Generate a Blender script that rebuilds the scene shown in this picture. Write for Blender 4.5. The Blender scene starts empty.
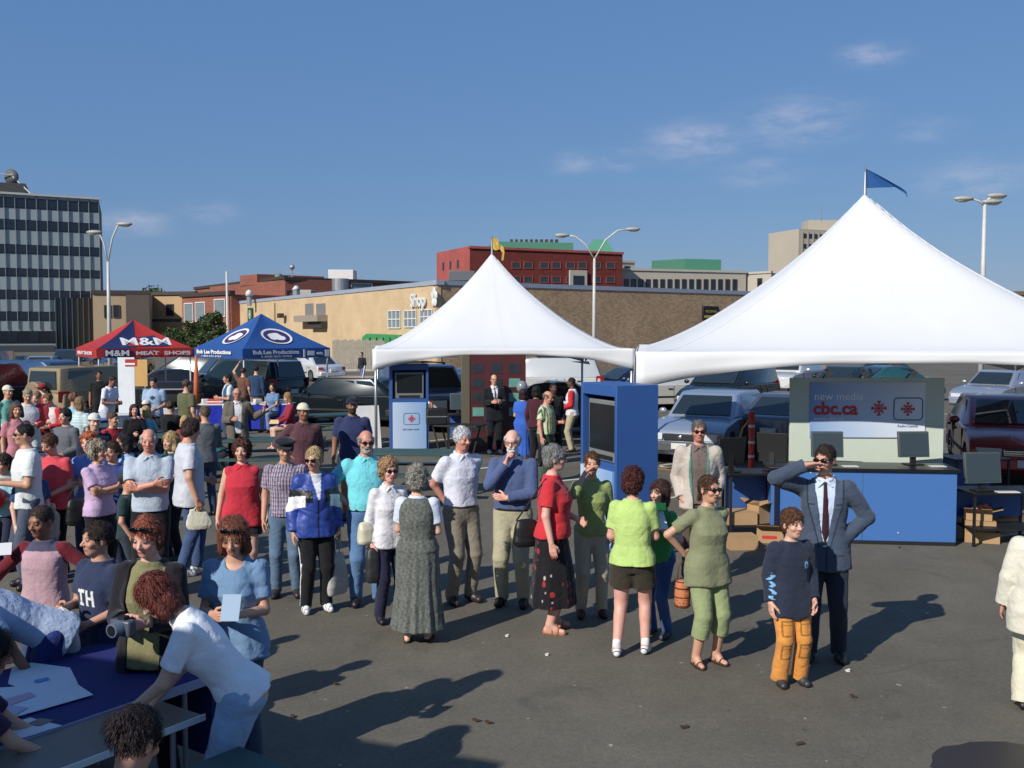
import bpy, bmesh, math, random
import numpy as np
from mathutils import Vector, Matrix
random.seed(7)
SC = bpy.context.scene
COL = SC.collection
R = math.radians
CAMZ = 2.77
FPX = 1000.0
PITCH = math.atan(52 / FPX)

# ------------------------------------------------------------------ helpers
def at(px, py, z=0.0):
    """point of the plane of height z that shows at pixel (px, py)"""
    c, s = math.cos(PITCH), math.sin(PITCH)
    dx, dv = px - 512.0, -(py - 384.0)
    d = (dx, FPX * c + dv * s, -FPX * s + dv * c)
    t = (z - CAMZ) / d[2]
    return (d[0] * t, d[1] * t)

def atd(px, Y):
    """x of a pixel column at distance Y"""
    return (px - 512.0) / FPX * Y * 1.0

def L3(c):
    t = [((v / 255.0) / 12.92 if v / 255.0 <= 0.04045 else ((v / 255.0 + 0.055) / 1.055) ** 2.4) for v in c]
    g = .2126*t[0] + .7152*t[1] + .0722*t[2]
    return tuple(max(.003, (g + (v - g)*.86)*.90) for v in t)

def tag(o, label=None, cat=None, group=None, kind=None):
    if label: o['label'] = label
    if cat: o['category'] = cat
    if group: o['group'] = group
    if kind: o['kind'] = kind
    return o

def empty(name, loc=(0, 0, 0), rz=0.0, label=None, cat=None, group=None):
    o = bpy.data.objects.new(name, None)
    COL.objects.link(o)
    o.location = loc
    o.rotation_euler = (0, 0, rz)
    o.empty_display_size = 0.2
    return tag(o, label, cat, group)

def link(name, me, mat=None, parent=None, smooth=False):
    o = bpy.data.objects.new(name, me)
    COL.objects.link(o)
    if mat is not None: me.materials.append(mat)
    if parent is not None: o.parent = parent
    if smooth:
        me.polygons.foreach_set('use_smooth', np.ones(len(me.polygons), dtype=bool))
    return o

class MB:
    """collects shapes, builds one mesh object"""
    def __init__(s): s.v = []; s.f = []
    def add(s, vs, fs):
        n = len(s.v); s.v += [tuple(v) for v in vs]; s.f += [tuple(i + n for i in f) for f in fs]; return s
    def box(s, x0, x1, y0, y1, z0, z1):
        return s.add([(x0,y0,z0),(x1,y0,z0),(x1,y1,z0),(x0,y1,z0),(x0,y0,z1),(x1,y0,z1),(x1,y1,z1),(x0,y1,z1)],
                     [(0,3,2,1),(4,5,6,7),(0,1,5,4),(1,2,6,5),(2,3,7,6),(3,0,4,7)])
    def quad(s, a, b, c, d): return s.add([a, b, c, d], [(0, 1, 2, 3)])
    def beam(s, a, b, w, h, up=(0, 0, 1)):
        a = Vector(a); b = Vector(b); d = (b - a).normalized(); u = Vector(up)
        if abs(d.dot(u)) > .98: u = Vector((0, 1, 0))
        r = d.cross(u).normalized(); u = r.cross(d).normalized()
        vs = []
        for p in (a, b):
            for (i, j) in ((-1,-1),(1,-1),(1,1),(-1,1)): vs.append(p + r * (i * w / 2) + u * (j * h / 2))
        return s.add(vs, [(0,3,2,1),(4,5,6,7),(0,1,5,4),(1,2,6,5),(2,3,7,6),(3,0,4,7)])
    def tube(s, pts, rad, n=10, cap=True):
        pts = [Vector(p) for p in pts]
        rads = rad if isinstance(rad, (list, tuple)) else [rad] * len(pts)
        vs = []; fs = []
        prev = None
        for i, p in enumerate(pts):
            if i == 0: d = pts[1] - pts[0]
            elif i == len(pts) - 1: d = pts[-1] - pts[-2]
            else: d = (pts[i + 1] - pts[i - 1])
            d.normalize()
            if prev is None:
                u = Vector((0, 0, 1)) if abs(d.z) < .9 else Vector((1, 0, 0))
                u = (u - d * u.dot(d)).normalized()
            else:
                u = (prev - d * prev.dot(d)).normalized()
            prev = u; w = d.cross(u)
            for k in range(n):
                a = 2 * math.pi * k / n
                vs.append(p + (u * math.cos(a) + w * math.sin(a)) * rads[i])
        for i in range(len(pts) - 1):
            for k in range(n):
                k2 = (k + 1) % n
                fs.append((i*n+k, i*n+k2, (i+1)*n+k2, (i+1)*n+k))
        if cap:
            fs.append(tuple(range(n - 1, -1, -1))); m = (len(pts) - 1) * n
            fs.append(tuple(range(m, m + n)))
        return s.add(vs, fs)
    def cyl(s, c, r, z0, z1, n=16):
        return s.tube([(c[0], c[1], z0), (c[0], c[1], z1)], r, n)
    def ball(s, c, r, n=12, m=8, sc=(1, 1, 1)):
        vs = [(c[0], c[1], c[2] + r * sc[2])]
        for i in range(1, m):
            th = math.pi * i / m
            for k in range(n):
                a = 2 * math.pi * k / n
                vs.append((c[0] + r*sc[0]*math.sin(th)*math.cos(a), c[1] + r*sc[1]*math.sin(th)*math.sin(a), c[2] + r*sc[2]*math.cos(th)))
        vs.append((c[0], c[1], c[2] - r * sc[2]))
        fs = [(0, 1 + k, 1 + (k + 1) % n) for k in range(n)]
        for i in range(m - 2):
            for k in range(n):
                a = 1 + i*n + k; b = 1 + i*n + (k + 1) % n
                fs.append((a, a + n, b + n, b))
        e = len(vs) - 1
        fs += [(e, 1 + (m-2)*n + (k+1) % n, 1 + (m-2)*n + k) for k in range(n)]
        return s.add(vs, fs)
    def extr(s, poly, axis, t0, t1):
        """extrude a 2D polygon; axis 'y': poly is (x, z); axis 'x': poly is (y, z); axis 'z': poly is (x, y)"""
        def m(p, t): return (p[0], t, p[1]) if axis == 'y' else ((t, p[0], p[1]) if axis == 'x' else (p[0], p[1], t))
        n = len(poly)
        vs = [m(p, t0) for p in poly] + [m(p, t1) for p in poly]
        return s.add(vs, [tuple(range(n)), tuple(range(2*n-1, n-1, -1))] + [(i, i + n, (i+1) % n + n, (i+1) % n) for i in range(n)])
    def build(s, name, mat=None, parent=None, smooth=False, bevel=0, seg=2, fixn=True):
        me = bpy.data.meshes.new(name)
        me.from_pydata(s.v, [], s.f)
        if fixn or bevel:
            bm = bmesh.new(); bm.from_mesh(me)
            if bevel: bmesh.ops.remove_doubles(bm, verts=bm.verts, dist=1e-5)
            bmesh.ops.recalc_face_normals(bm, faces=bm.faces)
            bm.to_mesh(me); bm.free()
        o = link(name, me, mat, parent, smooth)
        if bevel:
            b = o.modifiers.new('bev', 'BEVEL'); b.width = bevel; b.segments = seg; b.limit_method = 'ANGLE'; b.angle_limit = R(35)
            me.polygons.foreach_set('use_smooth', np.ones(len(me.polygons), dtype=bool))
            try:
                me.set_sharp_from_angle(angle=R(50))
            except Exception: pass
            b.harden_normals = False
        return o

def copy_tree(o, parent=None):
    c = o.copy(); COL.objects.link(c)
    if parent is not None: c.parent = parent
    for ch in list(o.children): copy_tree(ch, c)
    return c

# ------------------------------------------------------------------ materials
_M = {}
def mat(name, col, rough=.6, metal=0.0, var=.12, vs=3.0, bump=0.0, bs=60.0, spec=.5, coat=0.0, trans=0.0, alpha=1.0):
    if name in _M: return _M[name]
    m = bpy.data.materials.new(name); m.use_nodes = True
    nt = m.node_tree; N = nt.nodes; K = nt.links
    b = N['Principled BSDF']
    lc = L3(col) if max(col) > 1.0 else col
    b.inputs['Roughness'].default_value = rough
    b.inputs['Metallic'].default_value = metal
    b.inputs['Specular IOR Level'].default_value = spec
    if coat:
        b.inputs['Coat Weight'].default_value = coat; b.inputs['Coat Roughness'].default_value = .04
    tc = N.new('ShaderNodeTexCoord')
    if var > 0:
        nz = N.new('ShaderNodeTexNoise'); nz.inputs['Scale'].default_value = vs; nz.inputs['Detail'].default_value = 6; nz.inputs['Roughness'].default_value = .65
        K.new(tc.outputs['Object'], nz.inputs['Vector'])
        mr = N.new('ShaderNodeMapRange'); mr.inputs[1].default_value = .25; mr.inputs[2].default_value = .75
        mr.inputs[3].default_value = 1 - var; mr.inputs[4].default_value = 1 + var
        K.new(nz.outputs['Fac'], mr.inputs[0])
        mx = N.new('ShaderNodeVectorMath'); mx.operation = 'SCALE'; mx.inputs[0].default_value = lc
        K.new(mr.outputs[0], mx.inputs['Scale']); K.new(mx.outputs[0], b.inputs['Base Color'])
    else:
        b.inputs['Base Color'].default_value = (*lc, 1)
    if bump > 0:
        n2 = N.new('ShaderNodeTexNoise'); n2.inputs['Scale'].default_value = bs; n2.inputs['Detail'].default_value = 4
        K.new(tc.outputs['Object'], n2.inputs['Vector'])
        bp = N.new('ShaderNodeBump'); bp.inputs['Strength'].default_value = bump; bp.inputs['Distance'].default_value = .02
        K.new(n2.outputs['Fac'], bp.inputs['Height']); K.new(bp.outputs['Normal'], b.inputs['Normal'])
    if trans > 0:
        tr = N.new('ShaderNodeBsdfTranslucent'); tr.inputs['Color'].default_value = (*lc, 1)
        ms = N.new('ShaderNodeMixShader'); ms.inputs[0].default_value = trans
        out = N['Material Output']
        K.new(b.outputs[0], ms.inputs[1]); K.new(tr.outputs[0], ms.inputs[2]); K.new(ms.outputs[0], out.inputs['Surface'])
    _M[name] = m
    return m

def attr_mat(name, rough=.8, bump=.3, bs=180.0, bd=.004, spec=.3, sss=0.0, sheen=0.0, stretch=None, var=.12, vs=9.0):
    """colour comes from the mesh's own colour attribute (dyed cloth, skin, hair)"""
    if name in _M: return _M[name]
    m = bpy.data.materials.new(name); m.use_nodes = True
    nt = m.node_tree; N = nt.nodes; K = nt.links
    b = N['Principled BSDF']
    a = N.new('ShaderNodeAttribute'); a.attribute_name = 'Col'
    b.inputs['Roughness'].default_value = rough; b.inputs['Specular IOR Level'].default_value = spec
    if sss:
        b.inputs['Subsurface Weight'].default_value = sss; b.inputs['Subsurface Radius'].default_value = (.8, .3, .15); b.inputs['Subsurface Scale'].default_value = .012
    if sheen: b.inputs['Sheen Weight'].default_value = sheen
    tc = N.new('ShaderNodeTexCoord'); mp = N.new('ShaderNodeMapping'); K.new(tc.outputs['Object'], mp.inputs['Vector'])
    if stretch: mp.inputs['Scale'].default_value = stretch
    nz = N.new('ShaderNodeTexNoise'); nz.inputs['Scale'].default_value = vs; nz.inputs['Detail'].default_value = 5
    K.new(mp.outputs[0], nz.inputs['Vector'])
    mr = N.new('ShaderNodeMapRange'); mr.inputs[1].default_value = .3; mr.inputs[2].default_value = .7; mr.inputs[3].default_value = 1 - var; mr.inputs[4].default_value = 1 + var
    K.new(nz.outputs['Fac'], mr.inputs[0])
    mx = N.new('ShaderNodeVectorMath'); mx.operation = 'SCALE'; K.new(a.outputs['Color'], mx.inputs[0]); K.new(mr.outputs[0], mx.inputs['Scale'])
    K.new(mx.outputs[0], b.inputs['Base Color'])
    n2 = N.new('ShaderNodeTexNoise'); n2.inputs['Scale'].default_value = bs; n2.inputs['Detail'].default_value = 3
    K.new(mp.outputs[0], n2.inputs['Vector'])
    bp = N.new('ShaderNodeBump'); bp.inputs['Strength'].default_value = bump; bp.inputs['Distance'].default_value = bd
    K.new(n2.outputs['Fac'], bp.inputs['Height']); K.new(bp.outputs['Normal'], b.inputs['Normal'])
    _M[name] = m
    return m

M_SKIN = attr_mat('skin', rough=.5, bump=.15, bs=120, spec=.4, sss=.08, var=.06, vs=20)
M_CLOTH = attr_mat('woven_cloth', rough=.85, bump=.7, bs=24, bd=.014, spec=.2, sheen=.15, var=.08, vs=7)
M_SHINY = attr_mat('nylon_cloth', rough=.5, bump=.6, bs=22, bd=.012, spec=.5, var=.06, vs=7)
M_HAIR = attr_mat('hair', rough=.62, bump=1.0, bs=34, bd=.012, spec=.3, stretch=(3.4, 3.4, 1), var=.5, vs=30)
M_LEATHER = attr_mat('leather', rough=.45, bump=.3, bs=60, spec=.5)
M_LENS = mat('dark_lens', (8, 8, 10), rough=.08, var=0, spec=.8)

def text_obj(name, s, m, size=.1, loc=(0,0,0), rot=(0,0,0), parent=None, align='CENTER', extr=.002, sx=1.0, off=0.0, fit=None):
    cu = bpy.data.curves.new('t', 'FONT'); cu.body = s; cu.size = size; cu.align_x = align; cu.align_y = 'CENTER'; cu.extrude = extr; cu.offset = off
    cu.resolution_u = 3
    o = bpy.data.objects.new('t', cu); COL.objects.link(o)
    dg = bpy.context.evaluated_depsgraph_get(); dg.update()
    me = bpy.data.meshes.new_from_object(o.evaluated_get(dg))
    bpy.data.objects.remove(o)
    me.name = name
    if fit:
        xs = [v.co.x for v in me.vertices]; sx = fit / (max(xs) - min(xs))
    q = link(name, me, m, parent)
    for v in me.vertices: v.co.x *= sx
    q.location = loc; q.rotation_euler = rot
    return q
# ------------------------------------------------------------------ implicit surfaces for bodies, hair and clothes
F4 = np.float32
def smin(a, b, k):
    h = np.clip(.5 + .5 * (b - a) / k, 0, 1)
    return b * (1 - h) + a * h - k * h * (1 - h)
def smax(a, b, k): return -smin(-a, -b, k)

def surface_nets(V, o, h):
    S = V < 0
    nx, ny, nz = V.shape
    cnt = np.zeros((nx-1, ny-1, nz-1), dtype=np.int8)
    for i in (0, 1):
        for j in (0, 1):
            for k in (0, 1):
                cnt += S[i:nx-1+i, j:ny-1+j, k:nz-1+k]
    act = (cnt > 0) & (cnt < 8)
    I, J, K = np.nonzero(act)
    n = len(I)
    idx = -np.ones(act.shape, dtype=np.int64); idx[I, J, K] = np.arange(n)
    acc = np.zeros((n, 3)); num = np.zeros(n)
    for ax in range(3):
        o1, o2 = [a for a in range(3) if a != ax]
        for u in (0, 1):
            for w in (0, 1):
                off = [0, 0, 0]; off[o1] = u; off[o2] = w
                off2 = list(off); off2[ax] = 1
                a = V[I+off[0], J+off[1], K+off[2]]; b = V[I+off2[0], J+off2[1], K+off2[2]]
                m = (a < 0) != (b < 0)
                t = np.where(m, a / np.where(m, a - b, 1), 0)
                p = np.zeros((n, 3)); p[:, ax] = t; p[:, o1] = u; p[:, o2] = w
                acc += p * m[:, None]; num += m
    P = acc / num[:, None] + np.stack([I, J, K], 1)
    P = P * h + np.asarray(o)
    quads = []
    for ax in range(3):
        o1, o2 = [(1, 2), (2, 0), (0, 1)][ax]
        sl0 = [slice(None)] * 3; sl1 = [slice(None)] * 3
        sl0[ax] = slice(0, -1); sl1[ax] = slice(1, None)
        A = S[tuple(sl0)]; B = S[tuple(sl1)]
        ch = A != B
        ch_i = np.nonzero(ch)
        ok = (ch_i[o1] > 0) & (ch_i[o2] > 0) & (ch_i[o1] < V.shape[o1]-1) & (ch_i[o2] < V.shape[o2]-1)
        c = [q[ok] for q in ch_i]
        inside = A[c[0], c[1], c[2]]
        def cell(d1, d2):
            q = [x.copy() for x in c]; q[o1] = q[o1] - d1; q[o2] = q[o2] - d2
            return idx[q[0], q[1], q[2]]
        q4 = np.stack([cell(1, 1), cell(0, 1), cell(0, 0), cell(1, 0)], 1)
        q4[~inside] = q4[~inside][:, ::-1]
        quads.append(q4)
    Q = np.concatenate(quads) if quads else np.zeros((0, 4), int)
    Q = Q[(Q >= 0).all(1)]
    return P, Q

class Sdf:
    def __init__(s, h): s.p = []; s.h = h
    def add(s, f, lo, hi, k=.02, op='u'):
        s.p.append((f, np.minimum(lo, hi), np.maximum(lo, hi), k, op)); return s
    def cone(s, a, b, r1, r2, k=.02, op='u', cut=False):
        a = np.asarray(a, float); b = np.asarray(b, float); ba = b - a; bb = float(ba @ ba) + 1e-9; Ln = math.sqrt(bb)
        def f(X, Y, Z):
            x = X - F4(a[0]); y = Y - F4(a[1]); z = Z - F4(a[2])
            pb = x*F4(ba[0]) + y*F4(ba[1]) + z*F4(ba[2])
            tr = pb / F4(bb)
            t = np.clip(tr, 0, 1)
            pp = x*x + y*y + z*z
            d = np.sqrt(np.maximum(pp - 2*t*pb + t*t*F4(bb), 1e-12)) - (F4(r1) + F4(r2 - r1)*t)
            if cut: d = np.maximum(d, (tr - 1) * F4(Ln))
            return d
        r = max(r1, r2)
        return s.add(f, np.minimum(a, b) - r, np.maximum(a, b) + r, k, op)
    def ell(s, c, fr, rad, k=.02, op='u'):
        c = np.asarray(c, float); A = np.asarray(fr, float)
        rm = max(rad); rmin = min(rad)
        def f(X, Y, Z):
            x = X - F4(c[0]); y = Y - F4(c[1]); z = Z - F4(c[2])
            q = 0; 
            g = 0
            for i in range(3):
                u = x*F4(A[i][0]) + y*F4(A[i][1]) + z*F4(A[i][2])
                q = q + (u/F4(rad[i]))**2; g = g + (u/F4(rad[i]**2))**2
            k0 = np.sqrt(q); k1 = np.sqrt(g) + 1e-6
            return k0 * (k0 - 1) / k1
        return s.add(f, c - rm, c + rm, k, op)
    def loft(s, O, fr, tab, k=.03, op='u', n=2.4, folds=None, capk=.02):
        """tab rows: z, half width, half depth, forward offset; fr rows: side, forward, up axes"""
        O = np.asarray(O, float); A = np.asarray(fr, float); T = np.array(sorted(tab), float)
        z0, z1 = T[0, 0], T[-1, 0]
        def f(X, Y, Z):
            x = X - F4(O[0]); y = Y - F4(O[1]); z = Z - F4(O[2])
            u, v, w = [x*F4(a[0]) + y*F4(a[1]) + z*F4(a[2]) for a in A]
            ha = np.interp(w, T[:, 0], T[:, 1]).astype(F4); hb = np.interp(w, T[:, 0], T[:, 2]).astype(F4); cf = np.interp(w, T[:, 0], T[:, 3]).astype(F4)
            if folds:
                amp, cnt, ph = folds
                th = np.arctan2(v - cf, u)
                kk = np.clip((z1 - w) / (z1 - z0 + 1e-6), 0, 1)
                m = 1 + amp * kk * (np.sin(cnt*th + ph) + .5*np.sin(cnt*1.7*th + 2*ph + 3*w))
                ha = ha * m; hb = hb * m
            q = (np.abs(u/ha)**n + np.abs((v-cf)/hb)**n)**(1.0/n)
            d = (q - 1) * np.minimum(ha, hb)
            d = smax(d, np.maximum(w - F4(z1), F4(z0) - w), capk)
            return d
        rm = T[:, 1:3].max() * 1.1 + abs(T[:, 3]).max()
        c0 = O + A[2]*z0; c1 = O + A[2]*z1
        return s.add(f, np.minimum(c0, c1) - rm, np.maximum(c0, c1) + rm, k, op)
    def build(s, post=None, noise=None):
        h = s.h
        un = [p for p in s.p if p[4] == 'u']
        lo = np.min([p[1] for p in un], 0) - 3*h; hi = np.max([p[2] for p in un], 0) + 3*h
        n = np.maximum(np.ceil((hi - lo) / h).astype(int) + 1, 4)
        V = np.full(n, 1.0, dtype=F4)
        ax = [(lo[i] + h*np.arange(n[i])).astype(F4) for i in range(3)]
        for f, l, u, k, op in s.p:
            pad = k + 2.5*h
            a = np.clip(np.floor((l - pad - lo)/h).astype(int), 0, n-1); b = np.clip(np.ceil((u + pad - lo)/h).astype(int) + 1, 1, n)
            if (b <= a).any(): continue
            X = ax[0][a[0]:b[0], None, None]; Y = ax[1][None, a[1]:b[1], None]; Z = ax[2][None, None, a[2]:b[2]]
            d = np.broadcast_to(f(X, Y, Z), tuple(b - a)).astype(F4)
            sub = V[a[0]:b[0], a[1]:b[1], a[2]:b[2]]
            sub[...] = smin(sub, d, F4(k)) if op == 'u' else smax(sub, -d, F4(k))
        if noise:
            I = np.nonzero(np.abs(V) < .05)
            P = np.stack([ax[0][I[0]], ax[1][I[1]], ax[2][I[2]]], 1).astype(float)
            V[I] += noise(P).astype(F4)
        for i in range(3):
            sl = [slice(None)]*3
            for e in (0, -1):
                sl[i] = e; V[tuple(sl)] = np.maximum(V[tuple(sl)], F4(h*.5))
        return surface_nets(V, lo, h)

def waves(seed, amp, freq, an=(1, 1, 1), n=5):
    rs = np.random.RandomState(seed)
    Ks = rs.normal(size=(n, 3)); Ks /= np.linalg.norm(Ks, axis=1)[:, None]
    Ks *= (freq * rs.uniform(.6, 1.6, n))[:, None] * np.array(an)
    Ms = rs.normal(size=(n, 3)) * freq * .35
    ph = rs.uniform(0, 6.28, n)
    def f(P):
        v = 0
        for i in range(n): v = v + np.sin(P @ Ks[i] + ph[i] + 1.6*np.sin(P @ Ms[i] + ph[-i]))
        return amp * v / n
    return f

def folds_noise(seed, amp):
    """cloth creases: thin ridges, not even bumps"""
    a = waves(seed, 1, 27, (.8, .8, .8), 4); b = waves(seed + 5, 1, 60, (.9, .9, .9), 5); c = waves(seed + 6, 1, 24, (1.2, 1.2, .3), 4)
    def f(P):
        u = a(P); w = b(P)
        return amp * ((.55 - 1.3*np.sqrt(np.abs(u) + .01)) + .12*w + .8*c(P)) * .85
    return f

def to_mesh(name, parts, matl, parent=None, loc=None, rz=None, cut=None):
    """parts: list of (verts, quads, colours)"""
    vs = []; qs = []; cs = []; n = 0
    for P, Q, C in parts:
        if len(P) == 0: continue
        vs.append(P); qs.append(Q + n); cs.append(C); n += len(P)
    if not vs: return None
    P = np.concatenate(vs); Q = np.concatenate(qs); C = np.concatenate(cs)
    me = bpy.data.meshes.new(name)
    me.vertices.add(len(P)); me.vertices.foreach_set('co', P.astype(F4).ravel())
    me.loops.add(len(Q)*4); me.loops.foreach_set('vertex_index', Q.astype(np.int32).ravel())
    me.polygons.add(len(Q)); me.polygons.foreach_set('loop_start', np.arange(0, len(Q)*4, 4, dtype=np.int32))
    me.update(calc_edges=True); me.validate()
    me.polygons.foreach_set('use_smooth', np.ones(len(me.polygons), dtype=bool))
    ca = me.color_attributes.new('Col', 'FLOAT_COLOR', 'POINT')
    C4 = np.ones((len(P), 4), dtype=F4); C4[:, :3] = C
    ca.data.foreach_set('color', C4.ravel())
    return link(name, me, matl, parent)

def Rx(a): c, s = math.cos(a), math.sin(a); return np.array([[1,0,0],[0,c,-s],[0,s,c]])
def Ry(a): c, s = math.cos(a), math.sin(a); return np.array([[c,0,s],[0,1,0],[-s,0,c]])
def Rz(a): c, s = math.cos(a), math.sin(a); return np.array([[c,-s,0],[s,c,0],[0,0,1]])
def nrm(v): v = np.asarray(v, float); return v / (np.linalg.norm(v) + 1e-9)

def ik(S, T, l1, l2, pole):
    S = np.asarray(S, float); T = np.asarray(T, float)
    d = T - S; L = np.linalg.norm(d)
    if L > (l1 + l2)*.995: T = S + d/L*(l1+l2)*.995; d = T - S; L = np.linalg.norm(d)
    if L < abs(l1-l2)*1.02: L = abs(l1-l2)*1.02 + 1e-3
    u = d / np.linalg.norm(d)
    a = (l1*l1 - l2*l2 + L*L) / (2*L)
    hh = math.sqrt(max(l1*l1 - a*a, 0))
    p = np.asarray(pole, float); p = p - u*(p @ u); p = nrm(p)
    return S + u*a + p*hh, T

# arms: wrist target from the shoulder (out, forward, up), elbow pole, finger direction, thumb hint, curl
ARMS = {
 'down':   ((.06, .04, -.52), (.3, -1, 0), None, (0, 1, 0), .35),
 'down2':  ((.03, .10, -.50), (.5, -1, 0), None, (0, 1, 0), .45),
 'swing':  ((.07, .16, -.48), (.3, -1, 0), None, (0, 1, 0), .5),
 'hip':    ((-.01, .05, -.36), (1, -.45, 0), (-.7, .5, -.5), (0, -1, .3), .5),
 'pocket': ((.02, .05, -.48), (.45, -1, 0), (-.2, .1, -1), (0, 1, 0), .5),
 'behind': ((-.10, -.13, -.44), (.8, -1, 0), (-.9, -.1, -.3), (0, 0, 1), .5),
 'cross':  ((-.27, .19, -.24), (.7, .2, -1), (-1, .1, .25), (0, .2, 1), .35),
 'cross2': ((-.24, .23, -.19), (.7, .2, -1), (-1, .1, .1), (0, .2, 1), .35),
 'chin':   ((-.15, .18, .03), (.5, .6, -1), (-.3, .0, 1), (0, -1, .3), 1.1),
 'shade':  ((-.02, .17, .20), (1, .35, -.1), (-1, .15, .15), (0, -1, -.4), .15),
 'shadelow': ((-.06, .20, .17), (.6, .5, -1), (-.8, 0, .6), (0, -1, -.2), .3),
 'camera': ((-.10, .22, .12), (.7, .3, -1), (-.5, .4, .8), (0, -1, -.3), 1.0),
 'front':  ((-.08, .27, -.25), (.6, -1, -.4), (-.55, .8, .1), (0, .2, 1), .7),
 'frontlow': ((-.07, .22, -.36), (.6, -1, -.2), (-.5, .8, -.3), (0, .3, 1), .7),
 'frontup': ((-.02, .34, -.10), (.6, -.5, -1), (-.3, .9, .3), (0, .2, 1), .6),
 'lap':    ((-.06, .33, -.36), (.7, -.8, -.4), (-.3, .9, -.2), (-1, 0, .3), .5),
 'reach':  ((-.02, .45, -.28), (.5, -.2, -.8), None, (-1, 0, .2), .25),
 'spread': ((.30, .14, -.36), (.3, -1, .3), None, (0, 1, 0), .3),
 'up':     ((.05, .10, .45), (1, -.2, 0), None, (0, -1, 0), .4),
 'point':  ((.1, .50, -.05), (.5, -.3, -1), None, (-.3, 0, 1), .4),
}
SKIN = {'fair': (222, 172, 146), 'tan': (205, 150, 120), 'pink': (226, 166, 146), 'dark': (104, 70, 52), 'ruddy': (208, 140, 116), 'brown': (150, 100, 72)}

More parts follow.
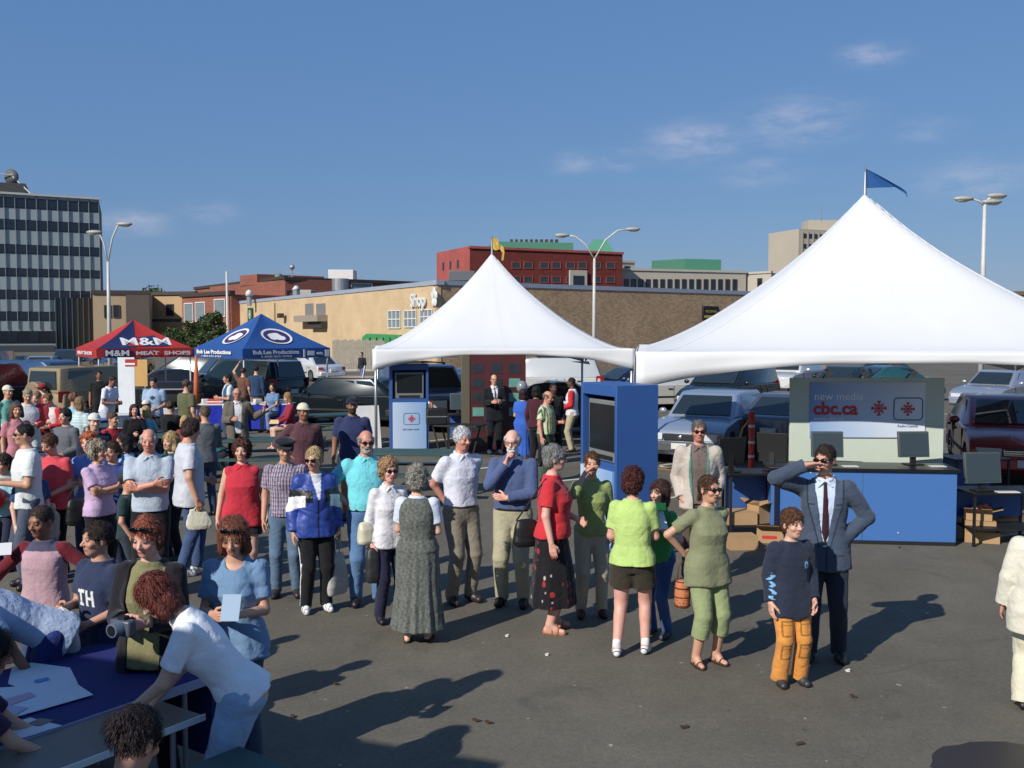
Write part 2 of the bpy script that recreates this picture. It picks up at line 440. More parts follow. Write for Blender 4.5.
PEOPLE = []
def person(pos, H, yaw, label, top=None, bottom=None, hair=('short', (70, 45, 30)), skin='fair', sex='m', w=1.0, hs=None,
           lean=0, side=0, tyaw=0, hy=0, hp=0, L='down', Rr='down', feet=None, hipz=None, shoe=(35, 32, 32), sandals=False,
           over=None, cap=None, shades=False, glasses=False, belt=None, tie=None, seed=None, group='people at the outdoor event', dist=None, socks=None, belly=0.0, beard=None, kneepole=(0, -1, .1), headup=None):
    """builds one person facing -Y turned by yaw (degrees); returns joint positions in world space"""
    seed = seed if seed is not None else (len(PEOPLE)*37 + 11)
    rs = np.random.RandomState(seed)
    X0, Y0 = pos
    D = dist or math.hypot(X0, Y0)
    h = min(max(.0062, D * .00075), .018)
    hh = min(max(.0038, D * .00045), .010)
    hs = (hs or (H/1.75)**.35)*.955
    s = (H - .26*hs)/1.49
    fem = sex == 'f'
    e = np.eye(3)
    Rt = Rz(R(tyaw)) @ Rx(R(lean)) @ Ry(R(side))
    base = np.array([[1,0,0],[0,-1,0],[0,0,1.]])
    FR = (Rt @ base.T).T            # rows: side, forward, up of the torso
    PF = (Rz(R(tyaw*.4)) @ base.T).T
    hz = (hipz if hipz is not None else .92*s)
    O = np.array([0, .12*math.sin(R(lean)) if hipz is None else 0, hz])
    TW = FR.T
    def T(x, f, z): return O + TW @ (np.array([x, f, z])*s)
    sw = (.175 if not fem else .155) * (1 + .25*(w-1))
    S = {1: T(sw, 0, .475), -1: T(-sw, 0, .475)}
    N = T(0, 0, .57)
    Hh = (Rz(R(hy + tyaw)) @ Rx(R(hp)) @ base.T).T
    Hc = N + TW @ np.array([0, .015, .045])*s + Hh.T @ np.array([0, .008, .095])*hs
    def HP(x, f, z): return Hc + Hh.T @ (np.array([x, f, z])*hs)
    l1, l2 = .285*s, .255*s
    arm = {}
    for sg, nm in ((1, L), (-1, Rr)):
        tg, pole, hd, th, curl = ARMS[nm] if isinstance(nm, str) else nm
        m = np.array([sg, 1, 1])
        out = tg[0]
        W = S[sg] + TW @ (np.array([sg*(out + .22*(w-1)*(1 if tg[2] < -.3 and tg[1] < .2 and tg[0] > -.05 else .2)), tg[1] + (.5*(w-1)*.15 + belly if tg[1] > .15 else 0), tg[2]])*s)
        E, W = ik(S[sg], W, l1, l2, TW @ (np.array(pole)*m))
        d = nrm(W - E) if hd is None else nrm(TW @ (np.array(hd)*m))
        b = TW @ (np.array(th)*m); b = nrm(b - d*(b @ d))
        n = np.cross(d, b)*sg
        arm[sg] = dict(S=S[sg], E=E, W=W, d=d, b=b, n=n, curl=curl)
    leg = {}
    if feet is None: feet = ((.11, 0), (-.11, 0))
    ll1, ll2 = .43*s, .415*s
    for sg, ft in ((1, feet[0]), (-1, feet[1])):
        Hj = O + PF.T @ np.array([sg*.088*(1 + .3*(w-1)), 0, -.015])*s
        A = np.array([ft[0]*s, ft[1]*s, .085*s + (ft[2] if len(ft) > 2 else 0)])
        kp = np.array(kneepole, float)*np.array([sg, 1, 1]); 
        K, A = ik(Hj, A, ll1, ll2, kp)
        fa = R(8*sg + (ft[3] if len(ft) > 3 else 0)); fd = Rz(fa) @ np.array([0, -1, 0])
        leg[sg] = dict(H=Hj, K=K, A=A, fd=fd)
    ww = w
    if not fem:
        tab = [(-.13, .10, .085, 0), (-.06, .155, .112, -.005), (.02, .160, .115, 0), (.12, .150, .108, .004), (.22, .155, .108, .004), (.33, .170, .118, .006), (.42, .172, .108, .0), (.475, .148, .086, -.008), (.52, .098, .066, -.01), (.575, .060, .055, -.005)]
    else:
        tab = [(-.13, .11, .09, 0), (-.05, .172, .118, -.012), (.03, .158, .112, -.004), (.13, .128, .095, .004), (.22, .135, .100, .008), (.32, .150, .128, .022), (.40, .150, .110, .012), (.465, .128, .080, -.004), (.52, .080, .058, -.008), (.57, .053, .050, -.004)]
    def mk(inf, zlo=None, zhi=None, loose=0.0, gather=0):
        out = []
        for (z, a, b, c) in tab:
            f = math.exp(-((z - .12)/.2)**2)
            f2 = math.exp(-((z - .10)/.14)**2)
            a2 = a*.95*(1 + (ww-1)*(.55 + .65*f)) ; b2 = b*(1 + (ww-1)*(.4 + .9*f)) + belly*.6*f2; c2 = c + belly*.6*f2 + (ww-1)*.05*f
            out.append([z*s, (a2 + inf*.85)*s, (b2 + inf*.85)*s, c2*s])
        A = np.array(out)
        if loose:
            for i in range(len(A)):
                if A[i, 0] < .33*s:
                    A[i, 1] = max(A[i, 1], np.interp(.33*s, A[:, 0], A[:, 1])*(1 - .25*(1-loose)))
                    A[i, 2] = max(A[i, 2], np.interp(.33*s, A[:, 0], A[:, 2])*(1 - .2*(1-loose)))
        if loose is not None and loose > 0:
            hipa = np.interp(-.055*s, A[:, 0], A[:, 1]) + .010*s; hipb = np.interp(-.055*s, A[:, 0], A[:, 2]) + .010*s
            if zlo is not None and zlo <= -.10 and lean < 30: hipa = max(hipa, .088*(1 + .3*(w-1))*s + rl[0]*.93 + (.022 if bottom and bottom[0] == 'loose' else .010)*s); hipb = max(hipb, rl[0] + (.034 if bottom and bottom[0] == 'loose' else .020)*s)
            for i in range(len(A)):
                if A[i, 0] <= -.05*s: A[i, 1] = hipa*1.02; A[i, 2] = hipb*1.04
                elif A[i, 0] < .05*s: A[i, 1] = max(A[i, 1], hipa*.99); A[i, 2] = max(A[i, 2], hipb*.99)
        lo = zlo*s if zlo is not None else A[0, 0]; hi = zhi*s if zhi is not None else A[-1, 0]
        zz = [lo] + [z for z in A[:, 0] if lo < z < hi] + [hi]
        return [(z, float(np.interp(z, A[:, 0], A[:, 1])), float(np.interp(z, A[:, 0], A[:, 2])), float(np.interp(z, A[:, 0], A[:, 3]))) for z in zz]
    aw = 1 + .45*(w-1); fa_ = .88 if fem else 1.0
    ra = [x*s*aw*fa_ for x in (.050, .040, .040, .027)]
    rl = [x*s*(1 + .5*(w-1)) for x in (.088, .058, .058, .038)]
    skc = np.array(L3(SKIN[skin] if isinstance(skin, str) else skin)) * rs.uniform(.9, 1.08)
    # ---- skin body
    B = Sdf(h)
    B.loft(O, FR, mk(0), k=.02)
    for sg in (1, -1):
        a = arm[sg]; l = leg[sg]
        B.cone(a['S'], a['E'], ra[0], ra[1], .035); B.cone(a['E'], a['W'], ra[2], ra[3], .015)
        B.cone(l['H'], l['K'], rl[0], rl[1], .03); B.cone(l['K'], l['A'], rl[2]*.98, rl[3], .015)
        calf = l['K']*.68 + l['A']*.32; back = -PF[1]*.018*s
        B.ell(calf + back*.7, e, (.043*s, .043*s, .08*s), .03)
        fz = l['A'].copy(); toe = l['A'] + l['fd']*.125*s; heel = l['A'] - l['fd']*.035*s
        toe[2] = l['A'][2] - .058*s; heel[2] = l['A'][2] - .05*s
        B.cone(heel, toe, .030*s, .024*s, .03); B.cone(l['A'], l['A'] + l['fd']*.05*s - np.array([0,0,.035*s]), .034*s, .032*s, .02)
    B.cone(N - TW @ np.array([0, 0, .03])*s, HP(0, -.012, -.05), .056*s*(1 if not fem else .86), .050*hs*(1 if not fem else .88), .03)
    P1, Q1 = B.build()
    C1 = np.tile(skc, (len(P1), 1))
    parts = [(P1, Q1, C1)]
    # ---- head
    G = Sdf(hh)
    G.ell(HP(0, -.012, .030), Hh, [v*hs for v in (.075, .094, .090)], .01)
    jw = .056 if not fem else .050
    G.ell(HP(0, .022, -.035), Hh, [v*hs for v in (jw + .004, .070, .078)], .035)
    G.ell(HP(0, .052, -.088), Hh, [v*hs for v in (.030, .030, .026)], .03)
    G.cone(HP(-.03, .076, .028), HP(.03, .076, .028), .012*hs, .012*hs, .015)
    for sg in (1, -1):
        G.ell(HP(sg*.033, .108, .006), Hh, [v*hs for v in (.019, .018, .013)], .012, 's')
        G.ell(HP(sg*.032, .080, .005), Hh, [v*hs for v in (.013, .013, .011)], .005)
        G.ell(HP(sg*.040, .066, -.028), Hh, [v*hs for v in (.021, .020, .018)], .02)
        G.ell(HP(sg*.077, -.008, -.008), Hh, [v*hs for v in (.010, .018, .031)], .006)
    G.cone(HP(0, .086, .008), HP(0, .110, -.026), .008*hs, .0125*hs, .012)
    G.cone(HP(-.012, .098, -.030), HP(.012, .098, -.030), .008*hs, .008*hs, .008)
    G.cone(HP(-.018, .082, -.059), HP(.018, .082, -.059), .008*hs, .008*hs, .008)
    G.cone(HP(-.015, .080, -.068), HP(.015, .080, -.068), .009*hs, .009*hs, .006)
    G.cone(HP(0, -.012, -.04), N, .050*hs*(1 if not fem else .88), .056*s*(1 if not fem else .86), .03)
    P2, Q2 = G.build()
    q = ((P2 - Hc) @ Hh.T)/hs
    C2 = np.tile(skc, (len(P2), 1))
    fr = q[:, 1] > .03
    flush = np.exp(-(((np.abs(q[:, 0]) - .042)/.022)**2 + ((q[:, 2] + .03)/.025)**2))*fr
    C2 = C2*(1 - flush[:, None]*np.array([.0, .16, .16]))
    lips = fr & (np.abs(q[:, 0]) < .026) & (q[:, 2] < -.053) & (q[:, 2] > -.076)
    C2[lips] = C2[lips]*np.array([.82, .50, .50] if fem else [.85, .62, .60])
    mouth = fr & (np.abs(q[:, 0]) < .022) & (np.abs(q[:, 2] + .0635) < .0028)
    C2[mouth] *= .35
    hc = np.array(L3(hair[1])) if hair else skc*.4
    brow = fr & (np.abs(np.abs(q[:, 0]) - .033) < .018) & (np.abs(q[:, 2] - .027 + 6*(np.abs(q[:, 0])-.033)**2*10) < .0048)
    C2[brow] = C2[brow]*.35 + hc*.5
    ex = np.abs(q[:, 0]) - .032
    eye = fr & ((ex/.0135)**2 + ((q[:, 2] - .005)/.0065)**2 < 1) & (q[:, 1] > .06)
    C2[eye] = C2[eye]*.45
    iris = eye & ((ex/.0065)**2 + ((q[:, 2] - .005)/.0075)**2 < 1)
    C2[iris] = np.array([.035, .028, .025])
    lid = fr & (np.abs(ex) < .015) & (np.abs(q[:, 2] - .0115) < .0025) & (q[:, 1] > .06)
    C2[lid] *= .5
    if beard is not None:
        bc = np.array(L3(beard))
        bm = (q[:, 2] < -.035) & (q[:, 1] > -.01) & (q[:, 2] > -.135) & ~((np.abs(q[:, 0]) < .02) & (np.abs(q[:, 2] + .064) < .010))
        C2[bm] = C2[bm]*.25 + bc*.75
    parts.append((P2, Q2, C2))
    # ---- hands
    for sg in (1, -1):
        a = arm[sg]; W, d, b, n, cu = a['W'], a['d'], a['b'], a['n'], a['curl']
        hk = hs*(.93 if fem else 1.0)
        G = Sdf(min(hh*.9, .008))
        W0 = W - nrm(W - a['E'])*.02
        G.cone(W0 - nrm(W - a['E'])*.03, W + d*.015*hk, ra[3]*.98, .023*hk, .015)
        for i, (off, ln) in enumerate(((.029, .070), (.010, .078), (-.010, .072), (-.028, .058))):
            k0 = W + d*.012*hk + b*off*.55*hk; k1 = W + (d*.085 + b*off)*hk - (d*abs(i-1)*.004)*hk
            G.cone(k0, k1, .0155*hk, .0120*hk, .012)
            p = k1; an = cu*.5
            for j, fr_ in enumerate((.46, .30, .24)):
                dirn = d*math.cos(an) + n*math.sin(an)
                p2 = p + dirn*ln*fr_*hk
                G.cone(p, p2, (.0100 - .0012*j)*hk, (.0092 - .0014*j)*hk, .0015)
                p = p2; an += cu*(.9 + .1*j) + .08*i*0
        t0 = W + (d*.022 + b*.020)*hk; t1 = W + (d*.050 + b*.050 + n*.012)*hk; t2 = W + (d*.078 + b*.056 + n*.026*(1 + cu))*hk; t3 = W + (d*.100 + b*.048 + n*.036*(1 + cu))*hk
        G.cone(t0, t1, .016*hk, .0125*hk, .008); G.cone(t1, t2, .0115*hk, .0105*hk, .004); G.cone(t2, t3, .0105*hk, .008*hk, .002)
        P3, Q3 = G.build()
        parts.append((P3, Q3, np.tile(skc*np.array([1.0, .93, .92]), (len(P3), 1))))
        a['tip'] = W + (d*.09 + n*.03)*hk
    body = to_mesh('person', parts, M_SKIN)
    body.location = (X0, Y0, 0); body.rotation_euler = (0, 0, R(yaw))
    tag(body, label, 'person', group)
    # ---- colour patterns
    def armdist(P):
        best = np.full(len(P), 9.)
        for sg in (1, -1):
            for a_, b_ in ((arm[sg]['S'], arm[sg]['E']), (arm[sg]['E'], arm[sg]['W'])):
                ba = b_ - a_; t = np.clip((P - a_) @ ba/(ba @ ba), 0, 1)
                best = np.minimum(best, np.linalg.norm(P - a_ - t[:, None]*ba, axis=1))
        return best
    def tl(P): return ((P - O) @ FR.T)/s
    def paint(P, c, pat):
        c = np.array(L3(c)); C = np.tile(c, (len(P), 1))
        if pat is None: return C
        kind = pat[0]; q = tl(P)
        if kind == 'raglan':
            m = (armdist(P) < .082*s) & (np.abs(q[:, 0]) > .115 - .12*np.clip(q[:, 2] - .42, 0, .2))
            C[m] = L3(pat[1])
            if len(pat) > 2:
                m2 = (q[:, 2] > .47) & ~m; C[m2] = L3(pat[2])
        elif kind == 'vs':
            m = np.sin(q[:, 0]*2*math.pi/pat[2] + (q[:, 1] < 0)*1.0) > pat[3] if len(pat) > 3 else np.sin(q[:, 0]*2*math.pi/pat[2]) > .2
            C[m] = L3(pat[1])
        elif kind == 'hs':
            m = np.sin(q[:, 2]*2*math.pi/pat[2]) > .2; C[m] = L3(pat[1])
        elif kind == 'plaid':
            u = q[:, 0] + .35*q[:, 1]
            m = np.sin(u*2*math.pi/pat[2]) > .3; C[m] = L3(pat[1])
            m = np.sin(q[:, 2]*2*math.pi/(pat[2]*1.4)) > .5; C[m] = C[m]*.5 + np.array(L3(pat[1]))*.5
        elif kind == 'floral':
            rs2 = np.random.RandomState(3); g = np.floor(P/.075).astype(int)
            key = (g[:, 0]*73856093 ^ g[:, 1]*19349663 ^ g[:, 2]*83492791) & 1023
            rnd = np.random.RandomState(5).uniform(0, 1, (1024, 5))
            cen = (g + .25 + .5*rnd[key][:, :3])*.075
            dd = np.linalg.norm((P - cen)*np.array([1, 1, .7]), axis=1)
            m = (dd < .008 + .016*rnd[key][:, 3]) & (rnd[key][:, 4] > .25)
            C[m] = L3((168, 30, 38)); m2 = m & (rnd[key][:, 4] > .8); C[m2] = L3((190, 170, 160))
        elif kind == 'blue_jacket':
            blk = (q[:, 2] > .27) & (q[:, 2] < .40) & (np.abs(q[:, 0]) > .06); C[blk] = L3((18, 18, 26))
            wt = (q[:, 2] > .20 - .35*(np.abs(q[:, 0]) - .2)) & (q[:, 2] < .34 - .2*(np.abs(q[:, 0])-.15)) & (np.abs(q[:, 0]) > .13); C[wt] = L3((235, 236, 240))
            m = (np.abs(q[:, 0]) < .058 - .20*(.55 - q[:, 2])) & (q[:, 1] > 0) & (q[:, 2] > .28); C[m] = L3((225, 225, 230))
            m = (np.abs(q[:, 0]) < .010) & (q[:, 1] > 0) & (q[:, 2] < .3); C[m] = L3((15, 18, 40))
        elif kind == 'th':
            # white block letters T H on the chest
            u, v = q[:, 0], q[:, 2]; f = q[:, 1] > 0
            def bx(a, b, c_, d_): return f & (u > a) & (u < b) & (v > c_) & (v < d_)
            m = bx(-.088, -.012, .325, .350) | bx(-.062, -.038, .23, .350) | bx(-.075, -.025, .225, .243) | bx(.008, .030, .225, .350) | bx(.062, .084, .225, .350) | bx(.008, .084, .275, .298)
            C[m] = L3((225, 225, 222))
        elif kind == 'blob':
            for (bx_, bz_, rx_, rz_, cc) in pat[1]:
                m = (((q[:, 0] - bx_)/rx_)**2 + ((q[:, 2] - bz_)/rz_)**2 < 1) & (q[:, 1] > 0); C[m] = L3(cc)
        elif kind == 'hoodie':
            m = (((q[:, 0] - .10)/.024)**2 + ((q[:, 2] - .33)/.038)**2 < 1) & (q[:, 1] > 0) & (((q[:, 0] - .10)/.010)**2 + ((q[:, 2] - .33)/.018)**2 > 1); C[m] = L3((110, 175, 225))
            a_ = arm[-1]; ba = a_['W'] - a_['S']; tt = (P - a_['S']) @ ba/(ba @ ba)
            rr = P - a_['S'] - tt[:, None]*ba
            m = (armdist(P) < .1) & (q[:, 0] < -.13) & (tt > .45) & (tt < .95) & (np.abs(np.sin(tt*24 + 1.2)) > .4) & (np.abs(q[:, 0] + .235 - .02*np.sin(tt*40)) < .022) & (q[:, 1] > -.02); C[m] = L3((120, 185, 235))
        elif kind == 'tweed':
            nz = waves(seed + 9, 1, 170)(P); C = C*(1 + .55*nz[:, None]*np.array([1, 1, .95]))
        elif kind == 'suit':
            f = q[:, 1] > 0; z = q[:, 2]; wd = .014 + .071*np.clip((z - .02)/.54, 0, 1); a_ = np.abs(q[:, 0])
            lap = .030 + .045*np.clip((z - .05)/.32, 0, 1) - .10*np.clip(z - .37, 0, 1)
            m = f & (z > .03) & (a_ < wd + lap); C[m] = C[m]*1.22
            m = f & (z > .03) & (np.abs(a_ - wd - lap) < .006); C[m] *= .35
            m = f & (np.abs(z - .36) < .005) & (a_ > wd + .02) & (a_ < wd + lap); C[m] *= .35
            m = f & (z < .03) & (np.abs(q[:, 0] - .01) < .006); C[m] *= .4
            m = f & (np.abs(z + .04) < .005) & (a_ > .07) & (a_ < .15); C[m] *= .5
        elif kind == 'hem':
            C[q[:, 2] < pat[2]] = L3(pat[1])
        return np.clip(C, 0, 1)
    def garment(name, sd, c, pat, amp, m_=None, sd_seed=0):
        P, Q = sd.build(noise=folds_noise(seed + sd_seed, amp*s))
        if pat is None and name in ('polo_shirt', 'shirt') and sd_seed == 7 and ((top and top[0] in ('shirt', 'polo'))):
            C = paint(P, c, None); q = tl(P); zb = .34 if top[0] == 'polo' else -.2
            m = (np.abs(np.abs(q[:, 0]) - .016) < .0035) & (q[:, 1] > 0) & (q[:, 2] > zb); C[m] *= .72
            m = (np.abs(q[:, 0]) < .006) & (q[:, 1] > 0) & (q[:, 2] > zb) & (np.abs(((q[:, 2] + .5) % .09) - .045) < .006); C[m] *= .45
            return to_mesh(name, [(P, Q, C)], m_ or M_CLOTH, body)
        return to_mesh(name, [(P, Q, paint(P, c, pat))], m_ or M_CLOTH, body)
    # ---- bottoms
    if bottom:
        kind, c = bottom[0], bottom[1]; pat = bottom[2] if len(bottom) > 2 else None
        G = Sdf(h)
        if kind in ('trousers', 'jeans', 'shorts', 'capri', 'loose', 'slim'):
            ex_ = {'trousers': .016, 'jeans': .012, 'shorts': .022, 'capri': .016, 'loose': .026, 'slim': .008}[kind]*s
            G.loft(O, FR if hipz is None and lean < 30 else PF, mk(.012 if kind != 'slim' else .008, -.13, .075 if lean < 30 else .0), k=.02)
            for sg in (1, -1):
                l = leg[sg]; H_, K_, A_ = l['H'], l['K'], l['A']
                if kind == 'shorts':
                    G.cone(H_, H_ + (K_ - H_)*(pat[1] if pat and pat[0] == 'len' else .62), rl[0] + ex_, rl[0]*.95 + ex_*1.3, .03, cut=True)
                elif kind == 'capri':
                    G.cone(H_, K_, rl[0] + ex_, rl[1] + ex_*1.1, .03)
                    G.cone(K_, K_ + (A_ - K_)*.48, rl[1] + ex_*1.1, rl[1] + ex_*1.1, .012, cut=True)
                else:
                    G.cone(H_, K_, rl[0] + ex_, rl[1] + ex_, .03)
                    En = A_ - np.array([0, 0, .022*s])
                    r2 = {'trousers': .062, 'jeans': .058, 'loose': .082, 'slim': .046}[kind]*s*(1 + .2*(w-1))
                    G.cone(K_, En, rl[1] + ex_, r2, .012, cut=True)
            if pat and pat[0] == 'len': pat = None
            cc = pat
            P, Q = G.build(noise=folds_noise(seed + 3, (.007 if kind != 'loose' else .009)*s))
            C = paint(P, c, None)
            if pat and pat[0] == 'sidestripe':
                for sg in (1, -1):
                    l = leg[sg]
                    for a_, b_ in ((l['H'], l['K']), (l['K'], l['A'])):
                        ba = b_ - a_; t = (P - a_) @ ba/(ba @ ba); r_ = P - a_ - t[:, None]*ba
                        m = (t > -.15) & (t < 1.05) & (np.abs(r_[:, 1]) < .014*s) & (r_[:, 0]*sg > 0); C[m] = L3(pat[1])
            if kind == 'jeans':
                C = C*(1 + .25*waves(seed + 21, 1, 30, (1, 1, .5))(P)[:, None])
            if pat and pat[0] == 'cargo':
                for zc in (.62, .38):
                    for (xx) in (.10, -.10):
                        edge = (np.abs(np.abs(P[:, 0] - xx*s) - .055*s) < .006) & (np.abs(P[:, 2] - zc*s) < .07*s) | (np.abs(np.abs(P[:, 2] - zc*s) - .07*s) < .007) & (np.abs(P[:, 0] - xx*s) < .06*s) | (np.abs(P[:, 2] - (zc+.035)*s) < .005) & (np.abs(P[:, 0] - xx*s) < .05*s)
                        C[edge & (P[:, 1] < 0)] *= .45
            to_mesh({'shorts': 'shorts', 'capri': 'trousers', 'jeans': 'jeans'}.get(kind, 'trousers'), [(P, Q, np.clip(C, 0, 1))], M_CLOTH, body)
        elif kind == 'skirt':
            hem = bottom[3] if len(bottom) > 3 else .32; fl = bottom[4] if len(bottom) > 4 else .24
            wa = mk(.014, -.05, .07)
            t = [(hem*s - hz, fl*s*w, fl*.82*s*w, 0.01)] + [((hem*s - hz)*.5 - .03, (fl*.85 + .02)*s*w, fl*.7*s*w, 0.01)] + [tuple(x) for x in wa]
            G.loft(O, PF, t, k=.01, n=2.1, folds=(.035, 9, rs.uniform(0, 6)), capk=.006)
            garment('skirt', G, c, pat, .006, sd_seed=4)
        elif kind == 'dress':
            pass
    # ---- tops
    def top_mesh(name, kind, c, pat=None, inf=.014, zlo=-.06, loose=.3, ex_=.016, vneck=0, amp=.006, mt=None, vopen=None, neck=.0):
        G = Sdf(h)
        G.loft(O, FR, mk(inf, zlo, .555 if kind != 'strap' else .50, loose=loose), k=.015, capk=.008)
        for sg in (1, -1):
            a = arm[sg]; S_, E_, W_ = a['S'], a['E'], a['W']
            if kind in ('tee', 'polo'):
                G.cone(S_, S_ + (E_ - S_)*.70, ra[0] + ex_*s, ra[1] + (ex_ + .010)*s, .035, cut=True)
            elif kind in ('long', 'jacket', 'shirt', 'three'):
                tf = {'three': .35}.get(kind, .97)
                G.cone(S_, E_, ra[0] + ex_*s, ra[1] + ex_*s, .035)
                G.cone(E_, E_ + (W_ - E_)*tf, ra[2] + ex_*s, ra[3] + (ex_ + (.004 if kind != 'three' else .012))*s, .012, cut=True)
            elif kind == 'tank':
                G.ell(S_ - TW @ np.array([sg*.02, 0, 0])*s, e, (.06*s, .07*s, .06*s), .03)
        if zlo <= -.10 and lean < 30 and hipz is None:
            exl = {'loose': .026, 'trousers': .016, 'capri': .016, 'shorts': .022, 'jeans': .012}.get(bottom[0] if bottom else '', .01)*s + .013*s
            for sg in (1, -1):
                l = leg[sg]; t_ = max(.05, (l['H'][2] - (O[2] + zlo*s))/(l['H'][2] - l['K'][2])); G.cone(l['H'] + np.array([-.01*sg*s, 0, .05*s]), l['H'] + (l['K'] - l['H'])*t_, rl[0] + exl, rl[0] + exl, .045, cut=True)
        if vneck: G.ell(N + TW @ np.array([0, .05, -.02])*s, FR, (.06*s, .06*s, vneck*s), .01, 's')
        else: G.ell(N + TW @ np.array([0, .015, .03])*s, FR, (.066*s, .072*s, .060*s), .01, 's')
        if vopen:
            zb, wt, wb = vopen
            def f(X, Y, Z):
                x = X - F4(O[0]); y = Y - F4(O[1]); z = Z - F4(O[2])
                u, v, q_ = [x*F4(a[0]) + y*F4(a[1]) + z*F4(a[2]) for a in FR]
                tt = np.clip((q_/s - zb)/(.56 - zb), 0, 1)
                wd = (wb + (wt - wb)*tt)*s
                d = np.maximum(np.abs(u) - wd, .02 - v)
                return np.maximum(d, (zb*s - q_))
            c0 = O; G.add(f, T(-.25, .0, zb), T(.25, .4, .62), .004, 's'); G.p[-1] = (G.p[-1][0], np.min([T(x, y, z) for x in (-.2, .2) for y in (0, .35) for z in (zb, .62)], 0), np.max([T(x, y, z) for x in (-.2, .2) for y in (0, .35) for z in (zb, .62)], 0), .004, 's')
        return garment(name, G, c, pat, amp, mt, sd_seed=7)
    def collar(c, open_=True):
        G = Sdf(hh)
        rN = .060*s*(1 if not fem else .9)
        for sg in (1, -1):
            pts = []
            for i in range(6):
                a_ = math.pi*i/5*.93 + .05
                x_ = sg*math.sin(a_)*rN/s*1.06; f_ = -math.cos(a_)*rN/s*1.08 + .008; z_ = .575 - .035*(i/5)**1.5
                pts.append(T(x_, f_, z_))
            pts.append(T(sg*.052, .082, .495))
            for i in range(len(pts)-1): G.cone(pts[i], pts[i+1], .014*s, .012*s if i < 5 else .008*s, .006)
        P, Q = G.build()
        to_mesh('collar', [(P, Q, np.tile(np.array(L3(c)), (len(P), 1)))], M_CLOTH, body)
    if top:
        kind, c = top[0], top[1]; o_ = dict(top[2]) if len(top) > 2 else {}
        nm = {'tee': 'shirt', 'polo': 'polo_shirt', 'long': 'shirt', 'shirt': 'shirt', 'three': 'top', 'tank': 'top', 'jacket': 'jacket', 'strap': 'top'}[kind]
        nm = o_.pop('name', nm); col_ = o_.pop('collar', None)
        top_mesh(nm, kind, c, **o_)
        if col_ or kind == 'polo': collar(col_ or c)
    if over:
        kind, c = over[0], over[1]; o_ = dict(over[2]) if len(over) > 2 else {}
        if kind == 'dress':
            G = Sdf(h); hem = o_.get('hem', .30); fl = o_.get('flare', .27)
            G.loft(O, FR, mk(.036, 0, .53, loose=.1), k=.012)
            wa = mk(.046, -.02, .10)
            t = [(hem*s - hz, fl*s, fl*.85*s, 0)] + [((hem*s - hz)*.5, (fl*.82)*s, fl*.72*s, 0)] + [tuple(x) for x in wa]
            G.loft(O, PF, t, k=.012, n=2.1, folds=(.05, 11, 1.0), capk=.006)
            G.ell(N + TW @ np.array([0, .02, .0])*s, FR, (.085*s, .11*s, .055*s), .01, 's')
            garment('dress', G, c, o_.get('pat'), .005, sd_seed=5)
        else:
            top_mesh(o_.pop('name', 'jacket'), 'jacket', c, **{**dict(inf=.036, zlo=-.14, loose=.5, ex_=.026, amp=.008), **o_})
    if tie:
        G = Sdf(hh); A_ = mk(.018)
        def fs(z): 
            zz = [r[0] for r in A_]; return (float(np.interp(z*s, zz, [r[2] for r in A_])) + float(np.interp(z*s, zz, [r[3] for r in A_])))/s
        zs_ = [.545, .50, .40, .28, .14, .07]
        pts = [T(.0, fs(z)*(.86 if z > .45 else .97) + .004, z) for z in zs_]; rr = [.014, .013, .018, .022, .026, .008]
        for i in range(5): G.cone(pts[i], pts[i+1], rr[i]*s, rr[i+1]*s, .004)
        P, Q = G.build(); to_mesh('necktie', [(P, Q, np.tile(np.array(L3(tie)), (len(P), 1)))], M_CLOTH, body)
    if belt:
        G = Sdf(h*.8); G.loft(O, FR, mk(.021, .035, .068), k=.01, capk=.004)
        P, Q = G.build(); to_mesh('belt', [(P, Q, np.tile(np.array(L3(belt)), (len(P), 1)))], M_LEATHER, body)
    # ---- shoes
    for sg in (1, -1):
        l = leg[sg]; A_, fd = l['A'], l['fd']; z0 = A_[2] - .085*s
        sc_ = s*(.93 if fem else 1.0)
        G = Sdf(max(hh, .005))
        toe = A_ + fd*.135*sc_; heel = A_ - fd*.045*sc_; mid = A_ + fd*.06*sc_; sidev = np.array([-fd[1], fd[0], 0])
        for v, z_ in ((toe, .034), (heel, .042), (mid, .042)): v[2] = z0 + z_*s
        if sandals:
            for v, z_ in ((toe, .012), (heel, .014), (mid, .012)): v[2] = z0 + z_*s
            G.cone(heel, mid, .034*sc_, .040*sc_, .01); G.cone(mid, toe, .040*sc_, .034*sc_, .01)
            def f(X, Y, Z, zz=z0 + .022*s): return -(zz - Z) + 0*X + 0*Y
            G.add(lambda X, Y, Z, zz=z0 + .024*s: (F4(zz) - Z) + 0*X + 0*Y, toe - .2, toe + .2, .002, 's')
            for t_ in (.03, .09):
                pts = [A_ + fd*t_*sc_ + sidev*math.cos(a_)*.043*sc_ + np.array([0, 0, z0 + .012*s + math.sin(a_)*.052*s*(1.25 - 4*t_) - A_[2]]) for a_ in np.linspace(0, math.pi, 7)]
                for i in range(6): G.cone(pts[i], pts[i+1], .007*s, .007*s, .002)
            pts = [A_ - fd*.035*sc_*math.sin(a_)*1.3 + sidev*math.cos(a_)*.036*sc_ + np.array([0, 0, -.02*s]) for a_ in np.linspace(0, math.pi, 6)]
            for i in range(5): G.cone(pts[i], pts[i+1], .006*s, .006*s, .002)
            P, Q = G.build(); C = np.tile(np.array(L3(shoe)), (len(P), 1))
            to_mesh('sandal', [(P, Q, C)], M_LEATHER, body)
        else:
            G.cone(heel, mid, .036*sc_, .043*sc_, .02); G.cone(mid, toe, .043*sc_, .036*sc_, .02)
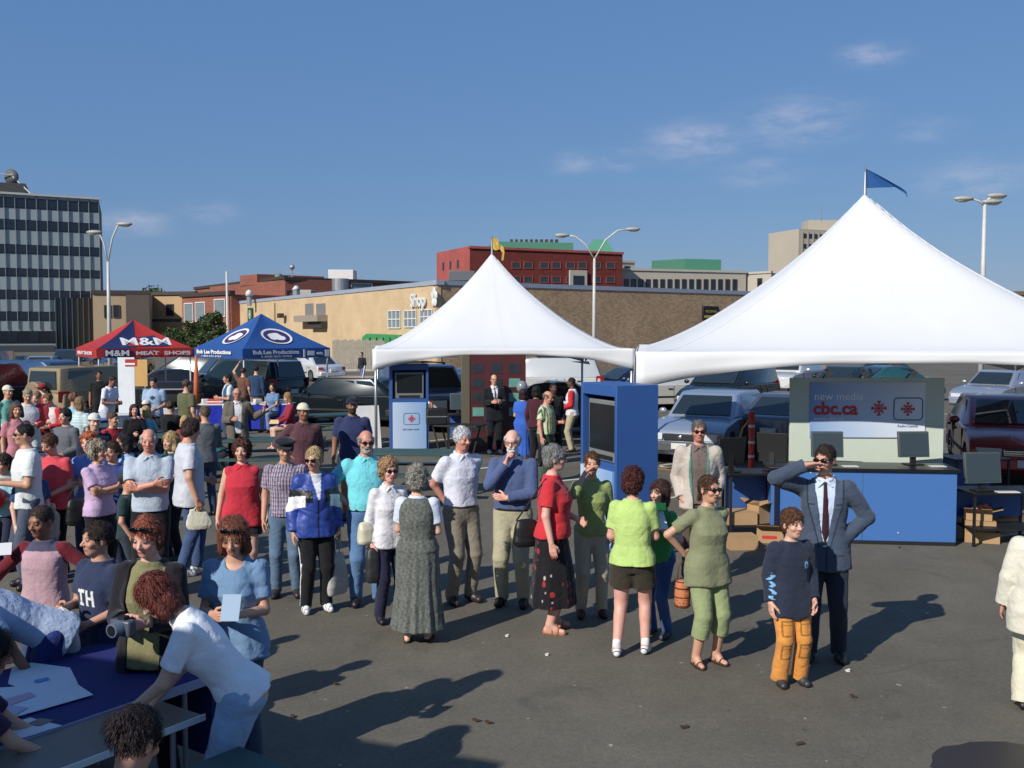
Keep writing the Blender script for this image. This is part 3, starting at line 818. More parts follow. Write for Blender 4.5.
            G.cone(A_ + fd*.0 - np.array([0, 0, .005*s]), mid + np.array([0, 0, .012*s]), .042*sc_, .036*sc_, .03)
            G.add(lambda X, Y, Z, zz=z0 + .003: (Z - F4(zz)) + 0*X + 0*Y, toe - .3, toe + .3, .004, 's')
            P, Q = G.build(); C = np.tile(np.array(L3(shoe)), (len(P), 1))
            ml = P[:, 2] < z0 + .022*s
            C[ml] = np.array(L3((225, 225, 222))) if max(shoe) > 150 else C[ml]*.5
            if max(shoe) > 200:
                u = (P - A_) @ fd; m = (np.abs(np.sin(u*70 + P[:, 2]*40)) > .93) & (P[:, 2] > z0 + .03*s); C[m] = L3((60, 70, 100))
            to_mesh('shoe', [(P, Q, C)], M_LEATHER, body)
        if socks:
            G = Sdf(h); G.cone(A_ + np.array([0, 0, .05*s]), A_, .041*s, .043*s, .01)
            P, Q = G.build(); to_mesh('sock', [(P, Q, np.tile(np.array(L3(socks)), (len(P), 1)))], M_CLOTH, body)
    # ---- hair
    if hair and hair[0] != 'none':
        st, hcol = hair[0], hair[1]
        G = Sdf(hh*1.05); V_ = lambda *v: [q*hs for q in v]
        n1_ = waves(seed + 1, .010*hs, 70, (1, 1, .5)); n2_ = waves(seed + 2, .0045*hs, 210, (1, 1, .25), 7); noise = lambda P: n1_(P) + n2_(P)
        face = lambda r=(.064, .075, .098), p=(0, .082, -.035), k=.012: G.ell(HP(*p), Hh, V_(*r), k, 's')
        def below(z0_, slope=0.0):
            def f(X, Y, Z):
                x = X - F4(Hc[0]); y = Y - F4(Hc[1]); z = Z - F4(Hc[2])
                fz = x*F4(Hh[1][0]) + y*F4(Hh[1][1]) + z*F4(Hh[1][2]); zz = x*F4(Hh[2][0]) + y*F4(Hh[2][1]) + z*F4(Hh[2][2])
                return zz - F4(z0_*hs) - F4(slope)*fz
            G.add(f, Hc - .3, Hc + .3, .01, 's')
        if st == 'short':
            G.ell(HP(0, -.016, .036), Hh, V_(.084, .100, .096)); face(); below(-.045, .45)
        elif st == 'buzz':
            G.ell(HP(0, -.014, .033), Hh, V_(.079, .098, .092)); face((.066, .07, .095), (0, .080, -.03)); below(-.04, .45); noise = waves(seed, .002, 90)
        elif st == 'full':
            G.ell(HP(0, -.018, .040), Hh, V_(.090, .106, .102)); G.ell(HP(0, -.05, -.03), Hh, V_(.078, .07, .07), .03); face((.062, .075, .094), (0, .085, -.04)); below(-.085, .3)
        elif st == 'curly':
            G.ell(HP(0, -.020, .040), Hh, V_(.100, .112, .108)); G.ell(HP(0, -.04, -.03), Hh, V_(.092, .085, .085), .03); face((.062, .078, .092), (0, .092, -.038)); below(-.095, .25)
            n3_ = waves(seed + 1, .022*hs, 150, n=8); n4_ = waves(seed + 3, .014*hs, 70); noise = lambda P: n3_(P) + n4_(P)
        elif st == 'bob':
            G.ell(HP(0, -.016, .038), Hh, V_(.092, .106, .100))
            for sg in (1, -1):
                G.cone(HP(sg*.072, -.005, .03), HP(sg*.082, .005, -.10), .030*hs, .036*hs, .03)
            G.ell(HP(0, -.055, -.06), Hh, V_(.088, .05, .085), .03); face((.058, .09, .100), (0, .085, -.035)); below(-.135, .0)
            n3_ = waves(seed + 1, .008*hs, 60, (1, 1, .3)); noise = lambda P: n3_(P) + n2_(P)
        elif st == 'long':
            G.ell(HP(0, -.016, .038), Hh, V_(.094, .108, .102))
            for sg in (1, -1): G.cone(HP(sg*.074, -.01, .03), HP(sg*.088, -.01, -.16), .032*hs, .036*hs, .03)
            G.ell(HP(0, -.06, -.10), Hh, V_(.092, .05, .12), .03); face((.056, .09, .104), (0, .085, -.035)); noise = waves(seed + 1, .012*hs, 55, (1, 1, .3))
        elif st == 'tail':
            G.ell(HP(0, -.014, .034), Hh, V_(.082, .100, .094)); face((.066, .075, .096), (0, .082, -.03)); below(-.05, .4)
            G.cone(HP(0, -.10, .01), HP(0, -.135, -.10), .026*hs, .016*hs, .02)
            noise = waves(seed + 1, .004, 80)
        elif st == 'bun':
            G.ell(HP(0, -.014, .036), Hh, V_(.084, .102, .096)); face(); below(-.05, .4); G.ell(HP(.01, -.10, .05), Hh, V_(.045, .04, .045), .02); noise = waves(seed + 1, .009*hs, 80)
        elif st == 'ring':
            G.ell(HP(0, -.016, .026), Hh, V_(.084, .104, .088)); face((.066, .095, .12), (0, .078, -.01)); below(-.05, .4)
            def f2(X, Y, Z):
                x = X - F4(Hc[0]); y = Y - F4(Hc[1]); z = Z - F4(Hc[2])
                zz = x*F4(Hh[2][0]) + y*F4(Hh[2][1]) + z*F4(Hh[2][2]); return F4(.058*hs) - zz
            G.add(f2, Hc - .3, Hc + .3, .012, 's')
        P, Q = G.build(noise=noise)
        C = np.tile(np.array(L3(hcol)), (len(P), 1))*(1 + .38*waves(seed + 4, 1, 160, (1, 1, .25))(P)[:, None])
        if len(hair) > 2:
            m = waves(seed + 8, 1, 45, (1, 1, .3))(P) > .25; C[m] = C[m]*.4 + np.array(L3(hair[2]))*.6
        parts_ = [(P, Q, np.clip(C, 0, 1))]
        if D < 16 and len(P):
            ns = int(1500 if D < 11 else 700); Ls = {'short': .022, 'buzz': .008, 'full': .030, 'curly': .020, 'bob': .055, 'long': .08, 'tail': .03, 'bun': .035, 'ring': .022}[st]*hs
            k = rs.randint(0, len(P), ns); p = P[k]; n_ = p - Hc; n_ /= np.linalg.norm(n_, axis=1)[:, None]
            rnd = rs.normal(size=(ns, 3)); dn = np.array([0, 0, -1.0]) - .35*Hh[1]
            if st == 'curly': dn = dn*.2
            t_ = dn + rnd*(.30 if st != 'curly' else 1.0); t_ -= n_*(t_*n_).sum(1)[:, None]; t_ /= np.linalg.norm(t_, axis=1)[:, None] + 1e-6
            ll = Ls*rs.uniform(.5, 1.25, (ns, 1)); wd = np.cross(n_, t_)*rs.uniform(.0011, .0024, (ns, 1))*max(1, D/8)
            up = rs.uniform(.002, .007, (ns, 1))*(1.8 if st == 'curly' else 1)
            a0 = p - n_*.002; a1 = p + t_*ll*.5 + n_*up; a2 = p + t_*ll + n_*(up*.5)
            PP = np.concatenate([a0 - wd, a0 + wd, a1 - wd, a1 + wd, a2 - wd*.3, a2 + wd*.3]); i_ = np.arange(ns)
            QQ = np.concatenate([np.stack([i_, i_ + ns, i_ + 3*ns, i_ + 2*ns], 1), np.stack([i_ + 2*ns, i_ + 3*ns, i_ + 5*ns, i_ + 4*ns], 1)])
            CC = np.tile(C[k]*rs.uniform(.78, 1.3, (ns, 1)), (6, 1)); parts_.append((PP, QQ, np.clip(CC, 0, 1)))
        to_mesh('hair', parts_, M_HAIR, body)
    if beard is not None:
        G = Sdf(hh); G.ell(HP(0, .045, -.080), Hh, [v*hs for v in (.052, .055, .050)]); G.cone(HP(-.03, .090, -.050), HP(.03, .090, -.050), .010*hs, .010*hs, .01)
        G.ell(HP(0, .095, -.065), Hh, [v*hs for v in (.018, .03, .008)], .004, 's')
        P, Q = G.build(noise=waves(seed + 2, .005, 90)); to_mesh('beard', [(P, Q, np.tile(np.array(L3(beard)), (len(P), 1)))], M_HAIR, body)
    if cap:
        ck, cc = cap
        G = Sdf(hh)
        G.ell(HP(0, -.014, .046), Hh, [v*hs for v in (.090, .106, .094)])
        def f3(X, Y, Z):
            x = X - F4(Hc[0]); y = Y - F4(Hc[1]); z = Z - F4(Hc[2]); zz = x*F4(Hh[2][0]) + y*F4(Hh[2][1]) + z*F4(Hh[2][2])
            return zz - F4(.040*hs)
        G.add(f3, Hc - .3, Hc + .3, .005, 's')
        if ck == 'beret':
            G.ell(HP(0, .0, .095), Hh, [v*hs for v in (.115, .125, .036)], .03)
        P, Q = G.build()
        co = to_mesh('cap', [(P, Q, np.tile(np.array(L3(cc)), (len(P), 1)))], M_CLOTH, body)
        if ck in ('ball', 'beret'):
            G = Sdf(hh); G.ell(HP(0, .098, .047), (Rx(0) @ Hh), [v*hs for v in (.068, .075, .009)])
            P, Q = G.build(); to_mesh('cap_brim', [(P, Q, np.tile(np.array(L3(cc if ck == 'beret' else tuple(v*.8 for v in cc))), (len(P), 1)))], M_CLOTH, co)
        if ck == 'hat':
            G = Sdf(hh); G.ell(HP(0, 0, .045), Hh, [v*hs for v in (.16, .18, .010)])
            P, Q = G.build(); to_mesh('cap_brim', [(P, Q, np.tile(np.array(L3(cc)), (len(P), 1)))], M_CLOTH, co)
    if shades or glasses or (isinstance(shades, str)):
        up = .085 if shades == 'up' else 0.0; fo = .0 if not up else -.012
        G = Sdf(min(hh, .0045))
        for sg in (1, -1):
            if shades:
                G.ell(HP(sg*.033, .100 + fo, .005 + up), Hh, [v*hs for v in (.029, .009, .020)], .004)
            else:
                pts = [HP(sg*.033 + .022*math.cos(a_), .103, .003 + .017*math.sin(a_)) for a_ in np.linspace(0, 6.283, 9)]
                for i in range(8): G.cone(pts[i], pts[i+1], .0032, .0032, .001)
            G.cone(HP(sg*.060, .094 + fo, .010 + up), HP(sg*.083, .0, .008 + up*.7), .0045, .004, .002)
        G.cone(HP(-.012, .106 + fo, .010 + up), HP(.012, .106 + fo, .010 + up), .004, .004, .002)
        P, Q = G.build(); to_mesh('sunglasses' if shades else 'glasses', [(P, Q, np.tile(np.array([.01, .01, .012]), (len(P), 1)))], M_LENS, body)  # on the suited person these dark lenses stand for eye shade
    Mw = Rz(R(yaw))
    wl = lambda p: Vector((Mw @ np.asarray(p)) + np.array([X0, Y0, 0]))
    info = dict(obj=body, L=wl(arm[1]['W']), R=wl(arm[-1]['W']), Lt=wl(arm[1]['tip']), Rt=wl(arm[-1]['tip']), LS=wl(arm[1]['S']), RS=wl(arm[-1]['S']), head=wl(Hc), T=lambda x, f, z: wl(T(x, f, z)), yaw=yaw)
    PEOPLE.append(info)
    return info

def ph(px, py, H):
    """where a standing person of height H has the top of the head at that pixel"""
    return at(px, py, H)
# ------------------------------------------------------------------ camera, light, sky
cam = bpy.data.cameras.new('camera'); camo = bpy.data.objects.new('camera', cam); COL.objects.link(camo)
camo.location = (0, 0, CAMZ); camo.rotation_euler = (R(90) - PITCH, 0, 0)
cam.sensor_width = 36; cam.lens = 36 * FPX / 1024; cam.clip_end = 3000; cam.clip_start = .05
SC.camera = camo
SUN_EL = R(33.5); SUN_AZ = math.atan2(.655, .755)        # shadows fall towards (+x, +y)
sl = bpy.data.lights.new('sun', 'SUN'); so = bpy.data.objects.new('sun', sl); COL.objects.link(so)
sl.energy = 4.2; sl.angle = R(.55); sl.color = (1.0, .945, .85)
dvec = Vector((math.sin(SUN_AZ)*math.cos(SUN_EL), math.cos(SUN_AZ)*math.cos(SUN_EL), -math.sin(SUN_EL)))
so.rotation_euler = dvec.to_track_quat('-Z', 'Y').to_euler()
W = bpy.data.worlds.new('World'); SC.world = W; W.use_nodes = True
nt = W.node_tree; N = nt.nodes; K = nt.links
bg = N['Background']
sky = N.new('ShaderNodeTexSky'); sky.sky_type = 'NISHITA'; sky.sun_disc = False
sky.sun_elevation = SUN_EL; sky.sun_rotation = math.pi + SUN_AZ
sky.air_density = 1.25; sky.dust_density = .35; sky.ozone_density = 4.0; sky.altitude = 200
bg.inputs['Strength'].default_value = .088
tc = N.new('ShaderNodeTexCoord')
mp = N.new('ShaderNodeMapping'); mp.inputs['Scale'].default_value = (1.0, 1.0, 3.2); mp.inputs['Rotation'].default_value = (0, R(18), 0)
mp.inputs['Location'].default_value = (3.1, .9, 1.4)
nz = N.new('ShaderNodeTexNoise'); nz.inputs['Scale'].default_value = 5.5; nz.inputs['Detail'].default_value = 8; nz.inputs['Roughness'].default_value = .62; nz.inputs['Distortion'].default_value = .4
K.new(tc.outputs['Generated'], mp.inputs['Vector']); K.new(mp.outputs[0], nz.inputs['Vector'])
mr = N.new('ShaderNodeMapRange'); mr.inputs[1].default_value = .60; mr.inputs[2].default_value = .80; mr.inputs[3].default_value = 0; mr.inputs[4].default_value = .4
K.new(nz.outputs['Fac'], mr.inputs[0])
# a soft wisp of thin cloud in one part of the sky (direction, not screen space)
def skydir(px, py):
    c, s = math.cos(PITCH), math.sin(PITCH); dx, dv = px - 512., -(py - 384.)
    return Vector((dx, FPX*c + dv*s, -FPX*s + dv*c)).normalized()
total = None
for (cx, cy, rad, st, an) in ((695, 142, .052, .42, .5), (800, 122, .060, .34, .45), (872, 55, .030, .45, .35), (760, 172, .04, .25, .3), (575, 163, .03, .25, .4), (975, 178, .05, .30, .4), (135, 222, .035, .35, .1), (210, 212, .03, .2, 0), (925, 130, .03, .2, .3), (620, 160, .03, .22, .4)):
    d0 = skydir(cx, cy)
    vm = N.new('ShaderNodeVectorMath'); vm.operation = 'SUBTRACT'; vm.inputs[1].default_value = d0; K.new(tc.outputs['Generated'], vm.inputs[0])
    m2 = N.new('ShaderNodeMapping'); m2.vector_type = 'POINT'; m2.inputs['Rotation'].default_value = (0, an, 0); m2.inputs['Scale'].default_value = (.75/rad, .3/rad, 1.9/rad)
    K.new(vm.outputs[0], m2.inputs['Vector'])
    ln = N.new('ShaderNodeVectorMath'); ln.operation = 'LENGTH'; K.new(m2.outputs[0], ln.inputs[0])
    r_ = N.new('ShaderNodeMapRange'); r_.interpolation_type = 'SMOOTHERSTEP'; r_.inputs[1].default_value = 1.15; r_.inputs[2].default_value = 0.0; r_.inputs[3].default_value = 0; r_.inputs[4].default_value = st
    K.new(ln.outputs['Value'], r_.inputs[0])
    if total is None: total = r_.outputs[0]
    else:
        ad = N.new('ShaderNodeMath'); ad.operation = 'MAXIMUM'; K.new(total, ad.inputs[0]); K.new(r_.outputs[0], ad.inputs[1]); total = ad.outputs[0]
nz3 = N.new('ShaderNodeTexNoise'); nz3.inputs['Scale'].default_value = 26; nz3.inputs['Detail'].default_value = 7; nz3.inputs['Roughness'].default_value = .6
K.new(mp.outputs[0], nz3.inputs['Vector'])
r3 = N.new('ShaderNodeMapRange'); r3.inputs[1].default_value = .38; r3.inputs[2].default_value = .66; r3.inputs[3].default_value = .1; r3.inputs[4].default_value = .80; K.new(nz3.outputs['Fac'], r3.inputs[0])
ml = N.new('ShaderNodeMath'); ml.operation = 'MULTIPLY'; K.new(total, ml.inputs[0]); K.new(r3.outputs[0], ml.inputs[1])
mix = N.new('ShaderNodeMix'); mix.data_type = 'RGBA'; K.new(ml.outputs[0], mix.inputs['Factor']); K.new(sky.outputs[0], mix.inputs[6]); mix.inputs[7].default_value = (6.6, 6.3, 7.2, 1)
mix2 = N.new('ShaderNodeMix'); mix2.data_type = 'RGBA'; mix2.inputs['Factor'].default_value = .74; mix2.inputs[7].default_value = (.80, 1.90, 4.25, 1)
K.new(sky.outputs[0], mix2.inputs[6]); K.new(mix2.outputs[2], mix.inputs[6]); K.new(mix.outputs[2], bg.inputs['Color'])
SC.view_settings.view_transform = 'Standard'; SC.view_settings.look = 'None'; SC.view_settings.exposure = .32; SC.view_settings.gamma = 1
SC.cycles.max_bounces = 6; SC.cycles.use_denoising = True

# ------------------------------------------------------------------ ground
def asphalt():
    m = bpy.data.materials.new('asphalt'); m.use_nodes = True
    nt = m.node_tree; N = nt.nodes; K = nt.links; b = N['Principled BSDF']; b.inputs['Roughness'].default_value = .82; b.inputs['Specular IOR Level'].default_value = .35
    tc = N.new('ShaderNodeTexCoord')
    def noise(sc, det=6, ro=.6, dist=0):
        n = N.new('ShaderNodeTexNoise'); n.inputs['Scale'].default_value = sc; n.inputs['Detail'].default_value = det; n.inputs['Roughness'].default_value = ro; n.inputs['Distortion'].default_value = dist
        K.new(tc.outputs['Object'], n.inputs['Vector']); return n.outputs['Fac']
    def mr(v, a, b_, c, d):
        r = N.new('ShaderNodeMapRange'); r.inputs[1].default_value = a; r.inputs[2].default_value = b_; r.inputs[3].default_value = c; r.inputs[4].default_value = d; K.new(v, r.inputs[0]); return r.outputs[0]
    def mul(a, b_):
        q = N.new('ShaderNodeMath'); q.operation = 'MULTIPLY'; K.new(a, q.inputs[0]); K.new(b_, q.inputs[1]); return q.outputs[0]
    v = mul(mr(noise(.22, 5), .3, .7, .80, 1.20), mr(noise(1.6, 8, .7), .3, .7, .86, 1.14))
    v = mul(v, mr(noise(95, 3, .7), .3, .7, .72, 1.28))
    v = mul(v, mr(noise(22, 5, .8), .35, .65, .84, 1.16))
    st = noise(1.1, 5, .6, .8); v = mul(v, mr(st, .60, .72, 1.0, .72))          # oil stains
    st2 = noise(5.5, 2, .5, .3); v = mul(v, mr(st2, .745, .765, 1.0, .5))
    sp = noise(13, 1, .4); v = mul(v, mr(sp, .775, .79, 1.0, 2.3))               # pale specks
    # cracks
    vo = N.new('ShaderNodeTexVoronoi'); vo.feature = 'DISTANCE_TO_EDGE'; vo.inputs['Scale'].default_value = .28
    ns = N.new('ShaderNodeTexNoise'); ns.inputs['Scale'].default_value = 1.5; ns.inputs['Detail'].default_value = 6; K.new(tc.outputs['Object'], ns.inputs['Vector'])
    vm = N.new('ShaderNodeVectorMath'); vm.operation = 'MULTIPLY_ADD'; vm.inputs[1].default_value = (1.1, 1.1, 0); K.new(ns.outputs['Color'], vm.inputs[0]); K.new(tc.outputs['Object'], vm.inputs[2])
    K.new(vm.outputs[0], vo.inputs['Vector'])
    cr = mul(mr(vo.outputs['Distance'], .001, .004, .16, 0), mr(noise(.5, 2), .47, .58, 0, 1))
    iv = N.new('ShaderNodeMath'); iv.operation = 'SUBTRACT'; iv.inputs[0].default_value = 1; K.new(cr, iv.inputs[1]); v = mul(v, iv.outputs[0])
    sc = N.new('ShaderNodeVectorMath'); sc.operation = 'SCALE'; sc.inputs[0].default_value = (.122, .109, .085); K.new(v, sc.inputs['Scale'])
    K.new(sc.outputs[0], b.inputs['Base Color'])
    bp = N.new('ShaderNodeBump'); bp.inputs['Strength'].default_value = .45; bp.inputs['Distance'].default_value = .012; K.new(noise(110, 3), bp.inputs['Height']); K.new(bp.outputs[0], b.inputs['Normal'])
    return m
g = MB().quad((-900, -120, 0), (900, -120, 0), (900, 1500, 0), (-900, 1500, 0)).build('ground', asphalt())
tag(g, 'grey brown asphalt of the car park', kind='structure')
M_LINE = mat('road_paint', (205, 203, 195), rough=.7, var=.25, vs=9)
M_YEL = mat('yellow_paint', (150, 112, 50), rough=.8, var=.35, vs=6)
def stripe(p, q, wd, m, name='parking_line'):
    a = Vector((*p, 0)); b = Vector((*q, 0)); d = (b - a).normalized(); n = Vector((-d.y, d.x, 0))*wd/2
    z = Vector((0, 0, .004))
    o = MB().quad(a - n + z, b - n + z, b + n + z, a + n + z).build(name, m)
    return tag(o, 'white painted parking line on the asphalt' if m is M_LINE else 'faded yellow painted line on the asphalt', kind='structure')
for a, b, wd, m in ((at(655, 465), at(742, 486), .10, M_LINE), (at(700, 494), at(640, 502), .10, M_LINE), (at(658, 468), at(700, 474), .35, M_YEL), (at(648, 580 - 90), at(700, 484), .10, M_LINE),
                    (at(661, 520), at(775, 506), .11, M_LINE), (at(640, 468), at(688, 462), .10, M_LINE),
                    (at(430, 441), at(475, 436), .11, M_LINE), (at(470, 470), at(530, 462), .11, M_LINE), (at(560, 481), at(592, 478), .11, M_LINE), (at(340, 445), at(386, 440), .11, M_LINE),
                    (at(944, 429), at(985, 432), .11, M_LINE), (at(946, 438), at(980, 442), .11, M_LINE), (at(944, 414), at(1015, 421), .11, M_LINE), (at(950, 510), at(1024, 516), .11, M_LINE), (at(985, 538), at(1030, 532), .10, M_LINE),
                    (at(905, 482), at(1010, 480), .10, M_LINE), (at(420, 482), at(455, 478), .10, M_LINE), (at(620, 560), at(680, 549), .10, M_LINE)):
    stripe(a, b, wd, m)
# rounded cast shadow at the lower right, painted as a dark sheet
rs_ = random.Random(4); c0 = at(1010, 762); pts = []
for i in range(28):
    a_ = 2*math.pi*i/28; r_ = .42 + rs_.uniform(-.035, .035)
    pts.append((c0[0] + 1.25*r_*math.cos(a_), c0[1] + .72*r_*math.sin(a_), .003))
pm = MB(); pm.add(pts, [tuple(range(28))]); tag(pm.build('painted_shadow_patch', mat('painted_shadow_tone', (46, 38, 33), rough=.45, var=.15, vs=8)), 'rounded shadow painted as a dark patch on the asphalt', kind='structure')
# litter and sticks on the ground
M_LIT = mat('litter_paper', (215, 212, 205), rough=.8); M_LEAF = mat('dry_leaf', (70, 48, 34), rough=.9)
for (px, py, kind) in ((507, 637, 'w'), (547, 656, 'w'), (848, 672, 'w'), (854, 698, 'l'), (687, 728, 'l'), (335, 684, 'l'), (490, 724, 'l'), (478, 722, 'l'), (293, 718, 'l'), (797, 745, 'l'), (900, 548, 'l')):
    x, y = at(px, py); m = MB(); r_ = rs_.uniform(.012, .022); a_ = rs_.uniform(0, 6)
    if kind == 'w': m.box(x - r_*.8, x + r_*.6, y - r_*.6, y + r_*.7, .004, .013); m.beam((x - r_, y, .012), (x + r_*.8, y + r_*.3, .022), .018, .006)
    else:
        m.beam((x, y, .008), (x + r_*2.4*math.cos(a_), y + r_*2*math.sin(a_), .016), .03, .008); m.beam((x, y, .008), (x - r_*math.cos(a_ + 1), y - r_*math.sin(a_ + 1), .014), .02, .007)
    tag(m.build('paper_scrap' if kind == 'w' else 'dry_leaf', M_LIT if kind == 'w' else M_LEAF), 'tiny scrap of white litter lying on the asphalt' if kind == 'w' else 'small brown dry leaf lying on the asphalt', 'litter' if kind == 'w' else 'leaf', 'litter on the asphalt' if kind == 'w' else 'dry leaves on the asphalt')

# ------------------------------------------------------------------ buildings
def brick(name, c, mortar, sc=1.0, var=.3):
    if name in _M: return _M[name]
    m = bpy.data.materials.new(name); m.use_nodes = True; nt = m.node_tree; N = nt.nodes; K = nt.links; b = N['Principled BSDF']; b.inputs['Roughness'].default_value = .9
    tc = N.new('ShaderNodeTexCoord'); geo = N.new('ShaderNodeSeparateXYZ'); K.new(tc.outputs['Object'], geo.inputs[0])
    ad = N.new('ShaderNodeMath'); ad.operation = 'ADD'; K.new(geo.outputs['X'], ad.inputs[0]); K.new(geo.outputs['Y'], ad.inputs[1])
    cb = N.new('ShaderNodeCombineXYZ'); K.new(ad.outputs[0], cb.inputs[0]); K.new(geo.outputs['Z'], cb.inputs[1])
    br = N.new('ShaderNodeTexBrick'); br.inputs['Scale'].default_value = sc; br.inputs['Color1'].default_value = (*[v*(1+var) for v in L3(c)], 1); br.inputs['Color2'].default_value = (*[v*(1-var) for v in L3(c)], 1)
    br.inputs['Mortar'].default_value = (*L3(mortar), 1); br.inputs['Mortar Size'].default_value = .018; br.inputs['Brick Width'].default_value = .5; br.inputs['Row Height'].default_value = .2
    K.new(cb.outputs[0], br.inputs['Vector'])
    nz = N.new('ShaderNodeTexNoise'); nz.inputs['Scale'].default_value = .35; nz.inputs['Detail'].default_value = 9; nz.inputs['Roughness'].default_value = .7; K.new(tc.outputs['Object'], nz.inputs['Vector'])
    mr = N.new('ShaderNodeMapRange'); mr.inputs[1].default_value = .3; mr.inputs[2].default_value = .7; mr.inputs[3].default_value = .82; mr.inputs[4].default_value = 1.14; K.new(nz.outputs['Fac'], mr.inputs[0])
    s = N.new('ShaderNodeVectorMath'); s.operation = 'SCALE'; K.new(br.outputs['Color'], s.inputs[0]); K.new(mr.outputs[0], s.inputs['Scale']); K.new(s.outputs[0], b.inputs['Base Color'])
    _M[name] = m; return m
M_TAN = brick('tan_block_wall', (202, 172, 128), (196, 168, 126), 1.2, .03)
M_BROWN = brick('brown_brick', (184, 150, 110), (162, 134, 104), 1.3, .22)
M_RED = brick('red_brick', (150, 82, 64), (126, 86, 72), 1.4, .12)
M_RED2 = brick('dark_red_brick', (172, 76, 68), (150, 74, 66), 1.4, .06)
M_BEIGE = mat('beige_wall', (172, 148, 116), rough=.9, var=.08, vs=.4)
M_TANW = mat('ochre_wall', (186, 152, 108), rough=.9, var=.08, vs=.4)
M_CONC = mat('pale_concrete', (178, 170, 156), rough=.9, var=.06, vs=.3)
M_CAPM = mat('metal_coping', (150, 152, 156), rough=.4, metal=.4)
M_WIN = mat('window_glass', (28, 34, 44), rough=.12, var=.25, vs=.35, spec=.8)
M_WINL = mat('pale_window', (120, 132, 138), rough=.3, var=.15, vs=.8)
M_DARKT = mat('dark_trim', (62, 52, 46), rough=.7)
M_GREENM = mat('green_metal_roof', (66, 142, 112), rough=.6, var=.08)
M_STEEL = mat('galvanised_steel', (170, 174, 178), rough=.4, metal=.6)
M_WHITEP = mat('white_paint', (215, 215, 212), rough=.45)
M_ROOFT = mat('roof_tar', (70, 66, 64), rough=.9)

def wallbox(name, a, b, depth, z1, m, parent=None, z0=0.0, away=1):
    """box whose front face runs from a to b (seen from the camera), depth behind it"""
    a = Vector((*a, 0)); b = Vector((*b, 0)); d = (b - a).normalized(); n = Vector((-d.y, d.x, 0))*depth*away
    mb = MB(); p = [a, b, b + n, a + n]
    mb.add([(q.x, q.y, z0) for q in p] + [(q.x, q.y, z1) for q in p], [(0,3,2,1),(4,5,6,7),(0,1,5,4),(1,2,6,5),(2,3,7,6),(3,0,4,7)])
    return mb.build(name, m, parent)
def prism(name, pts, z0, z1, m, parent=None):
    n = len(pts); mb = MB()
    mb.add([(p[0], p[1], z0) for p in pts] + [(p[0], p[1], z1) for p in pts], [tuple(range(n)), tuple(range(n, 2*n))] + [(i, (i+1) % n, (i+1) % n + n, i + n) for i in range(n)])
    return mb.build(name, m, parent)
def onwall(a, b, t0, t1, z0, z1, off=.05, dep=.08):
    """box on the camera side of wall a-b between fractions/metres t0..t1"""
    a = Vector((*a, 0)); b = Vector((*b, 0)); d = (b - a).normalized(); n = Vector((d.y, -d.x, 0))
    p0 = a + d*t0 + n*off; p1 = a + d*t1 + n*off; q0 = p0 - n*dep; q1 = p1 - n*dep
    return [(v.x, v.y, z) for z in (z0, z1) for v in (p0, p1, q1, q0)]
FB = [(0,3,2,1),(4,5,6,7),(0,1,5,4),(1,2,6,5),(2,3,7,6),(3,0,4,7)]
def wallpiece(name, a, b, t0, t1, z0, z1, m, parent, off=.05, dep=.08):
    return MB().add(onwall(a, b, t0, t1, z0, z1, off, dep), FB).build(name, m, parent)
def zt(py, Y): return CAMZ + (332 - py)/FPX*Y

# glass and panel office block at the far left
bl = empty('office_building', label='tall office block with bands of dark windows and pale panels at the far left', cat='building')
Y0_, Y1_ = 138, 142
A = (atd(-60, 132), 132); B = (atd(102, 142), 142)
zr = zt(201, 142) 
dv = (Vector(B) - Vector(A)); LNB = dv.length
C_ = (atd(104.5, 158), 158); prism('wall', [A, B, C_, (A[0] + C_[0] - B[0], A[1] + C_[1] - B[1])], 0, zr, mat('grey_blue_panel', (150, 164, 168), rough=.5, var=.10, vs=.12), bl)
# the window bands are read off the facade: top and bottom rows in picture height
bands = [(202, 212), (223, 233), (247, 256), (270, 278), (291, 300), (312, 321), (331, 343)]
ncol = 15; cw = LNB/ncol
M_BAND = mat('dark_window_band', (30, 32, 40), rough=.35)
for k, (ya, yb) in enumerate(bands):
    z1_, z0_ = zt(ya, 140), zt(yb, 140)
    wallpiece('window_band', A, B, .05, LNB - .05, z0_, z1_, M_BAND, bl, off=.05, dep=.1)
    for c in range(ncol):
        if k == 6 and c % 2: continue
        wallpiece('window', A, B, c*cw + .07, (c+1)*cw - .07, z0_ + .12, z1_ - .1, M_WIN, bl, off=.09, dep=.05)
for c in range(ncol + 1):
    wallpiece('mullion', A, B, c*cw - .035 if c else 0, c*cw + .035 if c < ncol else LNB, 3.2, zr - .05, mat('pale_mullion', (138, 148, 152), rough=.5), bl, off=.2, dep=.15)
wallpiece('glass_curtain', A, B, LNB*.70, LNB*.985, .4, zt(298, 140), mat('dark_curtain_glass', (22, 30, 38), rough=.1, var=.3, vs=.25), bl, off=.28, dep=.2)
for c in range(8): wallpiece('curtain_mullion', A, B, LNB*(.70 + .285*c/8), LNB*(.70 + .285*c/8) + .14, .4, zt(298, 140), mat('grey_mullion', (70, 84, 90), rough=.5), bl, off=.36, dep=.06)
wallpiece('ground_floor', A, B, LNB*.0, LNB*.69, .0, zt(345, 140) , mat('slate_panel', (72, 78, 84), rough=.5, var=.2, vs=.2), bl, off=.16, dep=.1)  # dark grey ground floor facing with slight tone variation
wallpiece('parapet', A, B, -.3, LNB + .3, zr - .02, zr + .25, mat('parapet', (190, 192, 190), rough=.6), bl, off=.4, dep=.6)
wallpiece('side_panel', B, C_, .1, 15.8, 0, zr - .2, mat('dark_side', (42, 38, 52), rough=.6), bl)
px_ = MB()
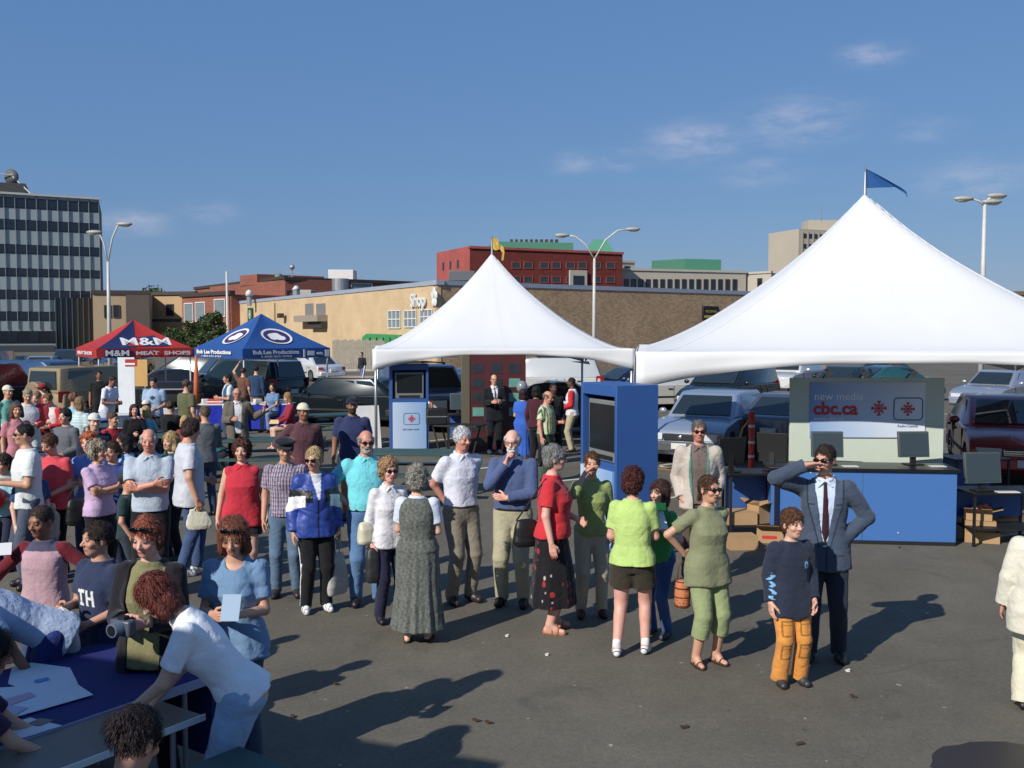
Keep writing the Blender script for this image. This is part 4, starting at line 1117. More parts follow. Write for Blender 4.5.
for q in ((-20, 14),): pass
wallbox('rooftop_plant', (atd(-30, 142), 142), (atd(30, 145), 145), 8, zr + 2.7, mat('plant_room', (64, 62, 64), rough=.8), bl, z0=zr)
dish = empty('satellite_dish', (atd(21, 146), 146, zr + 2.0), label='large round satellite dish on the roof of the office block', cat='dish')
mm = MB(); mm.tube([(0, 0, 0), (0, 0, 1.5)], .25, 8); mm.beam((-1.2, 0, .2), (1.6, 0, .2), .2, .2); mm.build('mount', M_STEEL, dish)
mm = MB(); mm.tube([(-.4, -.9, 1.7), (-.3, -.6, 1.7), (-.1, -.2, 1.7), (0, 0, 1.7)], [1.15, 1.1, .8, .2], 20); mm.build('reflector', mat('dish_grey', (92, 92, 92), rough=.6), dish, smooth=True)
mm = MB(); mm.beam((0, -1, 1.9), (-6, -2, 2.6), .15, .15); mm.beam((0, -1, 1.7), (3, -1, -1.2), .2, .2); mm.build('feed_arm', M_STEEL, dish)
mast = MB(); mast.tube([(atd(1, 150), 150, zr), (atd(1, 150), 150, zt(118, 150))], .12, 6); mast.beam((atd(-2, 150), 150, zt(128, 150)), (atd(4, 150), 150, zt(132, 150)), .1, .1)
tag(mast.build('radio_mast', M_STEEL), 'thin radio mast rising behind the office block roof', 'mast')

# low tan and grey blocks
def block(name, pxa, Ya, pxb, Yb, ytop, depth, m, label, wins=(), trim=True, roofm=None):
    r = empty(name, label=label, cat='building')
    a = (atd(pxa, Ya), Ya); b = (atd(pxb, Yb), Yb); z1 = zt(ytop, (Ya + Yb)/2)
    wallbox('wall', a, b, depth, z1, m, r)
    L_ = (Vector(b) - Vector(a)).length
    if trim: wallpiece('coping', a, b, -.15, L_ + .15, z1 - .02, z1 + .45, roofm or M_DARKT, r, off=.25, dep=.7)
    for (pa, pb, ya, yb, mm_) in wins:
        Ym = (Ya + Yb)/2
        def tt(p):
            # distance along the wall where the pixel column meets it
            k = (p - 512)/FPX; dx, dy = b[0] - a[0], b[1] - a[1]
            u = (k*a[1] - a[0])/(dx - k*dy); return u*L_
        t0, t1 = tt(pa), tt(pb); Yw = a[1] + (b[1] - a[1])*((t0 + t1)/2/L_)
        z_1, z_0 = zt(ya, Yw), zt(yb, Yw)
        w = wallpiece('window', a, b, t0, t1, z_0, z_1, mm_, r, off=.05, dep=.1)
        fr = MB(); wd = .12
        for (u0, u1, v0, v1) in ((t0 - wd, t1 + wd, z_1, z_1 + wd), (t0 - wd, t1 + wd, z_0 - wd, z_0), (t0 - wd, t0, z_0, z_1), (t1, t1 + wd, z_0, z_1)):
            fr.add(onwall(a, b, u0, u1, v0, v1, .12, .1), FB)
        fr.build('frame', M_WHITEP if mm_ is M_WINL else (M_DARKT if mm_ is M_WIN else m), w)
    return r, a, b, L_, z1
block('brick_shop', 183, 128, 232, 118, 291 + 5, 12, M_RED, 'low red brick building behind the small tree left of the blue tent', [(186, 194, 304, 322, M_WINL), (197, 206, 303, 321, M_WINL), (216, 226, 300, 316, M_WINL)])
block('beige_shop', 150, 140, 196, 138, 295, 14, M_TANW, 'two storey tan building with one dark window behind the small trees', [(168, 174, 305, 315, M_WIN)])
r_, a_, b_, L_, z1_ = block('grey_shop', 94, 132, 151, 134, 294, 12, M_BEIGE, 'two storey beige and brown building beside the office block', [(106, 111, 306, 317, M_WIN), (115, 120, 306, 317, M_WIN)])
wallpiece('brown_bay', a_, b_, L_*.58, L_*.995, 0, z1_ - .1, mat('brown_stucco', (92, 80, 74), rough=.9, var=.08, vs=.4), r_, off=.5, dep=.45)
r2_ = wallpiece('fascia', (atd(152, 137.5), 137.5), (atd(197, 137.4), 137.4), 0, 6.0, zt(322, 138), zt(319, 138), M_DARKT, bpy.data.objects['beige_shop'], off=.4, dep=.3)

# long red brick building behind the tan wall
r_, a_, b_, L_, z1_ = block('brick_factory', 66 + 130, 190, 286, 152, 285, 10, M_RED, 'long red brick building with a rooftop shed behind the tan shop wall', [(236, 262, 296, 303, M_WIN), (266, 272, 295, 304, M_WINL)])
r3_, a3, b3, L3_, z3 = block('brick_workshop', 286, 152, 445, 170, 283, 30, M_RED, 'brick building with dark roof edge and white rooftop units', [(288, 330, 292, 300, M_WIN), (352, 372, 284, 289, M_WINL)])
shed = wallbox('penthouse', (atd(241, 165), 165), (atd(258, 160), 160), 12, zt(275, 162), M_RED, r_, z0=z1_ - .5)
def roof_thing(name, label, cat, px0, px1, Y, y0, y1, m, depth=4, group=None):
    o = MB().box(atd(px0, Y), atd(px1, Y), Y, Y + depth, zt(y1, Y) , zt(y0, Y)).build(name, m, bevel=.08)
    return tag(o, label, cat, group)
roof_thing('rooftop_unit', 'white box unit on the roof behind the tan shop wall', 'roof unit', 329, 354, 168, 270, 281, M_WHITEP)
duct = MB(); duct.tube([(atd(258, 166), 166, zt(278.5, 166)), (atd(281, 162), 162, zt(277.5, 162))], .6, 12); tag(duct.build('roof_duct', mat('teal_duct', (110, 140, 128), rough=.5), smooth=True), 'greenish round duct lying on the red brick roof', 'duct')
tank = MB(); tank.tube([(atd(341, 150), 150, zt(291, 150)), (atd(341, 150), 150, zt(279, 150))], 1.25, 18); tag(tank.build('roof_tank', M_STEEL, smooth=False), 'round grey ventilation tank on the roof behind the tan wall', 'tank')
vt = empty('roof_ventilator', (atd(250, 112), 112, 0), label='silver domed ventilator on the roof above the green sign', cat='ventilator')
mm = MB(); mm.tube([(0, 0, zt(306, 112)), (0, 0, zt(295, 112))], .28, 10); mm.build('pipe', M_STEEL, vt); mm = MB(); mm.tube([(0, 0, zt(296, 112)), (0, 0, zt(292, 112)), (0, 0, zt(290, 112))], [.42, .36, .1], 12); mm.build('dome', M_WHITEP, vt, smooth=True)
vt = empty('roof_ventilator', (atd(297, 108), 108, 0), label='silver domed ventilator in front of the brick workshop', cat='ventilator')
mm = MB(); mm.tube([(0, 0, zt(298, 108)), (0, 0, zt(289, 108))], .4, 10); mm.build('pipe', M_STEEL, vt); mm = MB(); mm.tube([(0, 0, zt(290, 108)), (0, 0, zt(286, 108))], [.5, .15], 12); mm.build('dome', M_WHITEP, vt, smooth=True)
roof_thing('rooftop_unit', 'beige box unit just above the tan wall', 'roof unit', 294, 312, 110, 290, 298, M_CONC)
an = MB(); Ya = 160; x_ = atd(293, Ya); an.tube([(x_, Ya, zt(283, Ya)), (x_, Ya, zt(265, Ya))], .1, 6); an.beam((x_ - 1.3, Ya, zt(272, Ya)), (x_ + 1.4, Ya, zt(273, Ya)), .1, .1); an.beam((x_ - .9, Ya, zt(277, Ya)), (x_ + 1.1, Ya, zt(278, Ya)), .08, .08); an.ball((x_, Ya, zt(267.5, Ya)), .45, 10, 6)
tag(an.build('antenna_mast', M_STEEL), 'antenna mast with cross bars above the brick workshop', 'antenna')
pp = MB(); Yp = 118; pp.tube([(atd(228, Yp), Yp, 0), (atd(228, Yp), Yp, zt(272, Yp))], .14, 8); tag(pp.build('chimney_pipe', M_WHITEP), 'tall thin white pole at the left end of the tan wall', 'pole')

# the supermarket: tan side wall running away to the left, brown brick front
shop = empty('supermarket', label='long low supermarket with tan side wall and brown brick front behind the tents', cat='building')
CN = (-5.3, 71.0); LF = (-34.9, 123.5); RT = (52.0, 112.6)
HS = 6.15
MBs = MB(); bk = (RT[0] - 29.6, RT[1] + 52.5)
P4 = [LF, CN, RT, bk]
def wallq(name, a, b, z0, z1, m, par, th=.3):
    return wallpiece(name, a, b, 0, (Vector(b) - Vector(a)).length, z0, z1, m, par, off=0, dep=th)
wallq('side_wall', LF, CN, 0, HS, M_TAN, shop)
wallq('front_wall', CN, RT, 0, HS - .02, M_BROWN, shop)
wallq('side_wall', RT, bk, 0, HS, M_TAN, shop)
rf = MB(); rf.add([(p[0], p[1], HS - .35) for p in P4], [(0, 1, 2, 3)]); rf.build('roof', M_ROOFT, shop)
for (a, b, o_) in ((LF, CN, .08), (CN, RT, .06)):
    wallpiece('coping', a, b, -.1, (Vector(b) - Vector(a)).length + .1, HS - .04, HS + .28, mat('pale_blue_coping', (150, 160, 178), rough=.5), shop, off=o_, dep=.6)
LW = (Vector(CN) - Vector(LF)).length
def tl_(px, a=LF, b=CN):
    k = (px - 512)/FPX; dx, dy = b[0] - a[0], b[1] - a[1]; u = (k*a[1] - a[0])/(dx - k*dy); L = math.hypot(dx, dy); return u*L, a[1] + dy*u
for (pa, pb, ya, yb) in ((389, 401, 311, 328), (405, 417, 311, 327), (421, 433, 310, 324)):
    t0, Yw = tl_(pa); t1, Yv = tl_(pb)
    w = wallpiece('window', LF, CN, t0, t1, zt(yb, Yw), zt(ya, Yw), M_WINL, shop, off=.04, dep=.08)
    fm = MB()
    for k in range(4): 
        u = t0 + (t1 - t0)*k/3; fm.add(onwall(LF, CN, u - .04, u + .04, zt(yb, Yw), zt(ya, Yw), .09, .06), FB)
    for k in range(3):
        z_ = zt(yb, Yw) + (zt(ya, Yw) - zt(yb, Yw))*k/2; fm.add(onwall(LF, CN, t0, t1, z_ - .04, z_ + .04, .10, .06), FB)
    fm.build('frame', M_WHITEP, w)
for (pa, pb) in ((306, 314), (317, 326)):
    t0, Yw = tl_(pa); t1, _ = tl_(pb)
    w = wallpiece('window', LF, CN, t0, t1, zt(316, Yw), zt(304, Yw), mat('shutter_grey', (118, 118, 116), rough=.6), shop, off=.04, dep=.08)
t0, Yw = tl_(304); t1, _ = tl_(328)
wallpiece('balcony', LF, CN, t0, t1, zt(322, Yw), zt(316, Yw), mat('balcony_grey', (150, 138, 122), rough=.7), shop, off=1.0, dep=.98)
wallpiece('utility_box', LF, CN, tl_(314)[0], t1, zt(328, Yw), zt(322, Yw), M_DARKT, shop, off=.6, dep=.58)
for px in (276,): 
    t0, Yw = tl_(px); wallpiece('downpipe', LF, CN, t0 - .06, t0 + .06, 0, HS - .3, mat('tan_pipe', (170, 138, 100), rough=.6), shop, off=.14, dep=.12)
t0, Yw = tl_(286); lampm = MB(); lampm.add(onwall(LF, CN, t0 - .3, t0 + .5, zt(318, Yw), zt(313.5, Yw), .8, .5), FB); lampm.build('wall_lamp', M_DARKT, shop)
t0, Yw = tl_(233); t1, _ = tl_(240)
# green sign on the tan wall
ts, Ys = tl_(251.5); d_ = (Vector(CN) - Vector(LF)).normalized(); ang = math.atan2(d_.y, d_.x)
def on_side(px, py, off=.12):
    t, Y = tl_(px); p = Vector(LF) + d_*t; n = Vector((d_.y, -d_.x)); q = p + n*off; return (q.x, q.y, zt(py, Y))
p_ = on_side(252, 314.5, .15)
sg = empty('square_sign', p_, ang, 'small green square sign with a white round emblem on the tan wall', 'sign')
MB().box(-.95, .95, -.05, .05, -.75, .75).build('board', mat('sign_green', (38, 82, 34), rough=.5), sg, bevel=.02)
mm = MB()
for i in range(24):
    a0, a1 = 2*math.pi*i/24, 2*math.pi*(i+1)/24
    mm.quad((.5*math.cos(a0), -.06, .5*math.sin(a0)), (.5*math.cos(a1), -.06, .5*math.sin(a1)), (.38*math.cos(a1), -.06, .38*math.sin(a1)), (.38*math.cos(a0), -.06, .38*math.sin(a0)))
mm.box(-.2, .15, -.065, -.06, -.22, .2); mm.build('emblem', M_WHITEP, sg)
# white shop letters on the tan wall
p_ = on_side(424, 300, .1)
sg = empty('shop_sign', p_, ang, 'white raised shop lettering and leaf emblem near the corner of the tan wall', 'sign')
text_obj('lettering', 'Shop', M_WHITEP, 1.35, (-.7, -.05, -.05), (R(90), 0, 0), sg, extr=.06, off=.035)
mm = MB()
for k in range(5):
    a_ = k*2*math.pi/5 + .3; mm.ball((2.0 + .3*math.cos(a_), 0, .12 + .42*math.sin(a_)), .28, 8, 5, (1, .25, 1.2))
mm.build('emblem', M_WHITEP, sg, smooth=True)
# dark sign with yellow lines on the brown front
dF = (Vector(RT) - Vector(CN)).normalized(); angF = math.atan2(dF.y, dF.x)
tF, YF = tl_(709, CN, RT); pF = Vector(CN) + dF*tF; nF = Vector((dF.y, -dF.x))
sg = empty('wall_sign', ((pF + nF*.12).x, (pF + nF*.12).y, zt(313, YF)), angF, 'small black sign with yellow lettering on the brown brick front', 'sign')
MB().box(-.98, .98, -.1, .1, -.58, .58).build('board', mat('sign_black', (26, 26, 20), rough=.5), sg, bevel=.03)
text_obj('lettering', 'RECEIVING', mat('sign_yellow', (196, 172, 40), rough=.5), .3, (0, -.11, .12), (R(90), 0, 0), sg, fit=1.4)
MB().box(-.85, .85, -.115, -.10, -.42, -.22).build('yellow_bar', mat('sign_yellow', (196, 172, 40)), sg)

# wooden fence and green skip in front of the tan wall
fn = empty('board_fence', label='grey wooden board fence standing in front of the tan wall', cat='fence')
fx0, fx1, fy = atd(335, 73), atd(383, 71), 72
for k in range(22):
    x = fx0 + (fx1 - fx0)*k/22; MB().box(x, x + (fx1-fx0)/22 - .015, fy, fy + .04, 0, 2.15 + .05*((k*7) % 3)).build('board', mat('weathered_wood', (158, 148, 132), rough=.9, var=.2), fn)
MB().box(fx0, fx1, fy + .05, fy + .11, .4, .5).box(fx0, fx1, fy + .05, fy + .11, 1.6, 1.7).build('rail', mat('weathered_wood', (158, 148, 132)), fn)
curb = MB().box(atd(330, 70), atd(470, 70), 70.2, 70.9, 0, .14); tag(curb.build('kerb', M_CONC, bevel=.02), kind='structure')
grn = empty('green_skip', label='bright green steel waste skip behind the board fence', cat='skip')
gx0, gx1 = atd(364, 76), atd(402, 76)
MB().extr([(gx0, .2), (gx0 + .4, 0), (gx1, 0), (gx1, 2.55), (gx0 + .3, 2.65), (gx0, 2.4)], 'y', 75, 77.5).build('body', mat('bright_green_paint', (40, 150, 78), rough=.5), grn, bevel=.03)
mm = MB(); [mm.box(gx0 + .5 + k*.5, gx0 + .58 + k*.5, 74.9, 74.98, .3, 2.4) for k in range(5)]; mm.build('rib', mat('bright_green_paint', (40, 150, 78)), grn)

# big dark red brick block with green roofs
r_, a_, b_, L_, z1_ = block('red_office', 470, 190, 622, 205, 252, 1, M_RED2, 'wide dark red brick office block with green roof behind the left white tent',
   [(p, p + 8, y, y + 5.5, mat('green_tint_glass', (48, 66, 68), rough=.2)) for y in (263, 277) for p in (512, 524, 540, 552, 566, 578, 592, 606)], roofm=M_RED2)
A_, B_, C_ = (atd(437, 206), 206), (atd(470, 190), 190), (atd(622, 205), 205)
prism('wall', [A_, B_, C_, (A_[0] + C_[0] - B_[0], A_[1] + C_[1] - B_[1])], 0, zt(250, 198), M_RED2, r_)
for p in (443, 450, 457): wallpiece('window', (atd(437, 206), 206), (atd(470, 190), 190), (p - 437)*.56, (p - 437)*.56 + .9, zt(270, 200), zt(262, 200), M_WIN, r_)
wallbox('green_roof', (atd(497, 203), 203), (atd(573, 206), 206), 20, zt(243, 205), M_GREENM, r_, z0=z1_)
mm = MB(); gx, gy = atd(599, 214), 214; mm.add([(gx - 3.6, gy - 3, z1_), (gx + 3.6, gy - 3, z1_), (gx + 3.6, gy + 4, z1_), (gx - 3.6, gy + 4, z1_), (gx - 1.4, gy, zt(240, 214)), (gx + 1.4, gy, zt(240, 214))], [(0, 1, 5, 4), (1, 2, 5), (2, 3, 4, 5), (3, 0, 4)]); mm.build('green_roof', M_GREENM, r_)
wallpiece('entrance_frame', a_, b_, L_*.63, L_*.63 + 3.9, zt(287, 198), zt(270, 198), M_CONC, r_, off=.6, dep=.5)
wallpiece('entrance', a_, b_, L_*.63 + .7, L_*.63 + 3.2, zt(287, 198), zt(275.5, 198), M_WIN, r_, off=.66, dep=.3)
mm = MB(); [mm.box(atd(545 + 5*k, 206), atd(548 + 5*k, 206), 206, 208, zt(243, 206), zt(240, 206)) for k in range(-7, 3)]; mm.build('roof_fans', M_DARKT, r_)
roof_thing('rooftop_unit', 'dark metal plant unit in front of the red office block', 'roof unit', 449, 475, 160, 271, 281, mat('plant_dark', (96, 104, 108), rough=.5))
# pale institutional row
r_, a_, b_, L_, z1_ = block('stone_row', 622, 210, 745, 220, 272, 18, M_CONC, 'long pale stone building with close narrow windows right of the red block',
   [(624 + 7.2*k, 627.6 + 7.2*k, 280, 290, M_WIN) for k in range(16)], roofm=M_CONC)
block('stone_annex', 745, 221, 770, 216, 274, 16, M_CONC, 'pale stone annex beside the concrete tower', [(757, 761, 279, 289, M_WIN)], roofm=M_CONC)
block('grey_stair_tower', 619, 222, 634, 224, 263, 8, M_CONC, 'small grey rooftop tower between the red block and the stone row', [(624, 629, 267, 271, M_WIN)], roofm=M_CONC)
r5 = empty('green_rooftop', label='green metal rooftop box above the pale stone row', cat='roof box')
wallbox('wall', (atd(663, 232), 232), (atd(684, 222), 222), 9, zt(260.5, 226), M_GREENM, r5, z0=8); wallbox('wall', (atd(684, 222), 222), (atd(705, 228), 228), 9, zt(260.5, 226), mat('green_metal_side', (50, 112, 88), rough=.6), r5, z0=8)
# concrete tower
tw = empty('concrete_tower', label='tall pale concrete tower with ribbon windows behind the big tent', cat='building')
a_ = (atd(767, 262), 262); b_ = (atd(797, 250), 250); c_ = (atd(845, 256), 256)
prism('wall', [a_, b_, c_, (a_[0] + c_[0] - b_[0], a_[1] + c_[1] - b_[1])], 0, zt(232, 256), mat('tower_concrete', (176, 166, 148), rough=.9, var=.05, vs=.2), tw)
Lc = (Vector(c_) - Vector(b_)).length
for k, y in enumerate((236, 246, 257, 267, 278)): wallpiece('window_band', b_, c_, .8, Lc - .5, zt(y + 4.5, 255), zt(y, 255), M_WIN, tw)
for k in range(9): wallpiece('pier', b_, c_, .8 + Lc*k/9, 1.3 + Lc*k/9, 3, zt(234, 255), mat('tower_concrete', (176, 166, 148)), tw, off=.15, dep=.1)
wallbox('penthouse', (atd(806, 262), 262), (atd(836, 262), 262), 6, zt(221, 262), mat('tower_concrete', (176, 166, 148)), tw, z0=zt(233, 262))
mm = MB(); mm.tube([(atd(819, 262), 262, zt(222, 262)), (atd(819, 262), 262, zt(208, 262))], .12, 6); mm.build('aerial', M_STEEL, tw)
block('tan_store', 985, 120, 1090, 116, 295, 16, M_TANW, 'tan brick building with brown roof edge at the far right', [], roofm=mat('brown_fascia', (96, 74, 58), rough=.8))
# low distant skyline left of the corner
block('distant_store', -90, 250, 96, 230, 345, 10, mat('far_wall', (110, 112, 116), rough=.9), 'low distant grey building low at the left edge', [])

# ------------------------------------------------------------------ trees
def leaf_mat(name, c):
    return mat(name, c, rough=.65, var=.4, vs=1.2, trans=.3)
def tree(px, Y, zc, rad, hgt, c, label, n=1600, name='leafy_tree', bush=False):
    t = empty(name, (atd(px, Y), Y, 0), label=label, cat='bush' if bush else 'tree', group='trees by the far buildings')
    rs = random.Random(int(px*7 + Y)); tk = MB()
    tk.tube([(0, 0, 0), (rad*.03, 0, zc*.5), (0, rad*.03, zc)], [rad*.09, rad*.07, rad*.03], 8)
    cl = []
    for k in range(15):
        a = rs.uniform(0, 6.28); r_ = rad*rs.uniform(.15, .8); z = zc + hgt*rs.uniform(-.42, .5)
        r_ *= math.sqrt(max(.15, 1 - ((z - zc)/(hgt*.62))**2))
        c3 = Vector((r_*math.cos(a), r_*math.sin(a), z)); cl.append((c3, rad*rs.uniform(.25, .48)))
        if k < 8: tk.tube([(0, 0, zc*.45), tuple(c3*.55 + Vector((0, 0, zc*.25))), tuple(c3)], [rad*.045, rad*.03, rad*.01], 5)
    tk.build('trunk', mat('bark', (72, 58, 46), rough=.95), t)
    lf = MB(); ls = rad*.055 + .05
    for k in range(n):
        c3, cr = cl[k % len(cl)]
        d = Vector((rs.gauss(0, 1), rs.gauss(0, 1), rs.gauss(0, 1))).normalized()*cr*(rs.random()**.4)
        p = c3 + d; u = Vector((rs.gauss(0, 1), rs.gauss(0, 1), rs.gauss(0, 1))).normalized(); v = u.orthogonal().normalized(); s_ = ls*rs.uniform(.6, 1.5)
        lf.add([p - u*s_, p + v*s_*.6, p + u*s_, p - v*s_*.6], [(0, 1, 2, 3)])
    lf.build('crown', leaf_mat('leaves_%s' % name, c), t, fixn=False)
tree(213, 112, 2.3, 2.6, 4.2, (74, 92, 44), 'leafy green tree left of the blue tent before the tan wall', 2600)
tree(193, 116, 1.9, 1.8, 3.2, (66, 86, 44), 'small green tree in front of the red brick shop', 1800)
tree(176, 118, 2.2, 1.7, 3.6, (72, 88, 46), 'smaller bushy tree in front of the tan two storey building', 1600)
tree(157, 175, 7.6, 3.6, 3.6, (84, 96, 62), 'round treetop showing above the beige shop roof', 1400)
tree(122, 180, 7.4, 3.2, 3.4, (84, 92, 64), 'treetop between the office block and the beige shop', 1200)
tree(1021, 108, 3.6, 3.0, 4.6, (60, 74, 40), 'dark leafy tree at the right edge behind the big tent', 1800)
tree(225, 90, 1.0, 1.2, 2.0, (70, 96, 52), 'low rounded bush beside the tan wall end', 900, bush=True)

# ------------------------------------------------------------------ street lamps
def lamp(px, Y, ytop, heads, label, htop):
    t = empty('street_lamp', (atd(px, Y), Y, 0), label=label, cat='street lamp', group='tall street lamps in the car park')
    zt_ = zt(ytop, Y); m = M_WHITEP
    MB().tube([(0, 0, 0), (0, 0, zt_*.6), (0, 0, zt_)], [.13, .11, .075], 12).build('pole', mat('lamp_pole', (196, 196, 190), rough=.5), t, smooth=True)
    MB().cyl((0, 0), .32, 0, .5, 14).build('base', M_CONC, t)
    for (hx, hy) in heads:
        dx = (hx - px)/FPX*Y; hz = zt(hy, Y); mid = (dx*.28, 0, zt_ + (hz - zt_)*.62); m2 = (dx*.6, 0, zt_ + (hz - zt_)*.95)
        MB().tube([(0, 0, zt_ - .05), mid, m2, (dx*.88, 0, hz)], .05, 8).build('arm', mat('lamp_pole', (196, 196, 190)), t, smooth=True)
        h = MB(); h.ball((dx, 0, hz), .3, 12, 7, (1.6, .7, .42)); h.build('lamp_head', mat('lamp_housing', (168, 166, 158), rough=.5), t, smooth=True)
        h = MB(); h.ball((dx + .06*(1 if dx > 0 else -1), 0, hz - .07), .24, 10, 6, (1.3, .6, .42)); h.build('lens', mat('lamp_lens', (200, 198, 188), rough=.2), t, smooth=True)
lamp(110, 58, 262, ((97, 233), (127, 225)), 'tall double armed street lamp in front of the office block', 0)
lamp(594, 63, 259, ((562, 236), (632, 230)), 'tall double armed street lamp rising behind the left white tent', 0)
lamp(981, 47, 206, ((960, 200), (993, 197), (988, 203)), 'tall street lamp rising behind the right white tent', 0)
# ------------------------------------------------------------------ cars
M_TYRE = mat('tyre_rubber', (24, 24, 25), rough=.8); M_RIM = mat('wheel_rim', (150, 152, 156), rough=.3, metal=.7)
M_CGL = mat('car_glass', (34, 44, 48), rough=.04, var=0, spec=.9); M_BLK = mat('black_plastic', (26, 26, 28), rough=.55)
M_HL = mat('headlight_glass', (205, 212, 215), rough=.12, var=0, spec=.8); M_TLR = mat('red_lens', (170, 22, 24), rough=.2, var=0); M_AMB = mat('amber_lens', (200, 110, 30), rough=.2, var=0)
M_PLATE = mat('licence_plate', (205, 208, 205), rough=.5); M_CHR = mat('chrome', (200, 202, 205), rough=.15, metal=1.0)
# kind: L, W, z_hood_front, cowl(u,z), roof(u0,u1,z), tail(u,z), deck_z, wheels(u0,u1), r
KIND = {
 'sedan': dict(L=4.6, W=1.76, hf=.70, cowl=(1.30, .92), roof=(2.05, 3.15, 1.40), tail=(3.85, .96), deck=.93, wh=(.88, 3.60), r=.32, sw=2),
 'wagon': dict(L=4.6, W=1.72, hf=.72, cowl=(1.35, .93), roof=(1.95, 3.85, 1.42), tail=(4.45, .96), deck=.90, wh=(.88, 3.55), r=.32, sw=3),
 'suv': dict(L=4.9, W=1.86, hf=.95, cowl=(1.45, 1.12), roof=(2.0, 4.55, 1.80), tail=(4.80, 1.12), deck=1.05, wh=(.92, 3.85), r=.38, sw=3),
 'van': dict(L=4.75, W=1.86, hf=.80, cowl=(.95, 1.08), roof=(1.95, 4.45, 1.74), tail=(4.68, 1.08), deck=1.0, wh=(.88, 3.80), r=.34, sw=3),
 'hatch': dict(L=4.1, W=1.70, hf=.70, cowl=(1.2, .92), roof=(1.95, 3.2, 1.40), tail=(3.95, .98), deck=.93, wh=(.80, 3.25), r=.31, sw=2),
 'jeep': dict(L=3.9, W=1.68, hf=1.0, cowl=(1.45, 1.10), roof=(1.62, 3.75, 1.78), tail=(3.82, 1.08), deck=1.0, wh=(.70, 3.05), r=.38, sw=2),
 'bus': dict(L=8.5, W=2.2, hf=1.3, cowl=(.6, 1.35), roof=(.85, 8.3, 2.35), tail=(8.4, 1.35), deck=1.3, wh=(1.3, 6.6), r=.42, sw=6),
}
def car(kind, pos, head, colr, label, rough=.25, metal=.35, lower=None, spare=None, grille='dark', sc=1.0, rack=False, plate=True, name='parked_car', light=True):
    k = KIND[kind]; L = k['L']; Wd = k['W']/2
    root = empty(name, (pos[0], pos[1], 0), R(head), label, 'car', 'cars parked in the car park')
    root.scale = (sc, sc, sc)
    paint = mat('car_paint_%d_%d_%d' % colr, colr, rough=rough, metal=metal, var=0.03, coat=.6)
    X = lambda u: L/2 - u
    r = k['r']; rw = r + .05; z0 = .22
    def arch(uc, n=9):
        pts = []; hh_ = z0 - r
        a0 = math.asin(max(-1, min(1, hh_/rw)))
        for i in range(n):
            a = a0 + (math.pi - 2*a0)*i/(n-1); pts.append((uc + rw*math.cos(a), r + rw*math.sin(a)))
        return pts
    cu, cz = k['cowl']; tu, tz = k['tail']; hf = k['hf']
    prof = [(.06, z0), (.0, z0 + .16), (.02, hf - .16), (.10, hf), (.45, hf + (cz - hf)*.55), (cu, cz), ((cu + tu)/2, (cz + tz)/2 + .01), (tu, tz)]
    if L - tu > .35: prof += [(L - .35, k['deck'] + .02), (L - .04, k['deck'] - .06)]
    else: prof += [(L - .03, tz - .05)]
    prof += [(L, tz - .30), (L + .0, z0 + .18), (L - .08, z0)]
    prof += arch(k['wh'][1]); prof += arch(k['wh'][0])
    ys = [-1, -.93, -.6, 0, .6, .93, 1]
    mb = MB(); n = len(prof); vs = []
    for y in ys:
        for (u, z) in prof:
            e = .10*(abs(y)**3)                      # plan rounding of nose and tail
            uu = u + (e*max(0, 1 - u/.6) - e*max(0, 1 - (L - u)/.6))*1.2
            yy = y*Wd
            if abs(y) == 1: 
                yy = y*Wd*(1 - .03*max(0, (z - .75)/.3) - .02*max(0, (.45 - z)/.3))
            if abs(y) > .9 and z > hf - .05: z = z - .025
            vs.append((X(uu), yy, z))
    fs = [tuple(range(n)), tuple(range((len(ys))*n - 1, (len(ys)-1)*n - 1, -1))]
    for j in range(len(ys)-1):
        for i in range(n): i2 = (i+1) % n; fs.append((j*n+i, (j+1)*n+i, (j+1)*n+i2, j*n+i2))
    mb.add(vs, fs)
    bd = mb.build('body', paint, root, bevel=.03, seg=2)
    # cabin
    r0, r1, rz = k['roof']; wb = Wd*.955; wt = Wd*(.80 if kind in ('sedan', 'wagon', 'hatch') else .84); zc = min(cz, tz) - .03
    bot = [(cu - .02, cz - .03), (tu + .02, tz - .03)]
    vsx = []
    for (u, z, w_) in ((bot[0][0], zc, wb*.9), (bot[0][0] + .25, zc, wb), (bot[1][0] - .15, zc, wb), (bot[1][0], zc, wb*.88), (r1 + .02, rz - .03, wt*.93), (r1 - .25, rz, wt), (r0 + .3, rz + .01, wt), (r0, rz - .03, wt*.92)):
        vsx.append((X(u), w_, z)); 
    for (x, y, z) in list(vsx): vsx.append((x, -y, z))
    fcs = [(0, 1, 6, 7), (1, 2, 5, 6), (2, 3, 4, 5), (8, 15, 14, 9), (9, 14, 13, 10), (10, 13, 12, 11), (7, 15, 8, 0), (3, 11, 12, 4), (4, 12, 13, 5), (5, 13, 14, 6), (6, 14, 15, 7), (0, 8, 9, 1), (1, 9, 10, 2), (2, 10, 11, 3)]
    MB().add(vsx, fcs).build('cabin', paint, root, bevel=.035, seg=2)
    def pane(nm, c4, off, th=.012):
        a, b, c, d = [Vector(p) for p in c4]; nn = (b - a).cross(d - a).normalized()
        if nn.dot((a + c)/2 - Vector((0, 0, (a.z + c.z)/2))) < 0: nn = -nn
        lo = [p + nn*(off - th) for p in (a, b, c, d)]; hi = [p + nn*off for p in (a, b, c, d)]
        return MB().add(lo + hi, FB).build(nm, M_CGL, root)
    def lerp(a, b, t): return a + (b - a)*t
    def onface(P, s, t):   # bilinear on quad P (bl, br, tr, tl)
        P = [Vector(p) for p in P]; return (P[0]*(1-s) + P[1]*s)*(1-t) + (P[3]*(1-s) + P[2]*s)*t
